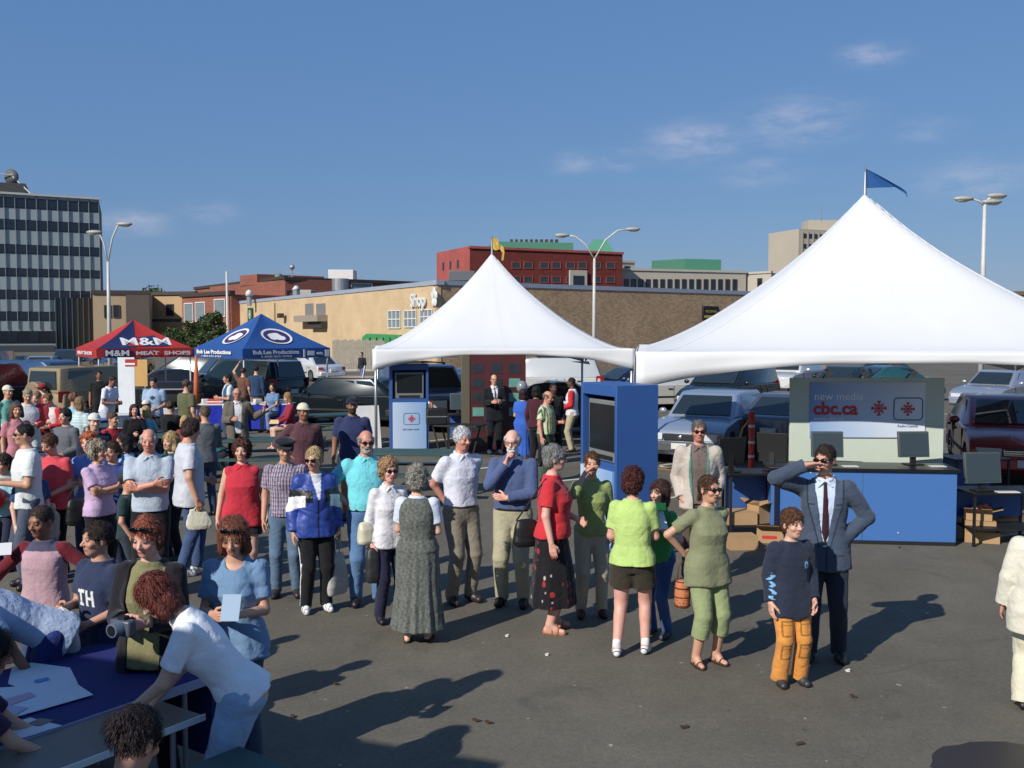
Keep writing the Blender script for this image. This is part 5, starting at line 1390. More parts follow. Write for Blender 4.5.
    WS = [vsx[0], vsx[8], vsx[15], vsx[7]]; RW = [vsx[11], vsx[3], vsx[4], vsx[12]]
    pane('windshield', [onface(WS, s, t) for s, t in ((.05, .12), (.95, .12), (.93, .90), (.07, .90))], .028)
    pane('rear_window', [onface(RW, s, t) for s, t in ((.07, .16), (.93, .16), (.90, .88), (.10, .88))], .028)
    for sgn, off in ((1, 0), (-1, 8)):
        q = [Vector(vsx[i + off]) for i in (1, 2, 5, 6)]         # side face: front-bottom, rear-bottom, rear-top, front-top
        fb = Vector(vsx[0 + off]); ft = Vector(vsx[7 + off]); rb = Vector(vsx[3 + off]); rt = Vector(vsx[4 + off])
        nw = k['sw']; F = [q[0].lerp(fb, .55), q[1].lerp(rb, .35), q[2].lerp(rt, .35), q[3].lerp(ft, .45)]
        for w_ in range(nw):
            s0 = w_/nw + .022; s1 = (w_+1)/nw - .022
            if w_ == 0: s0 = .05
            if w_ == nw-1: s1 = .96
            c4 = [onface(F, s, t) for s, t in ((s0, .15), (s1, .15), (s1, .86), (s0, .86))]
            nn = (c4[1] - c4[0]).cross(c4[3] - c4[0]).normalized()
            if nn.y*sgn < 0: nn = -nn
            MB().add([p + nn*.008 for p in c4] + [p + nn*.026 for p in c4], FB).build('side_window', M_CGL, root)
        # sill moulding and door seams
        MB().box(X(k['wh'][1] - rw - .05), X(k['wh'][0] + rw + .05), sgn*Wd - .01, sgn*Wd + .012, .46, .52).build('side_moulding', M_BLK, root)
        for uu in (cu + .12, (cu + tu)/2 + .02, k['wh'][1] - .42):
            MB().box(X(uu) - .006, X(uu) + .006, sgn*Wd*.985, sgn*Wd*.985 + sgn*.02, .36, cz - .06).build('door_seam', M_BLK, root)
        for uu in ((cu + tu)/2 - .12, (cu + tu)/2 + .85):
            if uu < k['wh'][1] + .2: MB().box(X(uu) - .09, X(uu) + .07, sgn*Wd*.99, sgn*(Wd*.99 + .03), cz - .17, cz - .13).build('door_handle', M_BLK, root)
        MB().ball((X(cu + .32), sgn*(Wd + .10), cz + .08), .085, 10, 6, (.6, 1.1, .8)).build('mirror', paint, root, smooth=True)
    for (u) in k['wh']:
        for sgn in (1, -1):
            c_ = (X(u), sgn*(Wd - .11), r)
            w_ = empty('wheel', c_); w_.parent = root
            t_ = MB(); t_.tube([(0, -.10*1, 0), (0, -.085, 0), (0, .085, 0), (0, .10, 0)], [r*.93, r, r, r*.93], 24); t_.build('tyre', M_TYRE, w_, smooth=False)
            t_ = MB(); yo = sgn*.09; t_.tube([(0, yo*.6, 0), (0, yo*1.18, 0)], [r*.64, r*.60], 20)
            t_.build('rim', M_RIM, w_)
            t_ = MB()
            for a in range(5): an_ = a*2*math.pi/5; t_.beam((r*.2*math.cos(an_), yo*1.20, r*.2*math.sin(an_)), (r*.5*math.cos(an_), yo*1.20, r*.5*math.sin(an_)), .01, r*.10, up=(0, 1, 0))
            t_.build('rim_slot', M_BLK, w_)
            inn = MB(); inn.tube([(X(u), sgn*(Wd - .28), r), (X(u), sgn*(Wd - .30), r)], rw*.98, 20); inn.build('wheel_arch', M_BLK, root)
    bump = paint if lower is None else mat('bumper_%d' % lower[0], lower, rough=.6)
    if kind in ('wagon', 'jeep', 'suv', 'bus'): bump = M_BLK if lower is None else bump
    MB().extr([(X(-.07), -Wd*.86), (X(-.07), Wd*.86), (X(.16), Wd*1.005), (X(.35), Wd*1.008), (X(.35), -Wd*1.008), (X(.16), -Wd*1.005)], 'z', .30, .50).build('front_bumper', bump, root, bevel=.03)
    MB().extr([(X(L+.07), -Wd*.86), (X(L+.07), Wd*.86), (X(L-.16), Wd*1.005), (X(L-.35), Wd*1.008), (X(L-.35), -Wd*1.008), (X(L-.16), -Wd*1.005)], 'z', .32, .54).build('rear_bumper', bump, root, bevel=.03)
    gz0, gz1 = .53, hf - .06
    MB().box(X(-.012), X(.1), -Wd*.42, Wd*.42, gz0, gz1).build('grille', M_BLK if grille != 'chrome' else M_CHR, root, bevel=.01)
    if grille == 'chrome':
        g_ = MB(); [g_.box(X(-.02), X(0), -Wd*.4, Wd*.4, gz0 + .02 + i*.035, gz0 + .035 + i*.035) for i in range(4)]; g_.build('grille_bar', M_BLK, root)
    MB().ball((X(-.02), 0, (gz0 + gz1)/2), .05, 10, 6, (.3, 1.4, .8)).build('badge', M_CHR, root, smooth=True)
    for sgn in (1, -1):
        MB().add([(X(u_), sgn*y_, z_) for z_ in (gz0, gz1 + .01) for (u_, y_) in ((-.006, Wd*.45), (.10, Wd*.88), (.32, Wd*.93), (.25, Wd*.45))], FB).build('headlight', M_HL, root, bevel=.012)
        MB().add([(X(u_), sgn*y_, z_) for z_ in (gz0 + .01, gz1 - .02) for (u_, y_) in ((.075, Wd*.89), (.14, Wd*.95), (.36, Wd*1.004), (.30, Wd*.93))], FB).build('turn_signal', M_AMB, root)
        zz = (.66, tz - .14) if kind in ('sedan', 'hatch', 'wagon') else (.80, tz + .04)
        MB().add([(X(L - u_), sgn*y_, z_) for z_ in zz for (u_, y_) in ((-.012, Wd*.68 if zz[0] < .7 else Wd*.89), (.09, Wd*.93), (.30, Wd*.99), (.25, Wd*.68 if zz[0] < .7 else Wd*.89))], FB).build('tail_light', M_TLR, root, bevel=.01)
    if plate:
        MB().box(X(L + .085), X(L), -.17, .17, .58, .72).build('licence_plate', M_PLATE, root)
        MB().box(X(-.095), X(0), -.16, .16, .36, .48).build('licence_plate', M_PLATE, root)
    for s_ in (.25, -.35): MB().beam((X(cu + .04), s_*Wd, cz + .03), (X(cu + .36), s_*Wd + .38, cz + .25), .015, .012).build('wiper', M_BLK, root)
    if rack:
        g_ = MB(); [g_.beam((X(r0 + .5), s_*wt*.8, rz + .05), (X(r1 - .3), s_*wt*.8, rz + .05), .04, .04) for s_ in (1, -1)]; [g_.beam((X(u_), -wt*.8, rz + .06), (X(u_), wt*.8, rz + .06), .04, .03) for u_ in (r0 + .8, r1 - .7)]
        [g_.box(X(u_) - .03, X(u_) + .03, s_*wt*.8 - .02, s_*wt*.8 + .02, rz - .02, rz + .05) for u_ in (r0 + .55, r1 - .35) for s_ in (1, -1)]
        g_.build('roof_rack', M_BLK, root)
    if spare:
        s_ = MB(); s_.tube([(X(L + .02), 0, 1.0), (X(L + .06), 0, 1.0), (X(L + .24), 0, 1.0), (X(L + .28), 0, 1.0)], [.36, .385, .385, .34], 24); s_.build('spare_wheel_cover', mat('spare_cover', spare, rough=.6), root)
    if lower:
        for sgn in (1, -1): MB().box(X(k['wh'][1] - rw - .02), X(k['wh'][0] + rw + .02), sgn*Wd - .02, sgn*Wd + .008, .24, .45).build('rocker_panel', mat('bumper_%d' % lower[0], lower), root)
    return root

def carat(kind, px, pyg, head, colr, label, Y=None, **kw):
    p = at(px, pyg) if Y is None else (atd(px, Y), Y)
    return car(kind, p, head, colr, label, **kw)
# head: direction the nose points, degrees from +x (so -90 looks at the camera)
car('wagon', (4.55, 22.6), -118, (150, 164, 186), 'silver blue older saloon wagon facing the camera beside the blue kiosk', lower=(70, 74, 82))
car('hatch', (6.75, 22.9), 52, (76, 84, 94), 'dark grey hatchback with red tail lamps right of the silver blue wagon', lower=(46, 48, 52))
car('sedan', (17.4, 35.6), -138, (178, 184, 196), 'silver saloon facing left beyond the burgundy car', metal=.6)
car('hatch', (9.75, 19.6), -108, (150, 30, 50), 'burgundy car with chrome grille at the right edge', grille='chrome', sc=1.08)
car('sedan', (15.0, 40.5), -170, (34, 92, 98), 'teal saloon parked behind the silver saloon')
car('suv', (.9, 37.5), 182, (226, 226, 222), 'white sport utility car seen side on below the left tent', lower=(168, 150, 124), rack=True)
car('sedan', (4.6, 39.0), 205, (28, 36, 62), 'dark navy saloon just behind the white sport utility car')
car('sedan', (5.2, 36.0), 195, (214, 212, 204), 'cream saloon partly showing between the two white tents')
car('sedan', (.9, 27.6), 176, (22, 30, 44), 'black blue saloon low in front of the white sport utility car')
car('suv', (-2.55, 29.6), -62, (96, 120, 152), 'steel blue sport utility car between the small kiosk and the brick photo wall', rack=True)
car('sedan', (-1.6, 33.5), -40, (56, 60, 70), 'dark grey saloon behind the steel blue sport utility car')
car('sedan', (-11.4, 57.5), 128, (220, 222, 220), 'white saloon seen from behind near the board fence')
car('wagon', (-5.2, 30.2), 160, (24, 34, 38), 'black green estate car right of the blue tent')
car('van', (-9.9, 37.0), 150, (22, 44, 46), 'dark green van behind the blue tent')
car('suv', (-11.4, 40.0), -150, (84, 92, 98), 'grey four wheel drive seen under the blue tent', rack=True)
car('jeep', (-12.35, 29.8), 62, (140, 122, 86), 'tan soft top four wheel drive with a spare wheel cover on its back', spare=(134, 112, 84), lower=(40, 38, 36), metal=0, rough=.6)
car('van', (-16.8, 36.5), -22, (50, 84, 128), 'blue minivan with dark windows left of the tan four wheel drive')
car('suv', (-16.2, 31.0), 78, (24, 26, 32), 'black sport utility car at the left edge with a red tail lamp')
car('sedan', (-12.4, 37.5), 20, (36, 40, 48), 'dark saloon under the red tent')
car('van', (-13.7, 43.0), 175, (60, 64, 66), 'charcoal van beyond the red tent')
for i, (px, Y, hd, kd, cc, lb) in enumerate((
    (12, 58, -80, 'sedan', (40, 44, 52), 'dark saloon far back at the left edge'), (42, 57, -84, 'sedan', (150, 160, 168), 'pale silver saloon far back below the office block'),
    (72, 59, -84, 'van', (40, 46, 58), 'dark van far back next to the pale silver saloon'), (22, 47, -78, 'sedan', (120, 30, 34), 'maroon saloon behind the blue minivan'),
    (50, 48, -84, 'hatch', (66, 82, 84), 'grey green hatchback behind the blue minivan'), (95, 62, -90, 'sedan', (200, 200, 196), 'white saloon far back left of the red tent'),
    (-15, 50, -80, 'suv', (60, 64, 72), 'grey sport utility car cut by the left edge'), (130, 66, -90, 'sedan', (50, 56, 60), 'dark saloon far behind the red tent peak'),
    (280, 60, 120, 'sedan', (160, 80, 60), 'rust red saloon far behind the blue tent'), (230, 64, 120, 'hatch', (70, 76, 84), 'grey hatchback far behind the blue tent'),
    (790, 43, -125, 'suv', (214, 216, 214), 'white sport utility car glimpsed under the right tent'), (730, 33, -125, 'van', (28, 38, 40), 'large dark green van under the right tent edge'),
    (845, 40, -130, 'sedan', (36, 52, 50), 'dark green saloon behind the grey backdrop'), (655, 38, -118, 'sedan', (56, 78, 118), 'blue saloon behind the silver blue wagon'),
    (700, 38, 178, 'wagon', (40, 42, 46), 'black estate car behind the silver blue wagon'), (468, 38, 200, 'sedan', (90, 98, 104), 'grey saloon behind the brick photo wall'),
    (398, 40, 160, 'hatch', (44, 60, 84), 'blue hatchback behind the small kiosk'), (880, 46, -140, 'hatch', (120, 60, 50), 'red brown hatchback deep under the right tent'))):
    car(kd, (atd(px, Y), Y), hd, cc, lb)
# red and white traffic things
def post(px, py, H, label, name='marker_post', lean=0, r=.055, col=(216, 52, 36), ropes=()):
    x, y = at(px, py); t = empty(name, (x, y, 0), label=label, cat='marker post', group='orange marker posts')
    MB().tube([(0, 0, 0), (lean, 0, H)], [r*1.05, r], 12).build('post', mat('orange_plastic', col, rough=.45), t, smooth=True)
    MB().cyl((0, 0), .17, 0, .06, 16).build('base', M_BLK, t)
    b = MB()
    for z in (.35, .55, .78): b.tube([(lean*z, 0, H*z), (lean*z, 0, H*z + .05)], r*1.12, 12)
    b.build('white_band', M_WHITEP, t)
    return t, (x + lean, y, H)
# ------------------------------------------------------------------ tents
M_VINYL = mat('white_vinyl', (240, 241, 242), rough=.5, var=.025, vs=.8, trans=.16, bump=.05, bs=2.5)
M_ALU = mat('aluminium_pole', (176, 182, 184), rough=.35, metal=.7, var=.05)
def frame_tent(center, rotz, half, zeave, zpeak, label, flag, flaglabel, exp=1.5, vc=.5, vm=.14, legs=(0, 1, 2, 3)):
    t = empty('marquee_tent', (center[0], center[1], 0), rotz, label, 'tent', 'white peaked marquee tents')
    n = 56; mb = MB(); H = zpeak - zeave
    def z_(u, v):
        p = 7.0; r = (abs(u)**p + abs(v)**p)**(1/p); r = min(r, 1.0)
        e = (1 - r); return zeave + H*(e**exp)*(1 - .06*e*(1-e)*4) + .035*math.sin(9*u)*math.sin(7*v)*r*(1-r) + .003*math.sin(26*math.atan2(v, u))*r*(1-r)*3
    def warp(i):     # finer towards the peak
        q = 2*i/n - 1; return math.copysign(abs(q)**1.15, q)
    vs = [(warp(i)*half, warp(j)*half, z_(warp(i), warp(j))) for j in range(n+1) for i in range(n+1)]
    fs = [(j*(n+1)+i, j*(n+1)+i+1, (j+1)*(n+1)+i+1, (j+1)*(n+1)+i) for j in range(n) for i in range(n)]
    mb.add(vs, fs); c = mb.build('canopy', M_VINYL, t, smooth=True, fixn=False)
    so_ = c.modifiers.new('th', 'SOLIDIFY'); so_.thickness = .008; so_.offset = -1
    for k in range(8):
        a = R(45*k); q = [((i/24), 0 if k % 2 else (i/24)) for i in range(0, 25)]; sx, sy = (round(math.cos(a)), round(math.sin(a)))
        pts = [(sx*i/24*half*.998, sy*i/24*half*.998, z_(sx*i/24, sy*i/24) + .004) for i in range(1, 25)]
        if not (k % 2): 
            pts = [(p[0], p[1], p[2]) for p in pts]
        MB().tube(pts, .006 if k % 2 else .003, 5, cap=False).build('seam', mat('vinyl_seam', (214, 216, 220), rough=.6, var=0), t)
    for k in range(4):
        a = R(90*k); ca, sa = math.cos(a), math.sin(a); mb = MB(); m = 60; vs = []
        for i in range(m+1):
            u = 2*i/m - 1; drop = vm + (vc - vm)*abs(u)**2.6
            for q, j in enumerate((0, .12, .35, .65, 1.0)):
                y = -half*(1.003 + .004*(q > 0)) - .02*math.sin(u*13 + 2.2*j)*j*(.3 + abs(u)); x = u*half*1.004
                z = zeave + .01 - drop*j
                vs.append((x*ca - y*sa, x*sa + y*ca, z))
        fs = [(i*5+q, i*5+5+q, i*5+6+q, i*5+1+q) for i in range(m) for q in range(4)]
        mb.add(vs, fs); v = mb.build('valance', M_VINYL, t, smooth=True, fixn=False)
        so_ = v.modifiers.new('th', 'SOLIDIFY'); so_.thickness = .006
        # eave rail, hip rafters
        h2 = half - .06; p0 = (-h2*ca + h2*sa, -h2*sa - h2*ca, zeave - .07); p1 = (h2*ca + h2*sa, h2*sa - h2*ca, zeave - .07)
        MB().tube([p0, p1], .028, 8).build('eave_rail', M_ALU, t, smooth=True)
        if k in legs:
            MB().tube([(p0[0], p0[1], 0), (p0[0], p0[1], zeave - .06)], .034, 10).cyl((p0[0], p0[1]), .10, 0, .02, 12).build('leg', M_ALU, t, smooth=True)
        MB().tube([(p0[0]*.98, p0[1]*.98, zeave - .1), (p0[0]*.35, p0[1]*.35, zeave - .12)], .012, 6).build('tension_cable', M_ALU, t)
    MB().tube([(0, 0, zeave - .2), (0, 0, zpeak - .02), (0, 0, zpeak + .35)], [.03, .03, .012], 8).build('centre_mast', M_ALU, t)
    f = empty('pennant', (center[0], center[1], zpeak), 0, flaglabel, 'flag')
    MB().tube([(0, 0, -.1), (0, 0, .45)], .013, 6).build('stick', M_ALU, f)
    MB_ = MB(); flag(MB_, f)
    return t
def flag_blue(mb, f):
    pts = [(0, 0, .40), (.22, .03, .30), (.42, -.03, .17), (.60, .02, .09), (.68, .0, .02), (.70, .0, -.08), (.66, .01, .0), (.5, .02, .10), (.28, -.02, .09), (0, 0, .08)]
    n = len(pts); mb.add([p for p in pts] + [(p[0], p[1] + .008, p[2]) for p in pts], [tuple(range(n)), tuple(range(2*n-1, n-1, -1))] + [(i, i+n, (i+1) % n+n, (i+1) % n) for i in range(n)])
    mb.build('cloth', mat('flag_blue', (24, 96, 168), rough=.6, trans=.25), f)
def flag_yellow(mb, f):
    for pts in ([(0, 0, .42), (.13, .05, .40), (.17, 0, .28), (.22, .02, .20), (.20, 0, .10), (.10, -.03, .06), (.02, 0, .10)], [(.18, .05, .26), (.30, .02, .16), (.33, 0, .02), (.30, .0, -.20), (.25, .0, -.20), (.27, 0, .0), (.2, .02, .12)]):
        n = len(pts); mb.add([p for p in pts] + [(p[0], p[1] + .008, p[2]) for p in pts], [tuple(range(n)), tuple(range(2*n-1, n-1, -1))] + [(i, i+n, (i+1) % n+n, (i+1) % n) for i in range(n)])
    mb.build('cloth', mat('flag_yellow', (222, 178, 28), rough=.6, trans=.25), f)
frame_tent((-.53, 26.6), R(7.2), 3.1, 2.36, 4.86, 'smaller white peaked marquee tent left of centre over the photo wall', flag_yellow, 'torn yellow pennant on the peak of the left marquee', exp=1.42)
frame_tent((5.75, 16.43), R(-7.5), 3.64, 2.50, 5.03, 'largest white peaked marquee tent on the right over the counter', flag_blue, 'long blue pennant flying from the peak of the right marquee', exp=1.42, legs=(0, 1, 3))

def popup(nc, rotz, size, ze, zp, vh, colr, label, deco):
    """nc: nearest corner; local x runs along the right-hand face, y along the left-hand face"""
    t = empty('canopy_tent', (nc[0], nc[1], 0), rotz, label, 'tent', 'coloured pop up canopy tents')
    S = size; c = (S/2, S/2); m = colr; mb = MB(); n = 14
    cor = [(0, 0), (S, 0), (S, S), (0, S)]
    for k in range(4):
        a = cor[k]; b = cor[(k+1) % 4]; vs = []
        for j in range(n+1):
            tt = j/n
            for i in range(n+1):
                s = i/n; ex = a[0] + (b[0]-a[0])*s; ey = a[1] + (b[1]-a[1])*s
                sag = -.10*math.sin(math.pi*s)*(math.sin(math.pi*tt)) - .05*math.sin(math.pi*tt)
                vs.append((ex + (c[0]-ex)*tt, ey + (c[1]-ey)*tt, ze + (zp - ze)*tt + sag))
        mb.add(vs, [(j*(n+1)+i, j*(n+1)+i+1, (j+1)*(n+1)+i+1, (j+1)*(n+1)+i) for j in range(n) for i in range(n)])
    cp = mb.build('canopy', m, t, smooth=False); 
    for k in range(4):
        a = cor[k]; b = cor[(k+1) % 4]; vs = []; d = Vector((b[0]-a[0], b[1]-a[1])).normalized(); o = Vector((d.y, -d.x))*.012
        for i in range(21):
            s = i/20; w_ = .012*math.sin(s*19 + k)
            for j in (0, .5, 1): vs.append((a[0] + (b[0]-a[0])*s + o.x*(1 + w_*60*j), a[1] + (b[1]-a[1])*s + o.y*(1 + w_*60*j), ze + .01 - vh*j + (.012*math.sin(s*25) if j == 1 else 0)))
        v = MB().add(vs, [(i*3+j, i*3+3+j, i*3+4+j, i*3+1+j) for i in range(20) for j in range(2)]).build('valance', m, t, smooth=True)
        MB().tube([(a[0] + (.06 if a[0] == 0 else -.06), a[1] + (.06 if a[1] == 0 else -.06), 0), (a[0] + (.06 if a[0] == 0 else -.06), a[1] + (.06 if a[1] == 0 else -.06), ze)], .026, 8).build('leg', M_WHITEP, t)
        MB().beam((a[0], a[1], ze - .25), ((a[0]+b[0])/2, (a[1]+b[1])/2, ze - .05), .02, .03).beam((b[0], b[1], ze - .25), ((a[0]+b[0])/2, (a[1]+b[1])/2, ze - .05), .02, .03).build('truss', M_ALU, t)
    deco(t, S, ze, zp, vh)
    return t
M_CRED = mat('canopy_red', (196, 38, 34), rough=.6, var=.05, trans=.2); M_CBLUE = mat('canopy_blue', (30, 88, 166), rough=.6, var=.05, trans=.2)
M_CNAVY = mat('canopy_navy', (30, 44, 96), rough=.6, var=.05); M_TXW = mat('white_print', (228, 228, 228), rough=.6, var=0)
def slope_pt(S, ze, zp, s, t, off=.05):
    """point on the right-hand (y = 0) slope: s along the eave, t up the slope"""
    a = math.atan2(zp - ze, S/2); x = s*S + (S/2 - s*S)*t; sag = -.10*math.sin(math.pi*s)*math.sin(math.pi*t) - .05*math.sin(math.pi*t)
    return (x, S/2*t - math.sin(a)*off, ze + (zp-ze)*t + sag + math.cos(a)*off)
def slope_patch(S, ze, zp, pts, off, m, name, t, left=False):
    P = []; 
    n = 8; 
    # bilinear patch over 4 (s, t) corners, follows the sagging cloth
    vs = []
    for j in range(n+1):
        for i in range(n+1):
            u, v = i/n, j/n
            s = (pts[0][0]*(1-u) + pts[1][0]*u)*(1-v) + (pts[3][0]*(1-u) + pts[2][0]*u)*v
            q = (pts[0][1]*(1-u) + pts[1][1]*u)*(1-v) + (pts[3][1]*(1-u) + pts[2][1]*u)*v
            p = slope_pt(S, ze, zp, s, q, off)
            if left: p = (p[1], p[0], p[2])
            vs.append(p)
    return MB().add(vs, [(j*(n+1)+i, j*(n+1)+i+1, (j+1)*(n+1)+i+1, (j+1)*(n+1)+i) for j in range(n) for i in range(n)]).build(name, m, t, fixn=False)
def deco_red(t, S, ze, zp, vh):
    a = math.atan2(zp - ze, S/2)
    slope_patch(S, ze, zp, [(0.0, .02), (.40, .02), (.40, .98), (.05, .98)], .010, M_CNAVY, 'navy_panel', t)
    slope_patch(S, ze, zp, [(.30, .10), (.80, .10), (.84, .54), (.36, .54)], .020, M_CNAVY, 'letter_panel', t)
    slope_patch(S, ze, zp, [(.30, .11), (.50, .11), (.52, .50), (.34, .50)], .026, M_CRED, 'letter_panel', t)
    text_obj('large_lettering', 'M&M', M_TXW, .62, slope_pt(S, ze, zp, .555, .30, .06), (a, 0, 0), t, extr=.004, off=.010, fit=1.55)
    text_obj('small_lettering', 'M&M', M_TXW, .26, (S*.20, -.07, ze - vh*.5), (R(90), 0, 0), t, extr=.003, off=.005, fit=.72)
    MB().box(S*.07, S*.335, -.055, -.035, ze - vh + .01, ze - .01).build('valance_patch', M_CNAVY, t)
    text_obj('small_lettering', 'MEAT  SHOPS', M_TXW, .16, (S*.68, -.06, ze - vh*.52), (R(90), 0, 0), t, extr=.003, off=.004, fit=S*.58)
    text_obj('side_lettering', 'MEAT SHOPS', M_TXW, .15, (-.06, S*.5, ze - vh*.52), (R(90), 0, R(-90)), t, extr=.003, off=.003, fit=S*.7)
def ring(mb, p, q, r0, r1, n=36, sx=1.0):
    for i in range(n):
        a0, a1 = 2*math.pi*i/n, 2*math.pi*(i+1)/n
        mb.add([p(r0*math.cos(a0)*sx, r0*math.sin(a0)), p(r1*math.cos(a0)*sx, r1*math.sin(a0)), p(r1*math.cos(a1)*sx, r1*math.sin(a1)), p(r0*math.cos(a1)*sx, r0*math.sin(a1))], [(0, 1, 2, 3)])
    return mb
def deco_blue(t, S, ze, zp, vh):
    a = math.atan2(zp - ze, S/2)
    for left in (False, True):
        def P_(u, v, off=.03):
            q = slope_pt(S, ze, zp, .5 + (u)/S/(1 - .42), .42 + v/(S/2/math.cos(a)), off)
            # keep metric width along the eave direction
            q = (S/2 + u, q[1], q[2]); return (q[1], q[0], q[2]) if left else q
        mb = MB(); ring(mb, P_, None, .40, .47, sx=1.15); mb.build('emblem_ring', M_TXW, t, fixn=False)
        mb = MB(); ring(mb, lambda u, v: P_(u, v, .026), None, .0, .40, sx=1.15); mb.build('emblem_field', mat('emblem_purple', (66, 40, 96), rough=.6), t, fixn=False)
        mb = MB()
        for (cx, cy, rr, sx) in ((-.05, .05, .17, 1.5), (.10, -.06, .15, 1.3), (-.16, -.08, .10, 1.3), (.02, .16, .08, 1.8)):
            mb_ = lambda u, v: P_(u + cx, v + cy, .04 + cx*.01)
            ring(mb, mb_, None, 0, rr, n=14, sx=sx)
        mb.build('emblem_swirl', M_TXW, t, fixn=False)
    text_obj('lettering', 'Bob Lee Productions', M_TXW, .17, (S*.36, -.06, ze - vh*.36), (R(90), 0, 0), t, extr=.003, off=.006, fit=S*.52)
    text_obj('phone_lettering', '1-800-555-2764', M_TXW, .08, (S*.36, -.06, ze - vh*.78), (R(90), 0, 0), t, extr=.003, fit=S*.34)
    text_obj('lettering', 'Bob Lee Productions', M_TXW, .17, (-.06, S*.55, ze - vh*.36), (R(90), 0, R(-90)), t, extr=.003, off=.006, fit=S*.7)
    text_obj('phone_lettering', '1-800-555-2764', M_TXW, .08, (-.06, S*.6, ze - vh*.78), (R(90), 0, R(-90)), t, extr=.003, fit=S*.4)
    mb = MB(); mb.box(S*.67, S*.69, -.07, -.06, ze - vh + .03, ze - .03); mb.box(S*.72, S*.80, -.07, -.06, ze - vh*.72, ze - vh*.25); mb.box(S*.83, S*.90, -.07, -.06, ze - vh*.6, ze - vh*.4); mb.box(S*.93, S*.98, -.07, -.06, ze - vh*.85, ze - vh*.15); mb.build('sponsor_marks', M_TXW, t)
popup((-13.07, 31.5), math.atan2(.57, .82), 3.0, 2.24, 3.18, .30, M_CRED, 'red and navy pop up canopy with white M&M lettering at the left', deco_red)
popup((-8.34, 31.0), math.atan2(.70, .71), 3.2, 2.24, 3.38, .32, M_CBLUE, 'royal blue pop up canopy with oval emblem left of the white marquee', deco_blue)

# ------------------------------------------------------------------ signs, kiosks, panels
def grad_mat(name, c0, c1, axis, lo, hi, mid=None):
    """a printed panel whose ink fades from one colour to another"""
    if name in _M: return _M[name]
    m = bpy.data.materials.new(name); m.use_nodes = True; nt = m.node_tree; N = nt.nodes; K = nt.links; b = N['Principled BSDF']; b.inputs['Roughness'].default_value = .35
    tc = N.new('ShaderNodeTexCoord'); sp = N.new('ShaderNodeSeparateXYZ'); K.new(tc.outputs['Object'], sp.inputs[0])
    nz = N.new('ShaderNodeTexNoise'); nz.inputs['Scale'].default_value = .8; K.new(tc.outputs['Object'], nz.inputs['Vector'])
    ad = N.new('ShaderNodeMath'); ad.operation = 'MULTIPLY_ADD'; ad.inputs[1].default_value = .5*(hi - lo); K.new(nz.outputs['Fac'], ad.inputs[0]); K.new(sp.outputs[axis], ad.inputs[2])
    mr = N.new('ShaderNodeMapRange'); mr.inputs[1].default_value = lo + .2*(hi-lo); mr.inputs[2].default_value = hi + .2*(hi-lo); K.new(ad.outputs[0], mr.inputs[0])
    cr = N.new('ShaderNodeValToRGB'); cr.color_ramp.elements[0].color = (*L3(c0), 1); cr.color_ramp.elements[1].color = (*L3(c1), 1)
    if mid: e = cr.color_ramp.elements.new(.5); e.color = (*L3(mid), 1)
    K.new(mr.outputs[0], cr.inputs[0]); K.new(cr.outputs[0], b.inputs['Base Color']); _M[name] = m; return m
M_KBLUE = mat('kiosk_blue', (40, 88, 158), rough=.45, var=.03); M_DBLUE = mat('counter_blue', (58, 112, 182), rough=.4, var=.03)
M_GEM = mat('emblem_red', (206, 32, 44), rough=.5, var=0); M_GREYL = mat('pale_outline', (60, 84, 120), rough=.5, var=0); M_SCR = mat('dead_screen', (30, 34, 38), rough=.12, var=0, spec=.7)
M_TVG = mat('television_grey', (120, 122, 120), rough=.45); M_LCD = mat('monitor_grey', (70, 80, 84), rough=.5); M_LCDS = mat('monitor_screen', (58, 70, 76), rough=.25, var=.05)
def gem(name, r, loc, parent, m=None, y=-.004):
    """round emblem: a disc with segments around it, flat on the xz plane"""
    mb = MB(); cx, cz = loc[0], loc[2]; yy = loc[1]
    def disc(x, z, rr, a0=0, a1=2*math.pi, n=14, r0=0.0):
        for i in range(n):
            t0 = a0 + (a1-a0)*i/n; t1 = a0 + (a1-a0)*(i+1)/n
            mb.add([(x + r0*math.cos(t0), yy, z + r0*math.sin(t0)), (x + rr*math.cos(t0), yy, z + rr*math.sin(t0)), (x + rr*math.cos(t1), yy, z + rr*math.sin(t1)), (x + r0*math.cos(t1), yy, z + r0*math.sin(t1))], [(0, 1, 2, 3)])
    disc(cx, cz, .26*r)
    for k in range(8):
        a = k*math.pi/4; w = .30
        disc(cx, cz, .62*r, a - w, a + w, 5, .32*r)
    for k in range(4):
        a = k*math.pi/2; disc(cx, cz, 1.0*r, a - .24, a + .24, 5, .69*r)
        a += math.pi/4; disc(cx, cz, .86*r, a - .16, a + .16, 4, .68*r)
    return mb.build(name, m or M_GEM, parent, fixn=False)
def rrect(name, x0, x1, z0, z1, y, th, m, parent, rad=.05):
    mb = MB(); pts = []
    for (cx, cz, a0) in ((x1-rad, z1-rad, 0), (x0+rad, z1-rad, 90), (x0+rad, z0+rad, 180), (x1-rad, z0+rad, 270)):
        for i in range(6): a = R(a0 + 18*i); pts.append((cx + rad*math.cos(a), cz + rad*math.sin(a), cx + (rad-th)*math.cos(a), cz + (rad-th)*math.sin(a)))
    n = len(pts)
    for i in range(n):
        p, q = pts[i], pts[(i+1) % n]
        mb.add([(p[0], y, p[1]), (q[0], y, q[1]), (q[2], y, q[3]), (p[2], y, p[3])], [(0, 1, 2, 3)])
    return mb.build(name, m, parent, fixn=False)
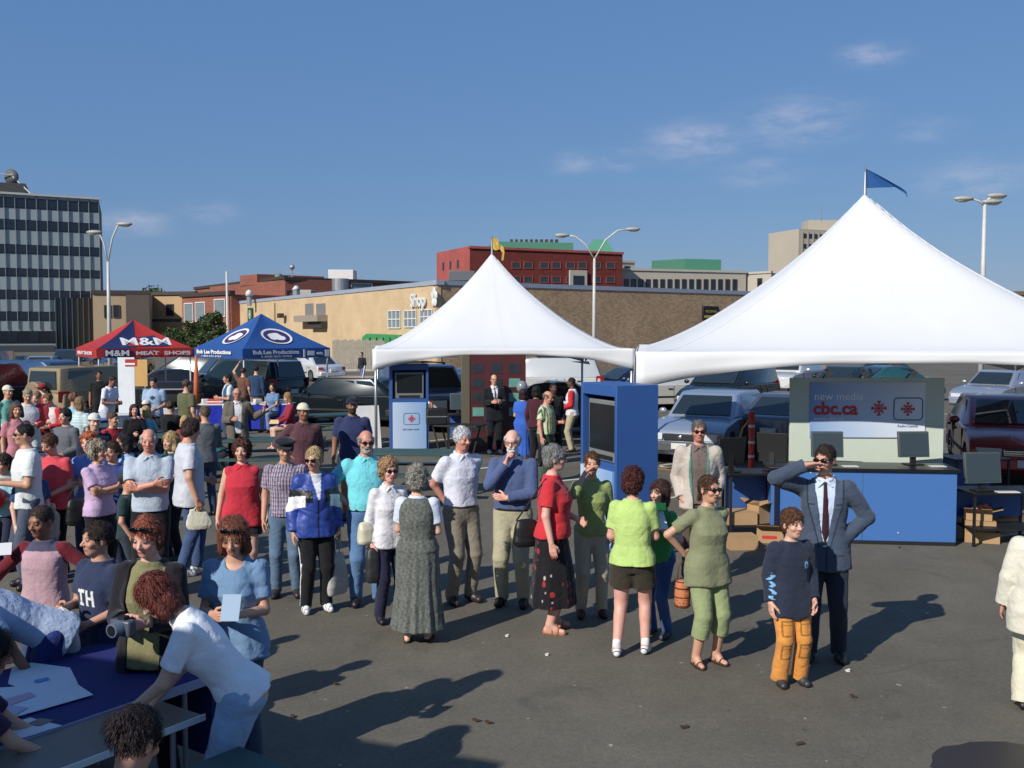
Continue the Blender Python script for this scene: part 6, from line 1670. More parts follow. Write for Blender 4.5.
def kiosk(loc, rotz, Wd, Dp, H, label, zs, mat_print):
    k = empty('television_kiosk', (loc[0], loc[1], 0), rotz, label, 'kiosk', 'blue television kiosks')
    f = .055
    MB().box(0, f, 0, Dp, 0, H).build('side_panel', M_KBLUE, k, bevel=.004)
    MB().box(Wd - f, Wd, 0, Dp, 0, H).build('side_panel', M_KBLUE, k, bevel=.004)
    MB().box(f + .001, Wd - f - .001, 0, Dp, H - .14, H - .002).build('top_panel', M_KBLUE, k, bevel=.004)
    MB().box(f + .001, Wd - f - .001, .0, Dp, zs - .08, zs).build('shelf', M_KBLUE, k, bevel=.004)
    MB().box(f + .001, Wd - f - .001, Dp - .02, Dp - .002, 0, H - .15).build('back_panel', M_KBLUE, k)
    MB().box(f + .001, Wd - f - .001, -.03, .02, .02, zs - .082).build('printed_panel', mat_print, k, bevel=.003)
    pz = (.02 + zs)/2 + .12; cx = Wd*.55
    gem('red_emblem', .085, (cx, -.035, pz), k); rrect('emblem_outline', cx - .19, cx + .19, pz - .14, pz + .14, -.034, .012, M_GREYL, k)
    text_obj('caption', 'CBC Radio-Canada', M_GREYL, .05, (cx - .02, -.035, pz - .25), (R(90), 0, 0), k, extr=.001)
    tv = empty('television', (loc[0], loc[1], 0), rotz, 'old tube television inside the ' + ('large' if Dp > .5 and loc[1] < 15 else 'small far') + ' blue kiosk', 'television')
    x0, x1 = f + .05, Wd - f - .05; z1 = H - .20
    MB().extr([(x0, 0.06), (x1, .06), (x1, .16), (x1 - .12, Dp - .08), (x0 + .12, Dp - .08), (x0, .16)], 'z', zs + .003, z1).build('casing', M_TVG, tv, bevel=.015)
    MB().box(x0 + .05, x1 - .05, .045, .058, zs + .14, z1 - .05).build('screen', M_SCR, tv, bevel=.02)
    MB().box(x0 + .1, x1 - .1, .05, .058, zs + .03, zs + .08).build('control_strip', M_BLK, tv)
    return k
kiosk((.883, 12.8), R(-67.8), .97, .57, 2.13, 'large blue kiosk with a television, turned to the left, nearest the camera', 1.17, grad_mat('print_pale_blue', (196, 214, 236), (128, 170, 220), 'X', 0, .9))
kiosk((atd(390, 23.4), 23.4), R(10), .90, .55, 2.02, 'smaller blue kiosk under the left corner of the left marquee', 1.20, grad_mat('print_pale_blue', (196, 214, 236), (128, 170, 220), 'X', 0, .9))

# photo wall with a printed brick front
pw = empty('photo_wall', (atd(462, 23.0), 23.0, 0), R(2), 'tall display wall printed with a dark red brick front and green windows', 'display wall')
MB().box(-.02, .18, .0, .10, 0, 2.25).build('frame', mat('display_frame', (92, 84, 66), rough=.5), pw, bevel=.01)
MB().box(.181, 1.47, .02, .08, 0, 2.25).build('printed_board', mat('print_brick_red', (80, 32, 34), rough=.4, var=.12, vs=2), pw)
for r_ in range(6):
    for c_ in range(3):
        x0 = .24 + c_*.42; z0 = .16 + r_*.335
        if c_ == 1 and r_ < 5: pass
        MB().box(x0, x0 + .26, .012, .019, z0, z0 + .20).build('printed_window', mat('print_green_window', (92, 150, 140), rough=.3, var=.3, vs=4) if (c_ == 2 and r_ in (2, 3, 4)) or (c_ == 0 and r_ == 2) else mat('print_dark_window', (44, 50, 58), rough=.3, var=.4, vs=4), pw)
        MB().box(x0 - .03, x0 + .29, .014, .0185, z0 - .03, z0 - .001).build('printed_sill', mat('print_brick_dark', (66, 24, 28), rough=.5), pw)
for z in (.11, .78, 1.45): MB().box(.19, 1.46, .0145, .0192, z - .02, z).build('printed_course', mat('print_brick_dark', (66, 24, 28)), pw)

# counter
ctr = empty('display_counter', (3.42, 13.1, 0), math.atan2(-.28, 2.32), 'long bright blue display counter with a black top at the right', 'counter')
MB().box(0, 1.168, 0, .03, 0.015, .95).build('front_panel', M_DBLUE, ctr, bevel=.003); MB().box(1.172, 2.34, 0, .03, 0.015, .95).build('front_panel', M_DBLUE, ctr, bevel=.003)
MB().box(.0, 2.34, -.004, -.001, .0, .05).build('kick_plate', M_BLK, ctr)
MB().box(0, .03, .031, .62, 0.0, .95).build('side_panel', M_DBLUE, ctr); MB().box(2.31, 2.34, .031, .62, 0, .95).build('side_panel', M_DBLUE, ctr)
MB().box(-.03, 2.38, -.03, .66, .952, .995).build('counter_top', mat('black_top', (22, 22, 24), rough=.35), ctr, bevel=.006)
for q in ((.62, .72), (1.62, .16), (1.18, .18), (.5, .93)): MB().tube([(q[0]*1.0, -.004, q[1]), (q[0], .0, q[1])], .009, 8).build('screw_cap', M_WHITEP, ctr)
# backdrop behind it
bx0 = atd(791, 13.95); bd = empty('backdrop', (bx0, 13.95, 0), R(-1.5), 'wide blue and grey backdrop panel with new media lettering', 'display wall')
Wb = 2.13; MB().box(0, Wb, 0, .06, 0, 2.13).build('panel', mat('backdrop_grey', (196, 208, 192), rough=.6, var=.04), bd, bevel=.005)
MB().box(.27, Wb - .27, -.02, -.002, 1.30, 2.07).build('printed_graphic', grad_mat('print_blue_grey', (112, 154, 214), (226, 234, 240), 'X', .2, 1.9), bd)
mb = MB(); xs = np.linspace(.27, Wb - .27, 15)
vs = []
for x in xs: vs += [(x, -.024, 1.30), (x, -.024, 1.38 + .13*math.sin((x-.27)/1.6*math.pi*.62))]
mb.add(vs, [(2*i, 2*i+2, 2*i+3, 2*i+1) for i in range(14)]); mb.build('printed_wave', grad_mat('print_wave', (110, 160, 220), (226, 232, 238), 'X', .2, 1.9), bd)
text_obj('small_lettering', 'new media', mat('print_pale', (246, 248, 250), rough=.5, var=0), .155, (.32, -.028, 1.87), (R(90), 0, 0), bd, 'LEFT', extr=.001)
text_obj('red_lettering', 'cbc.ca', M_GEM, .25, (.31, -.028, 1.70), (R(90), 0, 0), bd, 'LEFT', extr=.001, off=.008, fit=None)
text_obj('web_lettering', 'www.cbc.ca', mat('print_pale', (196, 206, 216)), .085, (.32, -.028, 1.56), (R(90), 0, 0), bd, 'LEFT', extr=.001)
gem('red_emblem', .105, (1.22, -.028, 1.71), bd); gem('red_emblem', .095, (1.62, -.028, 1.70), bd); rrect('emblem_outline', 1.42, 1.83, 1.54, 1.86, -.027, .014, M_GREYL, bd, .06)
text_obj('caption', 'Radio-Canada', M_GREYL, .05, (1.62, -.028, 1.46), (R(90), 0, 0), bd, extr=.001)
for px in (782, 826, 875, 905):   # clip lamps on the top edge
    pass
clip = []
for i, x in enumerate((.45, .95, 1.6)):
    q = Matrix.Rotation(R(-1.5), 4, 'Z') @ Vector((x, .02, 2.13)); c = empty('clip_lamp', (bx0 + q.x, 13.95 + q.y, 2.13), R(-1.5), ['left', 'middle', 'right'][i] + 'most small silver clip lamp on the top edge of the backdrop', 'lamp', 'clip lamps on the backdrop')
    MB().beam((0, 0, 0), (0, -.22, .10), .015, .015).build('arm', M_BLK, c); MB().tube([(0, -.18, .10), (0, -.30, .07)], [.03, .05], 10).build('shade', M_STEEL, c)

def monitor(x, y, z, rotz, label, w=.40, h=.32, tilt=-8, cm=None):
    m = empty('computer_monitor', (x, y, z), rotz, label, 'monitor', 'flat computer monitors on the stands')
    T_ = math.tan(R(tilt))
    def sl(zz): return zz*T_*-1*-1
    y0 = lambda zz: -math.tan(R(tilt))*(zz - .1)
    mb = MB(); mb.add([(sx*w/2, y0(zz) + d, zz) for zz in (.10, .10 + h) for (sx, d) in ((-1, -.02), (1, -.02), (1, .03), (-1, .03))], FB); mb.build('casing', cm or M_LCD, m, bevel=.006)
    mb = MB(); b = .022; mb.add([(sx*(w/2 - b), y0(zz) + d, zz) for zz in (.10 + b, .10 + h - b) for (sx, d) in ((-1, -.026), (1, -.026), (1, -.018), (-1, -.018))], FB); mb.build('screen', M_LCDS, m)
    MB().box(-.035, .035, .01, .05, 0.012, .24).build('neck', M_BLK, m); MB().box(-.12, .12, -.07, .11, 0.001, .014).build('stand', M_BLK, m, bevel=.004)
    return m
def onctr(px, dd=.32):
    Y = 13.0 + dd; return atd(px, Y), Y
x, y = onctr(916); monitor(x, y, .997, R(4), 'grey flat monitor on the right part of the blue counter', w=.42, h=.34)
x, y = onctr(829); monitor(x, y, .997, R(-4), 'grey flat monitor on the counter behind the man in the suit', w=.42, h=.34)
for (px, lb) in ((852, 'white card lying on the counter near the left monitor'), (940, 'white card lying on the counter near its right end')):
    x, y = onctr(px, .12); tag(MB().box(x - .10, x + .10, y - .05, y + .06, .997, 1.006).build('card', M_WHITEP), lb, 'card')

def stand(loc, rotz, w, d, h, label, legs=True, panel=True):
    s = empty('computer_stand', (loc[0], loc[1], 0), rotz, label, 'stand', 'low black computer stands')
    MB().box(0, w, 0, d, h - .03, h).build('top', mat('black_top', (22, 22, 24)), s, bevel=.004)
    for (a, b) in ((.02, .02), (w - .05, .02), (.02, d - .05), (w - .05, d - .05)): MB().box(a, a + .03, b, b + .03, 0, h - .031).build('leg', M_BLK, s)
    if panel: MB().box(.06, w - .06, d - .08, d - .06, .30, h - .04).build('back_panel', M_KBLUE, s)
    MB().box(.05, w - .05, .05, d - .06, .20, .225).build('lower_shelf', M_BLK, s)
    return s
stand((atd(727, 13.2), 13.0), R(0), .66, .55, .92, 'low black computer stand left of the blue counter with boxes beneath')
monitor(atd(733, 13.0), 13.15, .922, R(205), 'black monitor seen from behind on the stand left of the counter', w=.44, h=.36, cm=M_BLK)
monitor(atd(774, 13.4), 13.4, .922, R(150), 'second black monitor at the right end of the left stand', w=.40, h=.40, cm=M_BLK)
stand((atd(968, 13.0), 12.75), R(3), 1.0, .62, .70, 'low black computer stand at the right end of the counter')
monitor(atd(990, 12.85), 12.95, .702, R(8), 'grey flat monitor on the low stand in front of the burgundy car', w=.50, h=.40)
x, y = atd(1012, 12.8), 12.8; tag(MB().box(x - .14, x + .14, y - .03, y + .09, .702, .712).build('card', M_WHITEP), 'white keyboard card on the low stand at the right', 'card')
stand((atd(958, 15.4), 15.4), R(3), .9, .6, .80, 'second black stand with papers behind the right end of the counter')
stand((atd(446, 23.2), 23.2), R(0), .45, .5, .85, 'narrow black stand between the small kiosk and the photo wall')
monitor(atd(457, 23.2), 23.4, .852, R(0), 'beige old monitor on the narrow stand beside the photo wall', w=.36, h=.38)
chair = empty('folding_table', (atd(428, 21.5), 21.9, 0), R(-20), 'black folding table under the left marquee between kiosk and photo wall', 'table')
MB().box(0, 1.1, 0, .6, .70, .735).build('table_top', M_BLK, chair)
for a, b in ((.05, .05), (1.0, .05), (.05, .5), (1.0, .5)): MB().beam((a, b, .70), (a + (.2 if a < .5 else -.2), b, 0), .03, .03).build('leg', M_BLK, chair)
cs = empty('equipment_case', (atd(436, 22.0), 22.0, .736), R(10), 'black equipment case on the folding table', 'case'); MB().box(-.22, .22, -.14, .14, 0, .36).build('body', M_BLK, cs, bevel=.02); MB().box(-.225, .225, -.145, -.141, .17, .19).build('latch_rail', M_STEEL, cs)

# cartons
M_CARD = mat('cardboard', (176, 138, 92), rough=.9, var=.1, vs=6)
def carton(loc, rz, w, d, h, label, z=0, flaps=True, stripe_=False):
    c = empty('cardboard_box', (loc[0], loc[1], z), rz, label, 'box', 'cardboard boxes under the stands')
    mb = MB(); t = .006
    mb.box(-w/2, w/2, -d/2, -d/2 + t, 0, h).box(-w/2, w/2, d/2 - t, d/2, 0, h).box(-w/2, -w/2 + t, -d/2 + t, d/2 - t, 0, h).box(w/2 - t, w/2, -d/2 + t, d/2 - t, 0, h).box(-w/2 + t, w/2 - t, -d/2 + t, d/2 - t, .001, .01)
    mb.build('body', M_CARD, c)
    if flaps:
        for k, (a, b) in enumerate((((-w/2, -d/2, h), (w/2, -d/2, h)), ((w/2, d/2, h), (-w/2, d/2, h)), ((w/2, -d/2, h), (w/2, d/2, h)))):
            o = [(0, -.12, .05), (0, .12, .06), (.13, 0, .04)][k]; A_, B_ = Vector(a), Vector(b); o = Vector(o)
            MB().add([A_, B_, B_ + o, A_ + o, A_ + Vector((0, 0, .004)), B_ + Vector((0, 0, .004)), B_ + o + Vector((0, 0, .004)), A_ + o + Vector((0, 0, .004))], FB).build('flap', M_CARD, c)
    else: MB().box(-w/2, w/2, -d/2, d/2, h + .001, h + .006).build('lid', M_CARD, c)
    if stripe_: MB().box(-w*.3, w*.25, -d/2 - .004, -d/2 - .001, h*.3, h*.5).build('printed_mark', M_GEM, c)
    return c
x, y = at(981, 541); carton((x, y), R(-20), .42, .30, .14, 'flat cardboard box at the bottom of the stack right of the counter', flaps=False)
carton((x - .03, y + .02), R(-14), .38, .28, .13, 'cardboard box in the middle of the stack right of the counter', z=.15, flaps=False)
carton((x - .03, y + .04), R(-25), .34, .26, .12, 'open cardboard box on top of the stack with red and white bits', z=.29)
mb = MB(); [mb.ball((x - .08 + .06*i, y + .02*(i % 2), .43 + .02*(i % 3)), .045, 8, 5) for i in range(4)]; tag(mb.build('wrapped_goods', mat('pink_wrap', (200, 120, 110), rough=.5)), 'pink and white wrapped bits in the open top box', 'goods')
x, y = at(985 + 14, 531); carton((x, y), R(25), .40, .30, .20, 'open cardboard box beside the stack, furthest right')
x, y = at(741, 548); carton((x, y), R(5), .36, .26, .17, 'brown carton on the ground under the left stand', flaps=False)
x, y = at(768, 541); carton((x + .02, y), R(-12), .34, .3, .20, 'white and red printed carton beside the left edge of the counter', stripe_=True)
carton((atd(740, 13.2), 13.25), R(4), .44, .34, .16, 'brown carton on the lower shelf of the left stand', z=.226, flaps=False)
carton((atd(763, 13.2), 13.3), R(30), .24, .24, .24, 'small open carton at the right end of the lower shelf', z=.226)

post(751, 482, 1.30, 'tall orange marker post with white bands beside the left computer stand')
post(331, 440 - 18, 1.05, 'slanted orange marker post right of the blue tent', lean=.12)
yr = MB(); a_ = at(751, 482); yr.tube([(a_[0] - .02, a_[1], 1.18), (a_[0] - .16, a_[1] + .02, 1.0), (a_[0] - .30, a_[1] + .05, .5), (a_[0] - .36, a_[1] + .05, .05)], .016, 6); tag(yr.build('yellow_strap', mat('strap_yellow', (196, 150, 40), rough=.6)), 'yellow strap hanging from the orange post by the counter', 'strap')

# picnic tables
M_PIC = mat('picnic_green', (44, 78, 76), rough=.6, var=.15, vs=5)
def picnic(loc, rz, label, Ls=1.9, top=.75):
    t = empty('picnic_table', (loc[0], loc[1], 0), rz, label, 'picnic table', 'dark green picnic tables')
    mb = MB(); [mb.box(-Ls/2, Ls/2, -.37 + k*.15, -.37 + k*.15 + .135, top - .04, top) for k in range(5)]; mb.build('table_top', M_PIC, t, bevel=.005)
    for sg in (1, -1):
        mb = MB(); [mb.box(-Ls/2, Ls/2, sg*.72 - .13 + k*.135, sg*.72 - .13 + k*.135 + .125, .42, .455) for k in range(2)]; mb.build('bench', M_PIC, t, bevel=.005)
    for xx in (-Ls/2 + .28, Ls/2 - .28):
        mb = MB(); mb.beam((xx, -.30, top - .05), (xx, -.72, 0), .05, .10).beam((xx, .30, top - .05), (xx, .72, 0), .05, .10).beam((xx + .05, -.82, .38), (xx + .05, .82, .38), .04, .09).beam((xx + .05, -.36, top - .08), (xx + .05, .36, top - .08), .04, .08); mb.build('leg_frame', M_PIC, t)
    return t
picnic((atd(262, 18.9), 18.9), R(5), 'long dark green picnic table with empty benches behind the woman in red', 2.3)
picnic((atd(414, 16.7), 16.9), R(-4), 'dark green picnic table behind the man in the aqua shirt', 1.7)
picnic((atd(160, 19.6), 19.8), R(-35), 'dark green picnic table at the left with seated people')
picnic((atd(322, 24.5), 24.5), R(30), 'dark green picnic table beside the orange post right of the blue tent')
picnic((atd(100, 21.5), 21.8), R(10), 'dark green picnic table farthest left in front of the red tent')
gb = empty('bench', (-1.16, 4.62, 0), R(-38), 'dark green bench end at the bottom edge beside the light blue trousers', 'bench')
MB().box(-.42, .42, -.22, .16, .62, .66).box(-.42, .42, -.40, -.235, .62, .66).build('seat', M_PIC, gb, bevel=.006)
for a_ in (-.34, .34): MB().beam((a_, -.3, .62), (a_, -.36, 0), .05, .07).beam((a_, .1, .62), (a_, .14, 0), .05, .07).build('leg', M_PIC, gb)

# tables with blue cloths under the blue tent and things on them
M_BCL = mat('blue_tablecloth', (22, 44, 170), rough=.35, var=.2, vs=4, bump=.5, bs=9)
def clothed(loc, rz, w, d, label, cloth, h=.74):
    t = empty('trestle_table', (loc[0], loc[1], 0), rz, label, 'table', 'cloth covered trestle tables')
    MB().box(-w/2, w/2, -d/2, d/2, h, h + .03).build('table_top', M_WHITEP, t, bevel=.005)
    mb = MB(); n = 40; vs = []
    per = [(-w/2, -d/2), (w/2, -d/2), (w/2, d/2), (-w/2, d/2), (-w/2, -d/2)]; m = 0
    for k in range(4):
        for i in range(12):
            s = i/12; x = per[k][0] + (per[k+1][0] - per[k][0])*s; y = per[k][1] + (per[k+1][1] - per[k][1])*s
            nn = [(0, -1), (1, 0), (0, 1), (-1, 0)][k]; o = .02 + .02*math.sin(i*2.1 + k)
            vs += [(x + nn[0]*.012, y + nn[1]*.012, h - .002), (x + nn[0]*(o*.6 + .01), y + nn[1]*(o*.6 + .01), h*.5), (x + nn[0]*(o + .02), y + nn[1]*(o + .02), .06)]; m += 1
    mb.add(vs, [(3*i + j, 3*((i+1) % m) + j, 3*((i+1) % m) + j + 1, 3*i + j + 1) for i in range(m) for j in range(2)])
    mb.build('cloth_skirt', cloth, t, smooth=True)
    return t
clothed((atd(222, 28), 28.0), R(4), 1.35, .7, 'table with shiny blue skirt left of the old man in the brown jacket', M_BCL)
clothed((atd(264, 28), 28.2), R(-3), 1.5, .7, 'table with shiny blue skirt under the right half of the blue tent', M_BCL)
clothed((atd(118, 24.2), 24.3), R(-8), 1.5, .8, 'white covered serving table beside the man in the white t-shirt', mat('white_cloth', (205, 208, 212), rough=.7, bump=.3, bs=8))
clothed((atd(150, 25.6), 26), R(5), 1.0, .6, 'small white table behind the seated people under the red tent', mat('white_cloth', (205, 208, 212)))
for i, (px, cc) in enumerate(((212, (190, 50, 40)), (219, (210, 90, 60)), (226, (60, 110, 190)), (206, (220, 220, 215)), (258, (220, 220, 215)), (281, (190, 190, 190)))):
    Y = 28.0; b = empty('goods_box', (atd(px, Y), Y - .1, .772), R(10*i), ['red packet', 'orange packet', 'blue packet', 'leftmost white packet', 'white packet beside the tent pole', 'grey packet'][i] + ' on the blue skirted tables', 'packet', 'packets on the blue tables')
    MB().box(-.10, .10, -.08, .08, 0, .13).build('carton', mat('packet_%d' % i, cc, rough=.5), b, bevel=.01); MB().box(-.105, .105, -.082, -.0801, .04, .07).build('label_band', M_WHITEP, b)
# banner, grill and orange post by the red tent
bn = empty('banner', (atd(126, 26.5), 26.5, 0), 0, 'tall white upright banner with a red top mark under the red tent', 'banner')
MB().box(-.22, .22, -.01, .01, .12, 2.1).build('sheet', mat('banner_white', (214, 220, 226), rough=.6), bn); MB().box(-.02, .30, -.02, -.011, 1.86, 2.05).build('top_mark', M_CRED, bn); MB().box(-.05, .24, -.026, -.0201, 1.9, 1.95).build('top_stripe', M_TXW, bn); MB().box(-.25, .25, -.12, .12, 0, .11).build('foot', M_STEEL, bn)
mn = empty('menu_board', (atd(137.5, 28), 28, 0), 0, 'ochre yellow board hanging beside the white banner', 'board')
MB().box(-.27, .27, -.01, .02, 1.25, 2.0).build('sheet', mat('ochre_board', (206, 158, 74), rough=.6), mn); MB().beam((-.2, 0, 0), (-.2, 0, 1.25), .03, .03).beam((.2, 0, 0), (.2, 0, 1.25), .03, .03).build('post', M_STEEL, mn)
gr = empty('barbecue', (atd(172, 29.5), 29.5, 0), R(8), 'large black barbecue grill with shelves under the red tent', 'barbecue')
MB().box(-.85, .85, -.35, .35, .72, .95).build('firebox', M_BLK, gr, bevel=.02); MB().extr([(-.35, .96), (.35, .96), (.30, 1.18), (.10, 1.32), (-.15, 1.30), (-.33, 1.12)], 'x', -.8, .8).build('lid', mat('black_enamel', (30, 30, 32), rough=.3), gr, bevel=.02)
for xx in (-.75, .75): MB().beam((xx, -.3, .72), (xx, -.3, 0), .05, .05).beam((xx, .3, .72), (xx, .3, 0), .05, .05).build('leg', M_BLK, gr)
MB().box(-.8, .8, -.3, .3, .28, .31).build('shelf', M_BLK, gr); MB().tube([(-.5, -.42, 1.1), (.5, -.42, 1.1)], .02, 8).build('handle', M_STEEL, gr)
fp = empty('folded_umbrella', (atd(196, 26), 26, 0), 0, 'folded orange sunshade standing between the red and blue tents', 'sunshade')
MB().tube([(0, 0, .9), (0, 0, 1.5), (0, 0, 2.15)], [.08, .07, .03], 10).build('folded_cloth', mat('orange_cloth', (206, 96, 42), rough=.8), fp, smooth=True); MB().tube([(0, 0, 0), (0, 0, .95)], .02, 8).cyl((0, 0), .2, 0, .06).build('pole', M_STEEL, fp)
bt = empty('blue_tub', (atd(88, 22.5), 22.5, 0), 0, 'big blue plastic tub behind the woman in the pale striped shirt', 'tub')
MB().tube([(0, 0, .02), (0, 0, .45), (0, 0, .78)], [.34, .40, .44], 20).build('body', mat('tub_blue', (24, 84, 164), rough=.4), bt, smooth=True); MB().tube([(0, 0, .781), (0, 0, .80)], [.47, .46], 20).build('rim', mat('tub_blue', (24, 84, 164)), bt)
bb = empty('storage_bin', (atd(39, 17.2), 17.2, 0), R(8), 'navy blue storage bin in front of the man in the dark red t-shirt', 'bin')
MB().box(-.30, .30, -.22, .22, 0, .72).build('body', mat('bin_navy', (44, 66, 116), rough=.5), bb, bevel=.02); MB().box(-.32, .32, -.24, .24, .722, .76).build('lid', M_BLK, bb, bevel=.01)
nb = empty('news_rack', (atd(64.5, 15.2), 15.2, 0), R(-6), 'pale grey rack of white papers behind the woman in the coral t-shirt', 'rack')
MB().box(-.14, .16, -.1, .1, 0, 1.0).build('body', mat('rack_grey', (188, 196, 186), rough=.6), nb, bevel=.01)
for z in (.25, .5, .75): MB().box(-.13, .15, -.12, -.102, z, z + .02).build('ledge', M_BLK, nb)
# long sign pole leaning near the fence
lp = MB(); a_ = (atd(356, 30), 30); lp.tube([(a_[0], a_[1], .35), (atd(364, 30), 30.2, 1.75)], .03, 8); tag(lp.build('leaning_pole', M_STEEL), 'thin silver pole leaning right of the man in the navy cap', 'pole')
ab = empty('sandwich_board', (atd(366, 24), 24, 0), R(20), 'white edged folding sandwich board behind the man in the navy cap', 'board')
MB().add([(-.3, -.3, 0), (.3, -.3, 0), (.3, 0, 1.0), (-.3, 0, 1.0), (-.3, -.27, 0), (.3, -.27, 0), (.3, .03, 1.0), (-.3, .03, 1.0)], FB).build('front_leaf', M_WHITEP, ab); MB().add([(-.3, .34, 0), (.3, .34, 0), (.3, .04, 1.0), (-.3, .04, 1.0), (-.3, .37, 0), (.3, .37, 0), (.3, .07, 1.0), (-.3, .07, 1.0)], FB).build('rear_leaf', M_BLK, ab)

# ------------------------------------------------------------------ foreground tables in the shade
U = Vector((.57, .82, 0)); V_ = Vector((-.82, .57, 0))
def slab(name, o, lu0, lu1, lv0, lv1, z0, z1, m, parent=None, bevel=.004):
    vs = []
    for z in (z0, z1):
        for (a, b) in ((lu0, lv0), (lu1, lv0), (lu1, lv1), (lu0, lv1)):
            p = Vector((o[0], o[1], 0)) + U*a + V_*b; vs.append((p.x, p.y, z))
    return MB().add(vs, FB).build(name, m, parent, bevel=bevel)
oA = (-1.64, 5.20)
t = empty('folding_table', (0, 0, 0), 0, 'grey brown topped folding table with white edge in front of the seated woman', 'table')
slab('table_top', oA, -1.9, 0, 0, .44, .715, .745, mat('table_laminate', (112, 100, 90), rough=.45), t); slab('white_edge', oA, -1.9, .012, -.012, -.001, .715, .748, M_WHITEP, t, 0); 
for a, b in ((-.15, .05), (-.15, .38), (-1.6, .05), (-1.6, .38)):
    p = Vector((oA[0], oA[1], 0)) + U*a + V_*b; MB().tube([(p.x, p.y, 0), (p.x, p.y, .714)], .016, 8).build('leg', M_STEEL, t)
t = empty('folding_table', (0, 0, 0), 0, 'table covered with a deep blue cloth and white papers at the lower left', 'table')
slab('cloth_top', oA, -2.4, .42, .455, 1.55, .735, .752, mat('deep_blue_cloth', (20, 34, 110), rough=.8, var=.1, bump=.3, bs=12), t); slab('cloth_side', oA, .421, .43, .455, 1.55, .25, .752, mat('deep_blue_cloth', (20, 34, 110)), t, 0)
slab('cloth_edge', oA, -2.4, .42, .446, .454, .70, .753, mat('pale_edge', (150, 158, 190), rough=.6), t, 0)
for a, b in ((.3, .55), (.3, 1.45), (-2.2, .55), (-2.2, 1.45)):
    p = Vector((oA[0], oA[1], 0)) + U*a + V_*b; MB().tube([(p.x, p.y, 0), (p.x, p.y, .733)], .016, 8).build('leg', M_STEEL, t)
M_PAPER = mat('paper_sheet', (214, 220, 232), rough=.7, var=.05, vs=9)
def sheet(pts, z, m, label, name='paper_sheet', marks=()):
    P = [(*at(px, py, z), z) for px, py in pts]; n = len(P)
    root = empty(name, (0, 0, 0), 0, label, 'paper')
    MB().add([(p[0], p[1], z) for p in P] + [(p[0], p[1], z + .003) for p in P], [tuple(range(n)), tuple(range(2*n-1, n-1, -1))] + [(i, i+n, (i+1) % n+n, (i+1) % n) for i in range(n)]).build('sheet', m, root)
    for (q, mm) in marks:
        Q = [(*at(px, py, z), z + .006) for px, py in q]; MB().add(Q, [tuple(range(len(Q)))]).build('printed_mark', mm, root)
    return root
M_INK = mat('blue_ink', (96, 140, 214), rough=.6); M_PINK = mat('pink_ink', (200, 160, 190), rough=.6); M_PHO = mat('photo_brown', (92, 66, 60), rough=.3, var=.4, vs=20)
sheet([(12, 667), (32, 663), (70, 668), (78, 684), (30, 692), (8, 684)], .756, M_PAPER, 'topmost crumpled white paper sheet at the far end of the blue table', marks=(([(34, 681), (48, 678), (50, 681), (36, 684)], M_INK),))
sheet([(-30, 690), (30, 686), (75, 683), (93, 695), (20, 716), (-30, 724)], .762, M_PAPER, 'large white paper sheet in the middle of the blue table', marks=(([(5, 700), (30, 693), (36, 697), (8, 707)], M_PINK),))
sheet([(-20, 707), (0, 704), (28, 708), (6, 720), (-20, 726)], .768, mat('lilac_paper', (180, 176, 206), rough=.6), 'lilac printed leaflet on the left edge of the large sheet')
sheet([(-5, 728), (30, 718), (62, 726), (24, 738), (-5, 742)], .756, M_PAPER, 'white form with a small photograph on the blue table', marks=(([(26, 725), (40, 719), (54, 721), (40, 727)], M_PHO),))
pn = MB(); a_, b_ = at(22, 716, .78), at(29, 711, .80); pn.tube([(a_[0], a_[1], .775), (b_[0], b_[1], .785)], .005, 6); tag(pn.build('pen', M_BLK), 'thin dark pen on the paper sheets at the lower left', 'pen')

# unseen trailer-shaped block, added to cast the shade over the tables
tr = empty('added_shade_trailer', (0, 0, 0), 0, 'tall white trailer block added out of view to shade the tables', 'trailer')
e0 = Vector((-5.98, 2.50)); e1 = Vector((-3.98, 1.76)); d_ = (e1 - e0).normalized(); n_ = Vector((d_.y, -d_.x)); e0 = e1 - d_*9
P = [e0, e1, e1 + n_*2.4, e0 + n_*2.4]
MB().add([(p.x, p.y, .9) for p in P] + [(p.x, p.y, 4.0) for p in P], FB).build('box', M_WHITEP, tr, bevel=.04)
for k in (2.2, 3.2, 7.4):
    for q in (.15, 2.0):
        c = e0 + d_*k + n_*q; MB().tube([(c.x, c.y, .5), (c.x + n_.x*.25, c.y + n_.y*.25, .5)], .5, 20).build('wheel', M_TYRE, tr)
MB().add([(p.x, p.y, z) for z in (.55, .88) for p in (e0 + n_*.5 , e1 + n_*.5, e1 + n_*1.9, e0 + n_*1.9)], FB).build('chassis', M_BLK, tr)
p_ = e1 + d_*.02
MB().add([(p.x, p.y, z) for z in (1.0, 3.8) for p in (p_ + n_*.2, p_ + d_*.05 + n_*.2, p_ + d_*.05 + n_*2.2, p_ + n_*2.2)], FB).build('rear_door', M_STEEL, tr)
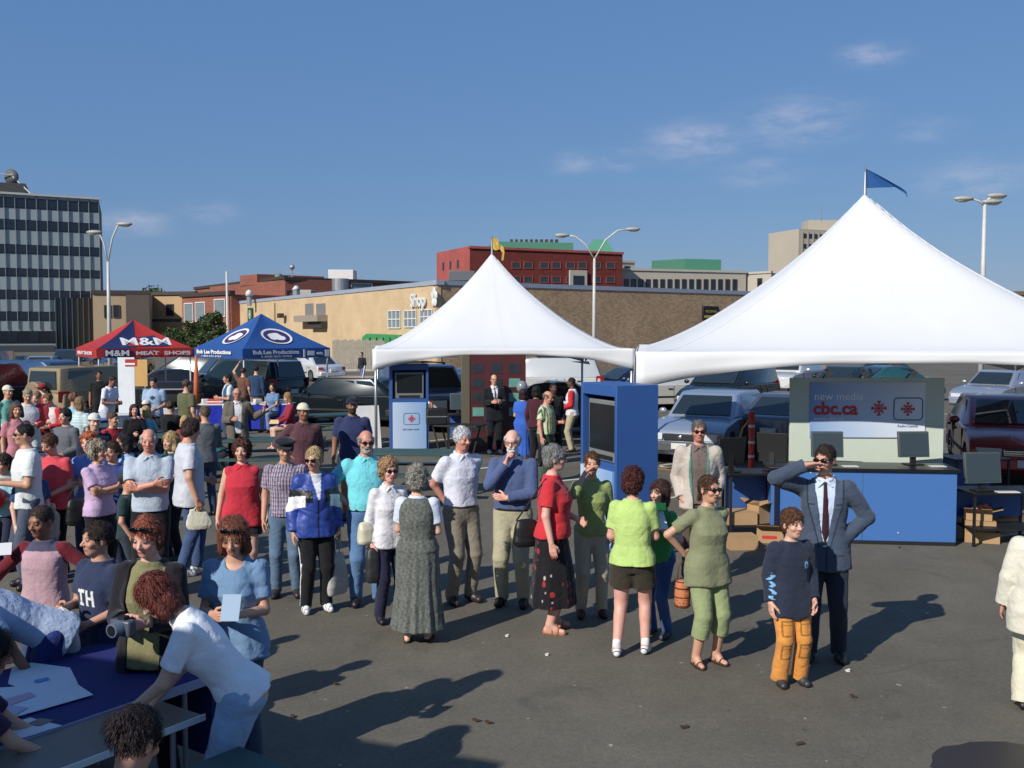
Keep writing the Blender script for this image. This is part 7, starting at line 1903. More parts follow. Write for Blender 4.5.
# ------------------------------------------------------------------ things people hold
def bag(info, side, label, c=(214, 212, 200), w=.30, h=.36, d=.10, handle=.16, name='shopping_bag', off=(0, 0, 0), rz=0, taper=.95, m=None):
    p = info[side] + Vector(off); t = empty(name, (p.x, p.y, p.z), R(rz), label, 'bag', 'bags people carry')
    mm = m or mat('bag_%d_%d_%d' % c, c, rough=.6, var=.1, vs=6, bump=.3, bs=14)
    zt_ = -handle; zb = -handle - h
    G = Sdf(.007); G.loft((0, 0, 0), np.eye(3), [(zb, w*.44, d*.34, 0), (zb + h*.2, w*.5, d*.5, 0), (zt_ - h*.35, w*.47, d*.36, 0), (zt_, w*.36*taper, d*.14, 0)], n=2.8, capk=.012)
    cz_ = folds_noise(int(w*1000 + h*77), .006); P_, Q_ = G.build(noise=cz_); C_ = np.tile(np.array(L3(c)), (len(P_), 1)); to_mesh('body', [(P_, Q_, C_)], M_SHINY, t)
    for sy in (-1, 1): MB().tube([(-w*.2, sy*d*.3, zt_ - .02), (-w*.14, sy*d*.1, -handle*.3), (0, 0, .01), (w*.14, sy*d*.1, -handle*.3), (w*.2, sy*d*.3, zt_ - .02)], .006, 6).build('handle', mm, t, smooth=True)
    return t
def handbag(p, label, c=(24, 24, 26), w=.28, h=.22, d=.12, rz=0, shoulder=None, name='handbag'):
    t = empty(name, (p.x, p.y, p.z), R(rz), label, 'bag', 'bags people carry'); m = mat('bag_%d_%d_%d' % c, c, rough=.5, var=.1, vs=6)
    G = Sdf(.007); G.loft((0, 0, 0), np.eye(3), [(-h/2, w*.44, d*.40, 0), (-h*.3, w*.5, d*.5, 0), (h*.2, w*.46, d*.42, 0), (h/2, w*.34, d*.2, 0)], n=2.6, capk=.03)
    P_, Q_ = G.build(noise=folds_noise(int(w*1000), .004)); to_mesh('body', [(P_, Q_, np.tile(np.array(L3(c)), (len(P_), 1)))], M_LEATHER, t)
    if shoulder is not None:
        s = Matrix.Rotation(-R(rz), 4, 'Z') @ (shoulder - p); MB().tube([(-w*.4, 0, h*.45), tuple(s + Vector((-.01, 0, .0)))], .008, 6).tube([(w*.4, 0, h*.45), tuple(s + Vector((.01, 0, .0)))], .008, 6).tube([tuple(s + Vector((-.012, 0, 0))), tuple(s + Vector((0, 0, .012))), tuple(s + Vector((.012, 0, 0)))], .008, 6).build('strap', m, t)
    return t
def card(p, label, c=(222, 224, 228), w=.15, h=.21, rx=-50, rz=0, name='paper_leaflet', cat='leaflet'):
    t = MB().box(-w/2, w/2, -.003, .003, -h/2, h/2).build(name, mat('card_%d_%d_%d' % c, c, rough=.6, var=.05)); t.location = p; t.rotation_euler = (R(rx), 0, R(rz)); return tag(t, label, cat)

WH = (226, 227, 230)
# ---- front row, right to left
P = person(at(822, 659), 1.815, -14, 'person in a blue grey suit and dark tie shading the eyes with one hand', skin='tan', hair=('short', (52, 38, 30)), top=('shirt', (188, 206, 232), dict(collar=(196, 212, 235), inf=.012)),
   over=('jacket', (62, 76, 98), dict(vopen=(.02, .085, .014), zlo=-.17, ex_=.022, inf=.028, loose=.3, pat=('suit',))), tie=(58, 24, 36), bottom=('trousers', (34, 42, 58)), belt=(20, 18, 18), L=((-.03, .02, -.40), (1, -.35, 0), (-.6, .2, -.7), (0, 1, 0), .5), Rr='shade', hy=-28, hp=2, shades=True, feet=((.13, .02), (-.10, -.03)))  # sunglasses added here to stand for the shade over the eyes
person(at(789, 684), 1.39, 12, 'person, a boy in a navy hooded top and bright orange cargo trousers', skin='fair', hair=('full', (92, 58, 34)), top=('long', (38, 46, 66), dict(pat=('hoodie',), inf=.034, zlo=-.20, ex_=.030, loose=.8, name='hooded_top', amp=.009)), bottom=('loose', (216, 138, 30), ('cargo',)), L='down2', Rr='down', hy=10, shoe=(52, 54, 58), hs=.95)
P = person(at(706, 664), 1.585, 24, 'person with sunglasses in an olive top and pale green cropped trousers', sex='f', w=1.12, skin='tan', hair=('tail', (84, 56, 36)), top=('tee', (128, 132, 96), dict(inf=.020, zlo=-.16, loose=.6)), bottom=('capri', (142, 156, 104)), Rr=((.0, -.11, -.36), (1, -.25, 0), (-.8, -.1, -.5), (0, 0, 1), .5), L='behind', shades=True, hy=8, sandals=True, shoe=(60, 40, 30))
wb = P['R']; q = Vector((*at(685, 640), 0)); 
t = empty('wicker_bag', (atd(684.5, 8.3), 8.3, .46), R(10), 'small orange woven barrel handbag beside the pale green trousers', 'bag', 'bags people carry'); t.scale = (.68, .68, .68)
MB().tube([(0, 0, 0), (0, 0, .05), (0, 0, .17), (0, 0, .30), (0, 0, .34)], [.080, .094, .098, .085, .075], 18).build('body', mat('wicker', (206, 120, 62), rough=.6, var=.3, vs=30, bump=.8, bs=50), t, smooth=True)
for z in (.02, .13, .24, .32): MB().tube([(0, 0, z), (0, 0, z + .014)], .1005 if z < .3 else .084, 18).build('band', mat('wicker_band', (96, 40, 28), rough=.6), t)
MB().tube([(-.07, 0, .33), (-.05, 0, .50), (0, 0, .58), (.05, 0, .50), (.07, 0, .33)], .007, 6).build('handle', mat('wicker_band', (96, 40, 28)), t, smooth=True)
P = person(at(632, 654), 1.60, 166, 'person seen from behind in a lime green top and dark brown shorts', sex='f', w=1.18, skin='pink', hair=('curly', (74, 30, 26)), top=('tee', (176, 206, 104), dict(inf=.020, zlo=-.05, loose=.7)), bottom=('shorts', (58, 52, 40), ('len', .60)), L='frontlow', Rr='front', shoe=(226, 228, 232), socks=(225, 225, 225), feet=((.13, .10), (-.12, -.04)), hy=-18)
P = person(at(660, 636), 1.43, -48, 'person in blue jeans and a green top facing the woman in lime', sex='f', w=.9, skin='fair', hair=('bob', (66, 40, 34)), top=('tee', (52, 150, 70), dict()), bottom=('jeans', (48, 84, 142)), L=((.02, .20, -.12), (.6, -.3, -1), (-.2, .3, 1), (-1, 0, .2), .8), Rr='front', shoe=(60, 60, 66))
card(P['Lt'] + Vector((.0, -.02, .02)), 'white sheet held in the raised hand of the woman in green', w=.16, h=.2, rz=10)
card(P['Lt'] + Vector((-.05, .02, .14)), 'bright green folded cloth held above the white sheet', c=(96, 216, 60), w=.26, h=.10, rx=-60, rz=-10, name='green_cloth', cat='cloth')
P = person(at(591, 616), 1.61, 4, 'person in an olive green sweater shading the face with a raised hand', sex='f', skin='tan', hair=('short', (92, 62, 40)), top=('three', (140, 156, 84), dict(inf=.018, zlo=-.04)), bottom=('trousers', (176, 164, 142)), Rr='shadelow', L='down', hy=-4, shoe=(70, 26, 28))
card(P['T'](.22, .02, .05), 'white folded paper under the arm of the woman in the olive sweater', w=.10, h=.30, rx=0, rz=60)
P = person(at(552, 630), 1.72, 78, 'person in a bright red t-shirt and long black flowered skirt', sex='f', w=1.22, skin='pink', hair=('full', (132, 132, 130), (190, 190, 188)), top=('tee', (206, 28, 44), dict(inf=.022, zlo=-.02, loose=.5)), bottom=('skirt', (24, 22, 28), ('floral',), .26, .22), L='frontlow', Rr='down', hy=14, sandals=True, shoe=(180, 112, 72), glasses=True)
handbag(Vector((atd(527, 9.15), 9.15, .92)), 'black shoulder bag hanging in front of the khaki trousers', shoulder=P['RS'] + Vector((-.03, .0, .05)), rz=20, w=.26, h=.26)
person(at(513, 605), 1.785, -12, 'person with white beard and glasses in a blue shirt touching the chin', skin='pink', hair=('ring', (205, 205, 205)), beard=(215, 215, 215), glasses=True, w=1.08, top=('shirt', (74, 92, 136), dict(collar=(74, 92, 136), inf=.022, zlo=.05)), bottom=('trousers', (170, 164, 134)), belt=(36, 24, 20), Rr='chin', L=((-.20, .20, -.30), (.7, .2, -1), (-1, .1, .1), (0, .2, 1), .35), shoe=(40, 26, 24), hp=6)
P = person(at(461, 602), 1.80, 34, 'person with white hair in a white polo shirt and grey trousers', skin='ruddy', hair=('short', (200, 202, 204)), top=('polo', (214, 216, 232), dict(inf=.022, zlo=.05)), bottom=('trousers', (132, 124, 108)), belt=(60, 46, 36), L='behind', Rr='behind', hy=6, hp=6, shoe=(44, 34, 32))
P = person(at(418, 641), 1.575, 174, 'person seen from behind in a long grey tweed dress over a white shirt', sex='f', w=1.12, skin='fair', hair=('curly', (140, 136, 126), (96, 92, 84)), top=('tee', (206, 216, 236), dict(inf=.016, zlo=0)), over=('dress', (96, 100, 94), dict(pat=('tweed',), hem=.14, flare=.27)), L='front', Rr='frontlow', sandals=True, shoe=(26, 24, 26), feet=((.10, .03), (-.09, -.05)))
P = person(at(389, 621), 1.565, 30, 'person with wraparound sunglasses in a white blouse and navy trousers', sex='f', skin='pink', hair=('curly', (170, 132, 92)), top=('shirt', (216, 216, 222), dict(collar=(220, 220, 226), inf=.022, zlo=-.10, loose=.7)), bottom=('trousers', (34, 36, 66)), L='frontlow', Rr='down', shades=True, shoe=(28, 28, 34))
handbag(P['T'](-.26, .0, .06), 'cream rounded bag at the elbow of the woman in the white blouse', c=(206, 200, 172), w=.16, h=.22, d=.14, rz=30)
handbag(P['R'] + Vector((.02, -.03, -.20)), 'soft dark grey bag hanging from the hand beside the tweed dress', c=(44, 44, 48), w=.14, h=.34, d=.12, rz=20, shoulder=P['R'])
person(at(367, 604), 1.775, 14, 'person with grey goatee and sunglasses in an aqua polo shirt and jeans', skin='ruddy', hair=('ring', (150, 140, 132)), beard=(168, 160, 150), shades=True, w=1.12, belly=.03, top=('polo', (96, 208, 220), dict(inf=.022, zlo=.04)), bottom=('jeans', (84, 124, 172)), belt=(24, 22, 24), Rr='hip', L='behind', hy=6, hp=4, shoe=(36, 32, 34))
P = person(at(316, 611), 1.635, 24, 'person in a royal blue and white windbreaker and black striped track trousers', sex='f', w=1.1, skin='tan', hair=('short', (184, 156, 106)), shades=True, top=('jacket', (34, 66, 156), dict(pat=('blue_jacket',), inf=.036, zlo=-.10, ex_=.030, loose=.9, amp=.013, mt=M_SHINY)), bottom=('trousers', (24, 24, 30), ('sidestripe', WH)), L='down', Rr='down', shoe=(232, 232, 236), hy=-38, hp=6)
bag(P, 'Lt', 'translucent white plastic shopping bag beside the black track trousers', c=(176, 178, 174), w=.24, h=.42, rz=50)
person(at(287, 596), 1.665, 6, 'person in a dark flat cap and purple plaid short sleeved shirt', skin='tan', hair=('short', (70, 60, 54)), cap=('beret', (22, 26, 38)), top=('tee', (168, 160, 178), dict(pat=('plaid', (92, 70, 96), .032), inf=.020, zlo=-.02)), bottom=('jeans', (84, 110, 138)), L='down', Rr='down', hy=10, hp=10, shoe=(46, 42, 42))
person(at(244, 592), 1.63, 10, 'person in a sleeveless red blouse and dark shorts, smiling', sex='f', w=1.22, skin='fair', hair=('curly', (84, 46, 36)), top=('tank', (200, 32, 56), dict(inf=.026, zlo=-.14, loose=.9, collar=(200, 32, 56))), bottom=('shorts', (32, 34, 52), ('len', .55)), L='down', Rr='down', hy=-6)
P = person(at(190, 574), 1.775, 118, 'person in a loose pale grey t-shirt and jeans holding white papers', w=1.12, skin='tan', hair=('full', (56, 36, 34)), top=('tee', (196, 200, 212), dict(inf=.030, zlo=-.13, loose=.9)), bottom=('jeans', (58, 84, 128)), Rr='down', L='frontlow', shoe=(190, 200, 205), hy=10, hp=14, feet=((.10, -.10), (-.10, .12)))
bag(P, 'Rt', 'white paper bag held low by the man in the pale grey t-shirt', c=(216, 212, 190), w=.26, h=.24, handle=.02, d=.05, rz=20)
# ---- second row
person(ph(352, 398, 1.80), 1.80, 8, 'person in a navy polo shirt and navy baseball cap with white shorts', w=1.12, skin='brown', hair=('buzz', (40, 30, 28)), cap=('ball', (26, 30, 52)), beard=(60, 46, 42), top=('polo', (44, 54, 96), dict(inf=.024, zlo=-.06)), bottom=('shorts', (206, 202, 190)), L='down', Rr='down', hy=10)
person(ph(303, 404, 1.76), 1.76, 18, 'person in a dark maroon shirt and cream cap standing behind the plaid shirt', w=1.08, skin='brown', hair=('buzz', (50, 40, 36)), cap=('ball', (214, 206, 178)), top=('shirt', (92, 56, 64), dict(collar=(92, 56, 64), inf=.024)), bottom=('jeans', (70, 76, 96)), L='pocket', Rr='hip', hy=14)
person(ph(699, 421, 1.79), 1.79, -6, 'person with sunglasses in an open beige jacket with green lining', w=.95, skin='ruddy', hair=('short', (96, 90, 86)), shades=True, top=('polo', (112, 98, 92), dict(inf=.018)), over=('jacket', (190, 178, 166), dict(vopen=(-.2, .085, .06), zlo=-.12, inf=.032, ex_=.028, pat=('blob', [(0, .30, .11, .40, (84, 132, 120))]))), bottom=('trousers', (84, 66, 60)), L='pocket', Rr='pocket')
P = person(ph(97, 441, 1.58), 1.58, 62, 'person with curly grey hair in a lilac t-shirt, arms folded', sex='f', w=1.15, skin='tan', hair=('curly', (132, 120, 102), (180, 168, 148)), top=('tee', (196, 166, 206), dict(inf=.022, zlo=-.06)), bottom=('trousers', (26, 26, 34)), L='cross', Rr='cross2', hy=12)
handbag(P['T'](-.24, -.10, .0), 'black shoulder bag behind the woman in the lilac t-shirt', w=.22, h=.30, rz=40, shoulder=P['RS'] + Vector((0, 0, .05)))
person(ph(89, 433, 1.60), 1.60, 10, 'person with orange red hair in a bright blue top behind the lilac t-shirt', sex='f', skin='fair', hair=('curly', (176, 92, 44)), top=('tee', (104, 150, 226)), bottom=('jeans', (60, 70, 110)), hy=-10, L='front', Rr='front')
P = person(ph(53, 433, 1.63), 1.63, -8, 'person in a coral red t-shirt holding white carrier bags', sex='f', w=1.2, skin='tan', hair=('short', (86, 52, 36)), top=('tee', (216, 64, 78), dict(inf=.026, zlo=-.08, loose=.8)), bottom=('trousers', (24, 24, 30)), L='frontlow', Rr='frontlow', hy=-14, hp=22)
bag(P, 'Lt', 'long pale grey carrier bag in front of the coral red t-shirt', c=(190, 186, 174), w=.34, h=.44, handle=.06, rz=10)
bag(P, 'Rt', 'crumpled white carrier bag beside the boy in the blue t-shirt', c=(214, 212, 206), w=.22, h=.30, handle=.08, rz=-30)
person(ph(26, 424, 1.78), 1.78, -50, 'person with dark sunglasses and short dark hair in a white t-shirt', w=1.05, skin='tan', hair=('buzz', (34, 28, 26)), shades=True, top=('tee', (214, 222, 222), dict(inf=.024)), bottom=('jeans', (70, 80, 100)), L='front', Rr='front', hy=-10)
person(ph(30, 457, 1.42), 1.42, 52, 'person, a boy with brown hair in a mid blue t-shirt', hs=.95, skin='fair', hair=('full', (88, 60, 36)), top=('tee', (40, 74, 122), dict(inf=.026, loose=.8)), bottom=('jeans', (66, 74, 120)), L='down2', Rr='down', hp=16)
P = person(ph(4, 454, 1.36), 1.36, -14, 'person, a child in a pale aqua shirt at the left edge behind a red ball', hs=.95, skin='tan', hair=('full', (60, 44, 34)), top=('tee', (140, 196, 214), dict(inf=.026, loose=.8)), bottom=('jeans', (34, 40, 66)), L='front', Rr='front')
b = MB().ball((0, 0, 0), .135, 24, 14).build('red_ball', mat('red_rubber', (200, 20, 34), rough=.4, var=.05), smooth=True); b.location = (P['T'](0, .25, .24)); tag(b, 'big round red ball held by the child at the left edge', 'ball')
P = person(ph(126, 432, 1.60), 1.60, -42, 'person with dark hair in a pale blue blouse holding a camera to the face', sex='f', skin='tan', hair=('bob', (34, 28, 34)), top=('shirt', (150, 186, 232), dict(inf=.024, zlo=-.02)), bottom=('trousers', (30, 34, 46)), L='camera', Rr='camera')
c_ = empty('small_camera', (P['T'](0, .24, .655)), R(-42), 'small silver camera in the hands of the woman in pale blue', 'camera'); MB().box(-.05, .05, -.015, .02, -.03, .03).build('body', M_STEEL, c_, bevel=.006); MB().tube([(0, -.016, 0), (0, -.045, 0)], .02, 12).build('lens', M_BLK, c_)
person(ph(149, 429, 1.77), 1.77, 14, 'person with white hair in a pale grey polo shirt, arms crossed', w=1.06, skin='ruddy', hair=('ring', (188, 186, 182)), top=('polo', (176, 190, 206), dict(inf=.024, zlo=-.01)), bottom=('trousers', (22, 22, 28)), L='cross', Rr='cross2', hp=8)
P = person(ph(127, 470, 1.34), 1.34, 96, 'person, a boy in a dark green t-shirt and dark green cap', hs=.95, skin='tan', hair=('buzz', (60, 44, 34)), cap=('ball', (40, 56, 58)), top=('tee', (30, 56, 60), dict(inf=.026, loose=.8)), bottom=('jeans', (40, 56, 66)), L='down', Rr='down2')
card(P['Rt'] + Vector((0, -.02, -.02)), 'small white card in the hand of the boy in the dark green cap', w=.08, h=.10, rx=-20)
person(ph(112, 412, 1.50), 1.50, 60, 'person, a boy in a scarlet t-shirt with his back to the white table', hs=.97, skin='tan', hair=('short', (80, 56, 38)), top=('tee', (180, 26, 44), dict(inf=.024)), bottom=('jeans', (60, 66, 90)), hy=10)
P = person(ph(80, 397, 1.65), 1.65, 158, 'person seen from behind in a pale green striped t-shirt and khaki trousers', sex='f', skin='tan', hair=('bob', (128, 100, 62)), top=('tee', (190, 212, 214), dict(pat=('hs', (162, 190, 196), .05), inf=.022)), bottom=('trousers', (176, 156, 132)), L='front', Rr='down')
P = person(ph(73, 393, 1.66), 1.66, 150, 'person in an aqua blouse mostly hidden behind the pale striped t-shirt', sex='f', skin='tan', hair=('short', (120, 84, 60)), top=('tee', (124, 190, 212)), bottom=('trousers', (24, 26, 30)), L='down', Rr='down')
bag(P, 'Rt', 'tall pale green cloth bag hanging beside the black trousers', c=(196, 212, 192), w=.22, h=.5, handle=.02)
person(ph(7, 386, 1.76), 1.76, 60, 'person in a teal green t-shirt and cream cap at the left edge', skin='tan', hair=('buzz', (150, 140, 130)), cap=('ball', (222, 210, 186)), top=('tee', (104, 176, 160), dict(pat=('hem', (190, 214, 226), .12))), bottom=('trousers', (46, 38, 52)), L='down', Rr='down')
person(ph(27, 388, 1.76), 1.76, 30, 'person with grey hair in a white shirt with scarlet sleeves', w=1.15, skin='tan', hair=('short', (140, 136, 112)), top=('long', (206, 208, 214), dict(pat=('raglan', (206, 30, 40)), inf=.026)), bottom=('trousers', (190, 196, 200)), L='front', Rr='front', hp=15, lean=12)
person(ph(41, 390, 1.68), 1.68, -10, 'person in a dark crimson t-shirt leaning over the navy bin', w=1.1, skin='fair', hair=('short', (150, 110, 84)), top=('tee', (134, 20, 40)), bottom=('jeans', (50, 68, 108)), L='front', Rr='front', hp=20, lean=10)
person(ph(56, 391, 1.66), 1.66, -24, 'person with brown hair in a cream shirt with bright red sleeves', w=1.0, skin='tan', hair=('short', (112, 84, 52)), top=('long', (216, 206, 206), dict(pat=('raglan', (204, 28, 44)))), bottom=('jeans', (90, 140, 210)), L='front', Rr='front', hp=25, lean=16)
person(ph(43, 384, 1.72), 1.72, -30, 'person in a red cap raising an arm behind the crimson t-shirt', skin='tan', hair=('short', (60, 40, 32)), cap=('ball', (150, 34, 34)), top=('tee', (180, 40, 44)), bottom=('jeans', (50, 60, 90)), L='shade', Rr='down')
person(ph(107, 375, 1.76), 1.76, 72, 'person in a plain white t-shirt bending over the white serving table', w=1.05, skin='brown', hair=('short', (44, 32, 28)), top=('tee', (220, 222, 236), dict(inf=.028, loose=.8)), bottom=('trousers', (190, 196, 210)), L='front', Rr='front', lean=12, hp=18)
person(ph(99, 371, 1.74), 1.74, 20, 'person in black behind the man in the plain white t-shirt', skin='brown', hair=('short', (34, 26, 24)), top=('tee', (24, 22, 26)), bottom=('trousers', (30, 30, 36)))
person(ph(154, 377, 1.76), 1.76, 4, 'person in a grey blue printed t-shirt standing under the red tent', w=1.08, skin='tan', hair=('short', (40, 32, 32)), top=('tee', (150, 176, 206), dict(pat=('blob', [(.0, .36, .06, .04, (50, 60, 80))]), inf=.026)), bottom=('trousers', (40, 42, 50)), L='frontlow', Rr='frontlow', hp=20)
person(ph(186, 380, 1.78), 1.78, 146, 'person in an olive brown shirt and jeans seen from behind by the tent pole', w=1.1, skin='tan', hair=('short', (84, 60, 44)), top=('tee', (92, 94, 62), dict(inf=.028, loose=.8, zlo=-.10)), bottom=('jeans', (66, 92, 132)), L='front', Rr='down')
person(ph(16, 403, 1.66), 1.66, 40, 'person in a faded pink top between the teal shirt and the scarlet sleeves', sex='f', skin='tan', hair=('bob', (96, 66, 44)), top=('tee', (190, 120, 130)), bottom=('jeans', (50, 60, 90)), L='front', Rr='down')
person(ph(66, 409, 1.62), 1.62, -20, 'person with black hair in a grey long sleeved top behind the coral red t-shirt', skin='tan', hair=('full', (28, 24, 24)), top=('long', (96, 100, 108), dict(inf=.03)), bottom=('jeans', (46, 56, 86)), L='frontlow', Rr='pocket')
person(ph(94, 414, 1.64), 1.64, 35, 'person in a navy jacket and white cap left of the boy in scarlet', skin='fair', hair=('buzz', (90, 70, 50)), cap=('ball', (216, 214, 206)), top=('long', (32, 40, 66), dict(inf=.03)), bottom=('trousers', (120, 108, 88)), L='down', Rr='front')
person(ph(205, 406, 1.66), 1.66, -150, 'person in a grey sweater seen from behind left of the long picnic table', skin='tan', hair=('short', (110, 90, 70)), top=('long', (92, 96, 104), dict(inf=.026)), bottom=('jeans', (50, 64, 96)), L='down', Rr='front')
person(ph(172, 432, 1.56), 1.56, -30, 'person with blonde hair in a dark teal blouse just left of the pale grey t-shirt', sex='f', skin='fair', hair=('bob', (176, 146, 92)), top=('tee', (30, 78, 88)), bottom=('trousers', (30, 32, 42)), L='down', Rr='cross')
person(ph(113, 442, 1.52), 1.52, -12, 'person in a royal blue t-shirt between the camera holder and the lilac t-shirt', skin='tan', hair=('full', (64, 44, 34)), top=('tee', (40, 66, 130)), bottom=('jeans', (40, 48, 76)), L='down', Rr='front')
# seated people at the picnic tables
def seated(px, py_head, sitH, yaw, label, seat=.46, **kw):
    """sitH: height of the top of the head when seated"""
    Hn = kw.pop('H', 1.68); p = ph(px, py_head, sitH)
    return person(p, Hn, yaw, label, hipz=seat + .09, feet=((.12, -.42), (-.12, -.40)), **kw)
SH = .46 + .09 + 1.68 - .92*(1.68 - .26)/1.49
seated(146, 400, SH, 150, 'person seated in a dark red top and white cap at the left picnic table', skin='tan', hair=('short', (90, 50, 40)), cap=('ball', (222, 214, 210)), top=('tee', (96, 28, 36)), bottom=('trousers', (24, 26, 30)), sex='f', L='lap', Rr='lap')
seated(146, 406, SH - .06, 175, 'person, a fair haired child in an aqua top seated at the left picnic table', skin='tan', hair=('bob', (178, 152, 96)), top=('tee', (104, 190, 206)), bottom=('jeans', (90, 110, 150)), sex='f', L='lap', Rr='lap', H=1.55)
seated(170, 399, SH + .04, 160, 'person seated with a broad black back at the left picnic table', w=1.25, skin='tan', hair=('short', (74, 50, 38)), top=('tee', (18, 20, 26), dict(inf=.028)), bottom=('trousers', (30, 32, 40)), L='lap', Rr='lap')
seated(134, 404, SH, 30, 'person seated in a black dress at the far side of the left picnic table', sex='f', skin='pink', hair=('bob', (70, 34, 30)), top=('tee', (22, 20, 26)), bottom=('trousers', (20, 22, 26)), L='lap', Rr='front')
seated(185, 411 + 6, 1.18, 20, 'person, a small fair haired child beside the dark haired man in grey', H=1.35, sex='f', skin='fair', hair=('bob', (186, 150, 90)), top=('tee', (150, 60, 50)), bottom=('jeans', (60, 70, 110)), L='lap', Rr='lap')
seated(216, 414, SH - .1, -110, 'person in a teal top and pale jeans bending down on the bench', lean=35, skin='tan', hair=('short', (90, 60, 40)), top=('long', (24, 112, 112), dict(inf=.03)), bottom=('jeans', (120, 166, 210)), L='reach', Rr='reach', hp=30)
seated(290, 392, SH, -62, 'person in a crimson top seated with bare legs crossed reading a booklet', sex='f', skin='fair', hair=('bob', (146, 112, 64)), top=('long', (150, 24, 50)), bottom=('skirt', (40, 50, 84), None, .42, .19), L='lap', Rr='lap', sandals=True, shoe=(40, 30, 30), hp=22)
PEOPLE[-1]; card(PEOPLE[-1]['Lt'] + Vector((0, -.05, .05)), 'yellow and white booklet in the lap of the seated woman in crimson', c=(220, 190, 120), w=.22, h=.16, rx=-60, name='booklet', cat='booklet')
person(ph(237, 388, 1.70), 1.70, 18, 'person, elderly, in a brown grey open jacket over a white shirt', w=1.1, skin='ruddy', hair=('ring', (170, 150, 130)), glasses=True, top=('shirt', (214, 214, 214), dict(collar=(214, 214, 214))), over=('jacket', (104, 94, 82), dict(vopen=(-.2, .075, .06), zlo=-.22, inf=.04, ex_=.034)), bottom=('trousers', (58, 48, 46)), L=((.30, .12, -.12), (.6, -.2, -1), (.3, .5, .8), (0, -1, 0), .7), Rr='front')
person(ph(228, 374, 1.72), 1.72, -60, 'person with dark hair in a white and teal shirt behind the elderly man', skin='tan', hair=('full', (40, 28, 26)), top=('tee', (206, 216, 226), dict(pat=('blob', [(.10, .3, .08, .3, (40, 90, 120))]), inf=.026)), bottom=('jeans', (60, 70, 90)), L='front', Rr='front')
person(ph(256, 366, 1.78), 1.78, 170, 'person in a dark blue sweater seen from behind under the blue tent', skin='tan', hair=('short', (34, 28, 28)), top=('long', (34, 62, 96), dict(inf=.028)), bottom=('trousers', (150, 130, 100)), L='front', Rr='down')
person(ph(243, 368, 1.72), 1.72, 160, 'person in rust brown with one arm raised beside the front pole of the blue tent', skin='tan', hair=('short', (60, 38, 30)), top=('tee', (110, 70, 54)), bottom=('trousers', (60, 50, 46)), L='up', Rr='down')
seated(273, 384, 1.32, -20, 'person with dark hair in pale denim seated under the blue tent', sex='f', skin='tan', hair=('bob', (30, 28, 28)), top=('tee', (96, 130, 168)), bottom=('jeans', (110, 130, 160)), L='lap', Rr='lap')
# ---- under the left marquee
person(at(494, 453.5), 1.80, 14, 'person in a black suit and tie standing in front of the brick photo wall', skin='tan', hair=('ring', (92, 66, 50)), glasses=True, top=('shirt', (220, 222, 228), dict(collar=(222, 224, 230), inf=.012)), over=('jacket', (20, 22, 32), dict(vopen=(.08, .08, .012), zlo=-.20, inf=.030, ex_=.024)), tie=(90, 70, 84), bottom=('trousers', (18, 20, 28)), L='front', Rr='front', shoe=(190, 190, 190))
person(ph(523, 389, 1.56), 1.56, 162, 'person seen from behind in a long bright blue dress', sex='f', w=1.2, skin='tan', hair=('bob', (52, 28, 30)), top=('tee', (44, 98, 196)), over=('dress', (40, 94, 194), dict(hem=.16, flare=.20)), L='frontlow', Rr='front')
bl_ = MB().ball((0, 0, 0), .13, 18, 10, (1, 1, 1.15)).build('grey_balloon', mat('balloon_grey', (120, 132, 140), rough=.25, var=.05), smooth=True); bl_.location = (atd(522, 22.6), 22.6, 2.77 - .056*22.6 + .02); tag(bl_, 'pale grey balloon just above the dark hair by the photo wall', 'balloon')
person(ph(546, 391, 1.68), 1.68, 64, 'person in a green and yellow striped shirt and dark green trousers', w=1.2, skin='ruddy', hair=('ring', (110, 92, 80)), top=('tee', (196, 206, 160), dict(pat=('vs', (66, 100, 74), .045, .1), inf=.028, zlo=.0)), bottom=('trousers', (40, 74, 58)), L='front', Rr='down', hp=14)
person(at(572, 452), 1.72, -100, 'person in a white jacket with scarlet sleeves and khaki trousers', skin='dark', hair=('buzz', (24, 20, 20)), top=('long', (214, 214, 222), dict(pat=('raglan', (206, 24, 36)), inf=.032)), bottom=('trousers', (176, 162, 130)), L='frontlow', Rr='front')
person(ph(553, 383, 1.70), 1.70, 20, 'person all in black in the shade beside the red sleeved jacket', skin='dark', hair=('buzz', (20, 18, 18)), top=('long', (20, 20, 24)), bottom=('trousers', (20, 20, 26)))
person(ph(536, 386, 1.66), 1.66, 150, 'person with dark hair in a maroon top behind the blue dress', sex='f', skin='brown', hair=('bob', (26, 20, 22)), top=('long', (70, 26, 40)), bottom=('trousers', (24, 22, 30)))
person((atd(362, 52), 52), 1.72, -30, 'person walking in a black coat by the board fence far away', skin='tan', hair=('short', (40, 30, 26)), top=('long', (30, 34, 44)), bottom=('jeans', (84, 92, 150)), L='swing', Rr='down', feet=((.1, -.25), (-.1, .25)))
# ---- right edge
person((3.84, 7.18), 1.53, 150, 'person in a long off white suit, cut by the right edge', sex='f', w=1.25, skin='tan', hair=('curly', (120, 112, 102)), top=('long', (212, 208, 190), dict(inf=.036, ex_=.032, zlo=-.24, loose=1.0, name='jacket', amp=.004)), bottom=('loose', (214, 208, 182)), L='down', Rr='down', shoe=(30, 30, 34))
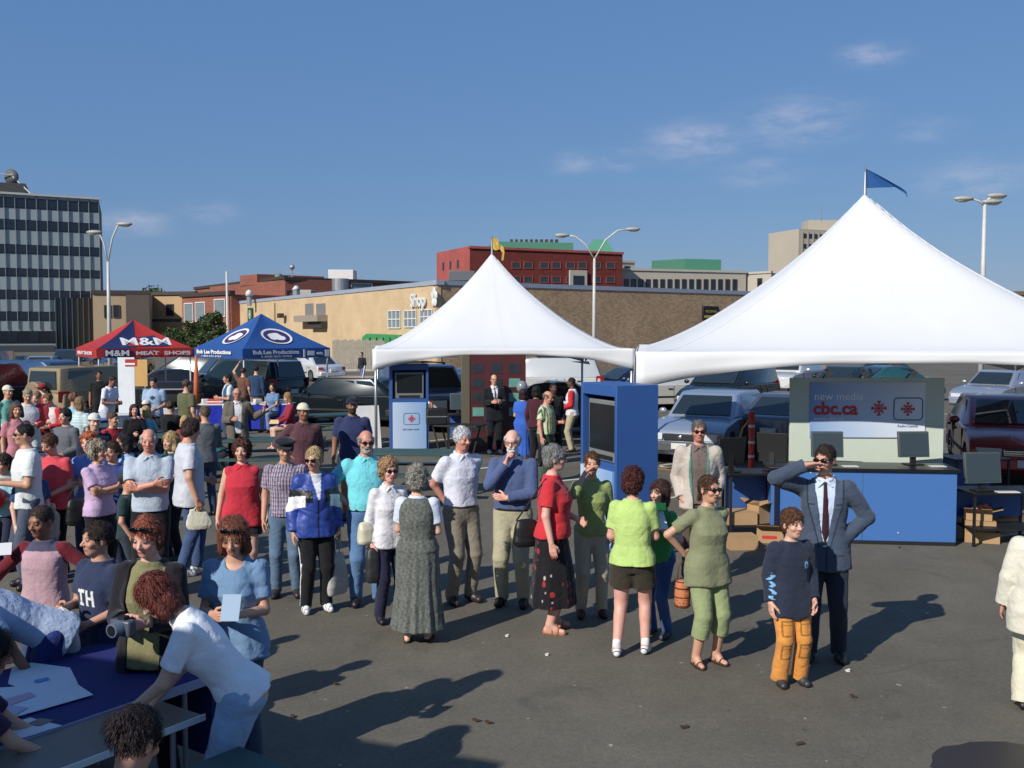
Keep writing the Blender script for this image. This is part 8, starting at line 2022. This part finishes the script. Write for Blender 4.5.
# ---- lower left group
person((atd(233, 6.22), 6.22), 1.62, 2, 'person in a gathered sky blue top with sunglasses pushed up in auburn hair', sex='f', w=1.06, skin='tan', hair=('bob', (120, 66, 42)), shades='up', top=('tee', (104, 140, 178), dict(inf=.020, zlo=-.12, loose=.5, vneck=.10, amp=.013)), bottom=('jeans', (60, 76, 104)), L='front', Rr='front', hp=20, hy=0)
P = PEOPLE[-1]; card(P['Rt'] + Vector((.06, -.04, .06)), 'pale blue leaflet held in front of the sky blue top', c=(140, 170, 198), w=.11, h=.16, rx=-28)
P = person((atd(147, 5.95), 5.95), 1.66, -4, 'person in an open black jacket over a khaki top with tinted glasses in red hair', sex='f', w=1.02, skin='pink', hair=('full', (142, 72, 44)), shades='up', top=('tee', (128, 124, 82), dict(inf=.020, zlo=-.10)), over=('jacket', (28, 26, 34), dict(vopen=(-.25, .11, .10), zlo=-.22, inf=.036, ex_=.030)), bottom=('trousers', (24, 24, 30)), L='front', Rr='front', hp=12, hy=-6)
c_ = empty('film_camera', P['Rt'] + Vector((-.01, -.06, .0)), R(-25), 'black and silver camera held low by the woman in the black jacket', 'camera'); MB().box(-.075, .075, -.02, .04, -.05, .045).build('body', mat('camera_grey', (74, 82, 96), rough=.4), c_, bevel=.012); MB().tube([(0, -.021, 0), (0, -.075, 0)], [.045, .040], 18).build('lens_barrel', mat('camera_silver', (150, 160, 170), rough=.3, metal=.6), c_); MB().tube([(0, -.076, 0), (0, -.078, 0)], .030, 18).build('lens', M_SCR, c_); MB().box(-.02, .03, -.01, .03, .046, .065).build('viewfinder', M_BLK, c_)
P = person((atd(96, 6.55), 6.55), 1.52, -30, 'person, a boy in a navy t-shirt with white block letters TH', hs=.97, skin='tan', hair=('short', (50, 36, 30)), top=('tee', (40, 52, 84), dict(pat=('th',), inf=.026, loose=.7, zlo=-.14)), bottom=('jeans', (60, 84, 130)), L='frontlow', Rr='front', hy=-14)
bag(P, 'Rt', 'white and grey plastic bag held by the boy in the navy t-shirt', c=(206, 210, 204), w=.26, h=.28, handle=.02, rz=-20, off=(.02, -.05, .02))
P = person((atd(40, 7.3), 7.3), 1.50, -2, 'person, a boy in a dusty pink t-shirt with maroon sleeves holding his arms out', hs=.98, skin='brown', hair=('buzz', (58, 42, 36)), top=('long', (186, 148, 160), dict(pat=('raglan', (112, 22, 38), (74, 72, 100)), inf=.030, loose=.8, zlo=-.14)), bottom=('jeans', (50, 70, 110)), L='spread', Rr='spread', hp=8, hy=-16)
card(P['T'](-.30, .16, .50), 'white folded paper near the shoulder of the boy with maroon sleeves', w=.14, h=.10, rx=-40, rz=20)
# leaning over the table
P = person((atd(230, 5.12) - .06, 5.20), 1.66, -78, 'person with auburn hair in a white t-shirt and light blue trousers leaning over the table', sex='f', w=.96, skin='fair', hair=('bob', (104, 44, 32)), top=('tee', (240, 242, 248), dict(inf=.020, zlo=-.06, loose=.25, amp=.008)), bottom=('loose', (150, 180, 214)), lean=36, hp=44, hy=-10, L=((.0, .50, -.16), (.5, -.3, -.8), None, (-1, 0, .2), .25), Rr=((.02, .44, -.26), (.5, -.3, -.8), None, (-1, 0, .2), .25), shoe=(60, 60, 60))
P = person((-2.98, 6.14), 1.70, -58, 'person in a pale blue t-shirt bending over the far end of the blue table', w=1.0, skin='brown', hair=('short', (34, 26, 24)), top=('tee', (178, 196, 226), dict(inf=.020, zlo=-.11, loose=.3, amp=.003)), bottom=('jeans', (34, 50, 120)), lean=60, hp=40, L=((.05, .24, -.43), (.5, -.3, .5), None, (-1, 0, .2), .3), Rr=((.05, .40, -.20), (.5, -.3, -.8), None, (-1, 0, .2), .3))
# seated woman with her back to us
ST = empty('folding_chair', (-1.74, 3.98, -.08), R(20), 'dark folding chair under the seated woman at the bottom edge', 'chair')
MB().box(-.22, .22, -.22, .22, .43, .46).build('seat', M_BLK, ST, bevel=.01); [MB().beam((a, b, .43), (a, b, 0), .03, .03).build('leg', M_BLK, ST) for a in (-.2, .2) for b in (-.2, .2)]
p_ = (atd(96, 3.9), 3.84)
person(p_, 1.62, 146, 'person with dark tied hair and pale blue collar seated at the bottom edge', sex='f', skin='tan', hair=('bun', (34, 23, 25)), hs=1.12, hipz=.48, feet=((.12, -.42), (-.12, -.40)), lean=12, hp=22, hy=10, top=('shirt', (110, 160, 190), dict(collar=(130, 180, 206), inf=.024)), bottom=('jeans', (50, 60, 90)), L='reach', Rr='reach')
person((atd(-60, 4.7) , 4.72), 1.60, 120, 'person with black hair seated at the lower left corner, cut by the edge', skin='tan', sex='f', hair=('long', (22, 18, 26)), hipz=.58, feet=((.12, -.42), (-.12, -.40)), lean=12, hp=20, top=('tee', (60, 40, 70)), bottom=('jeans', (40, 44, 60)), L='reach', Rr='reach')
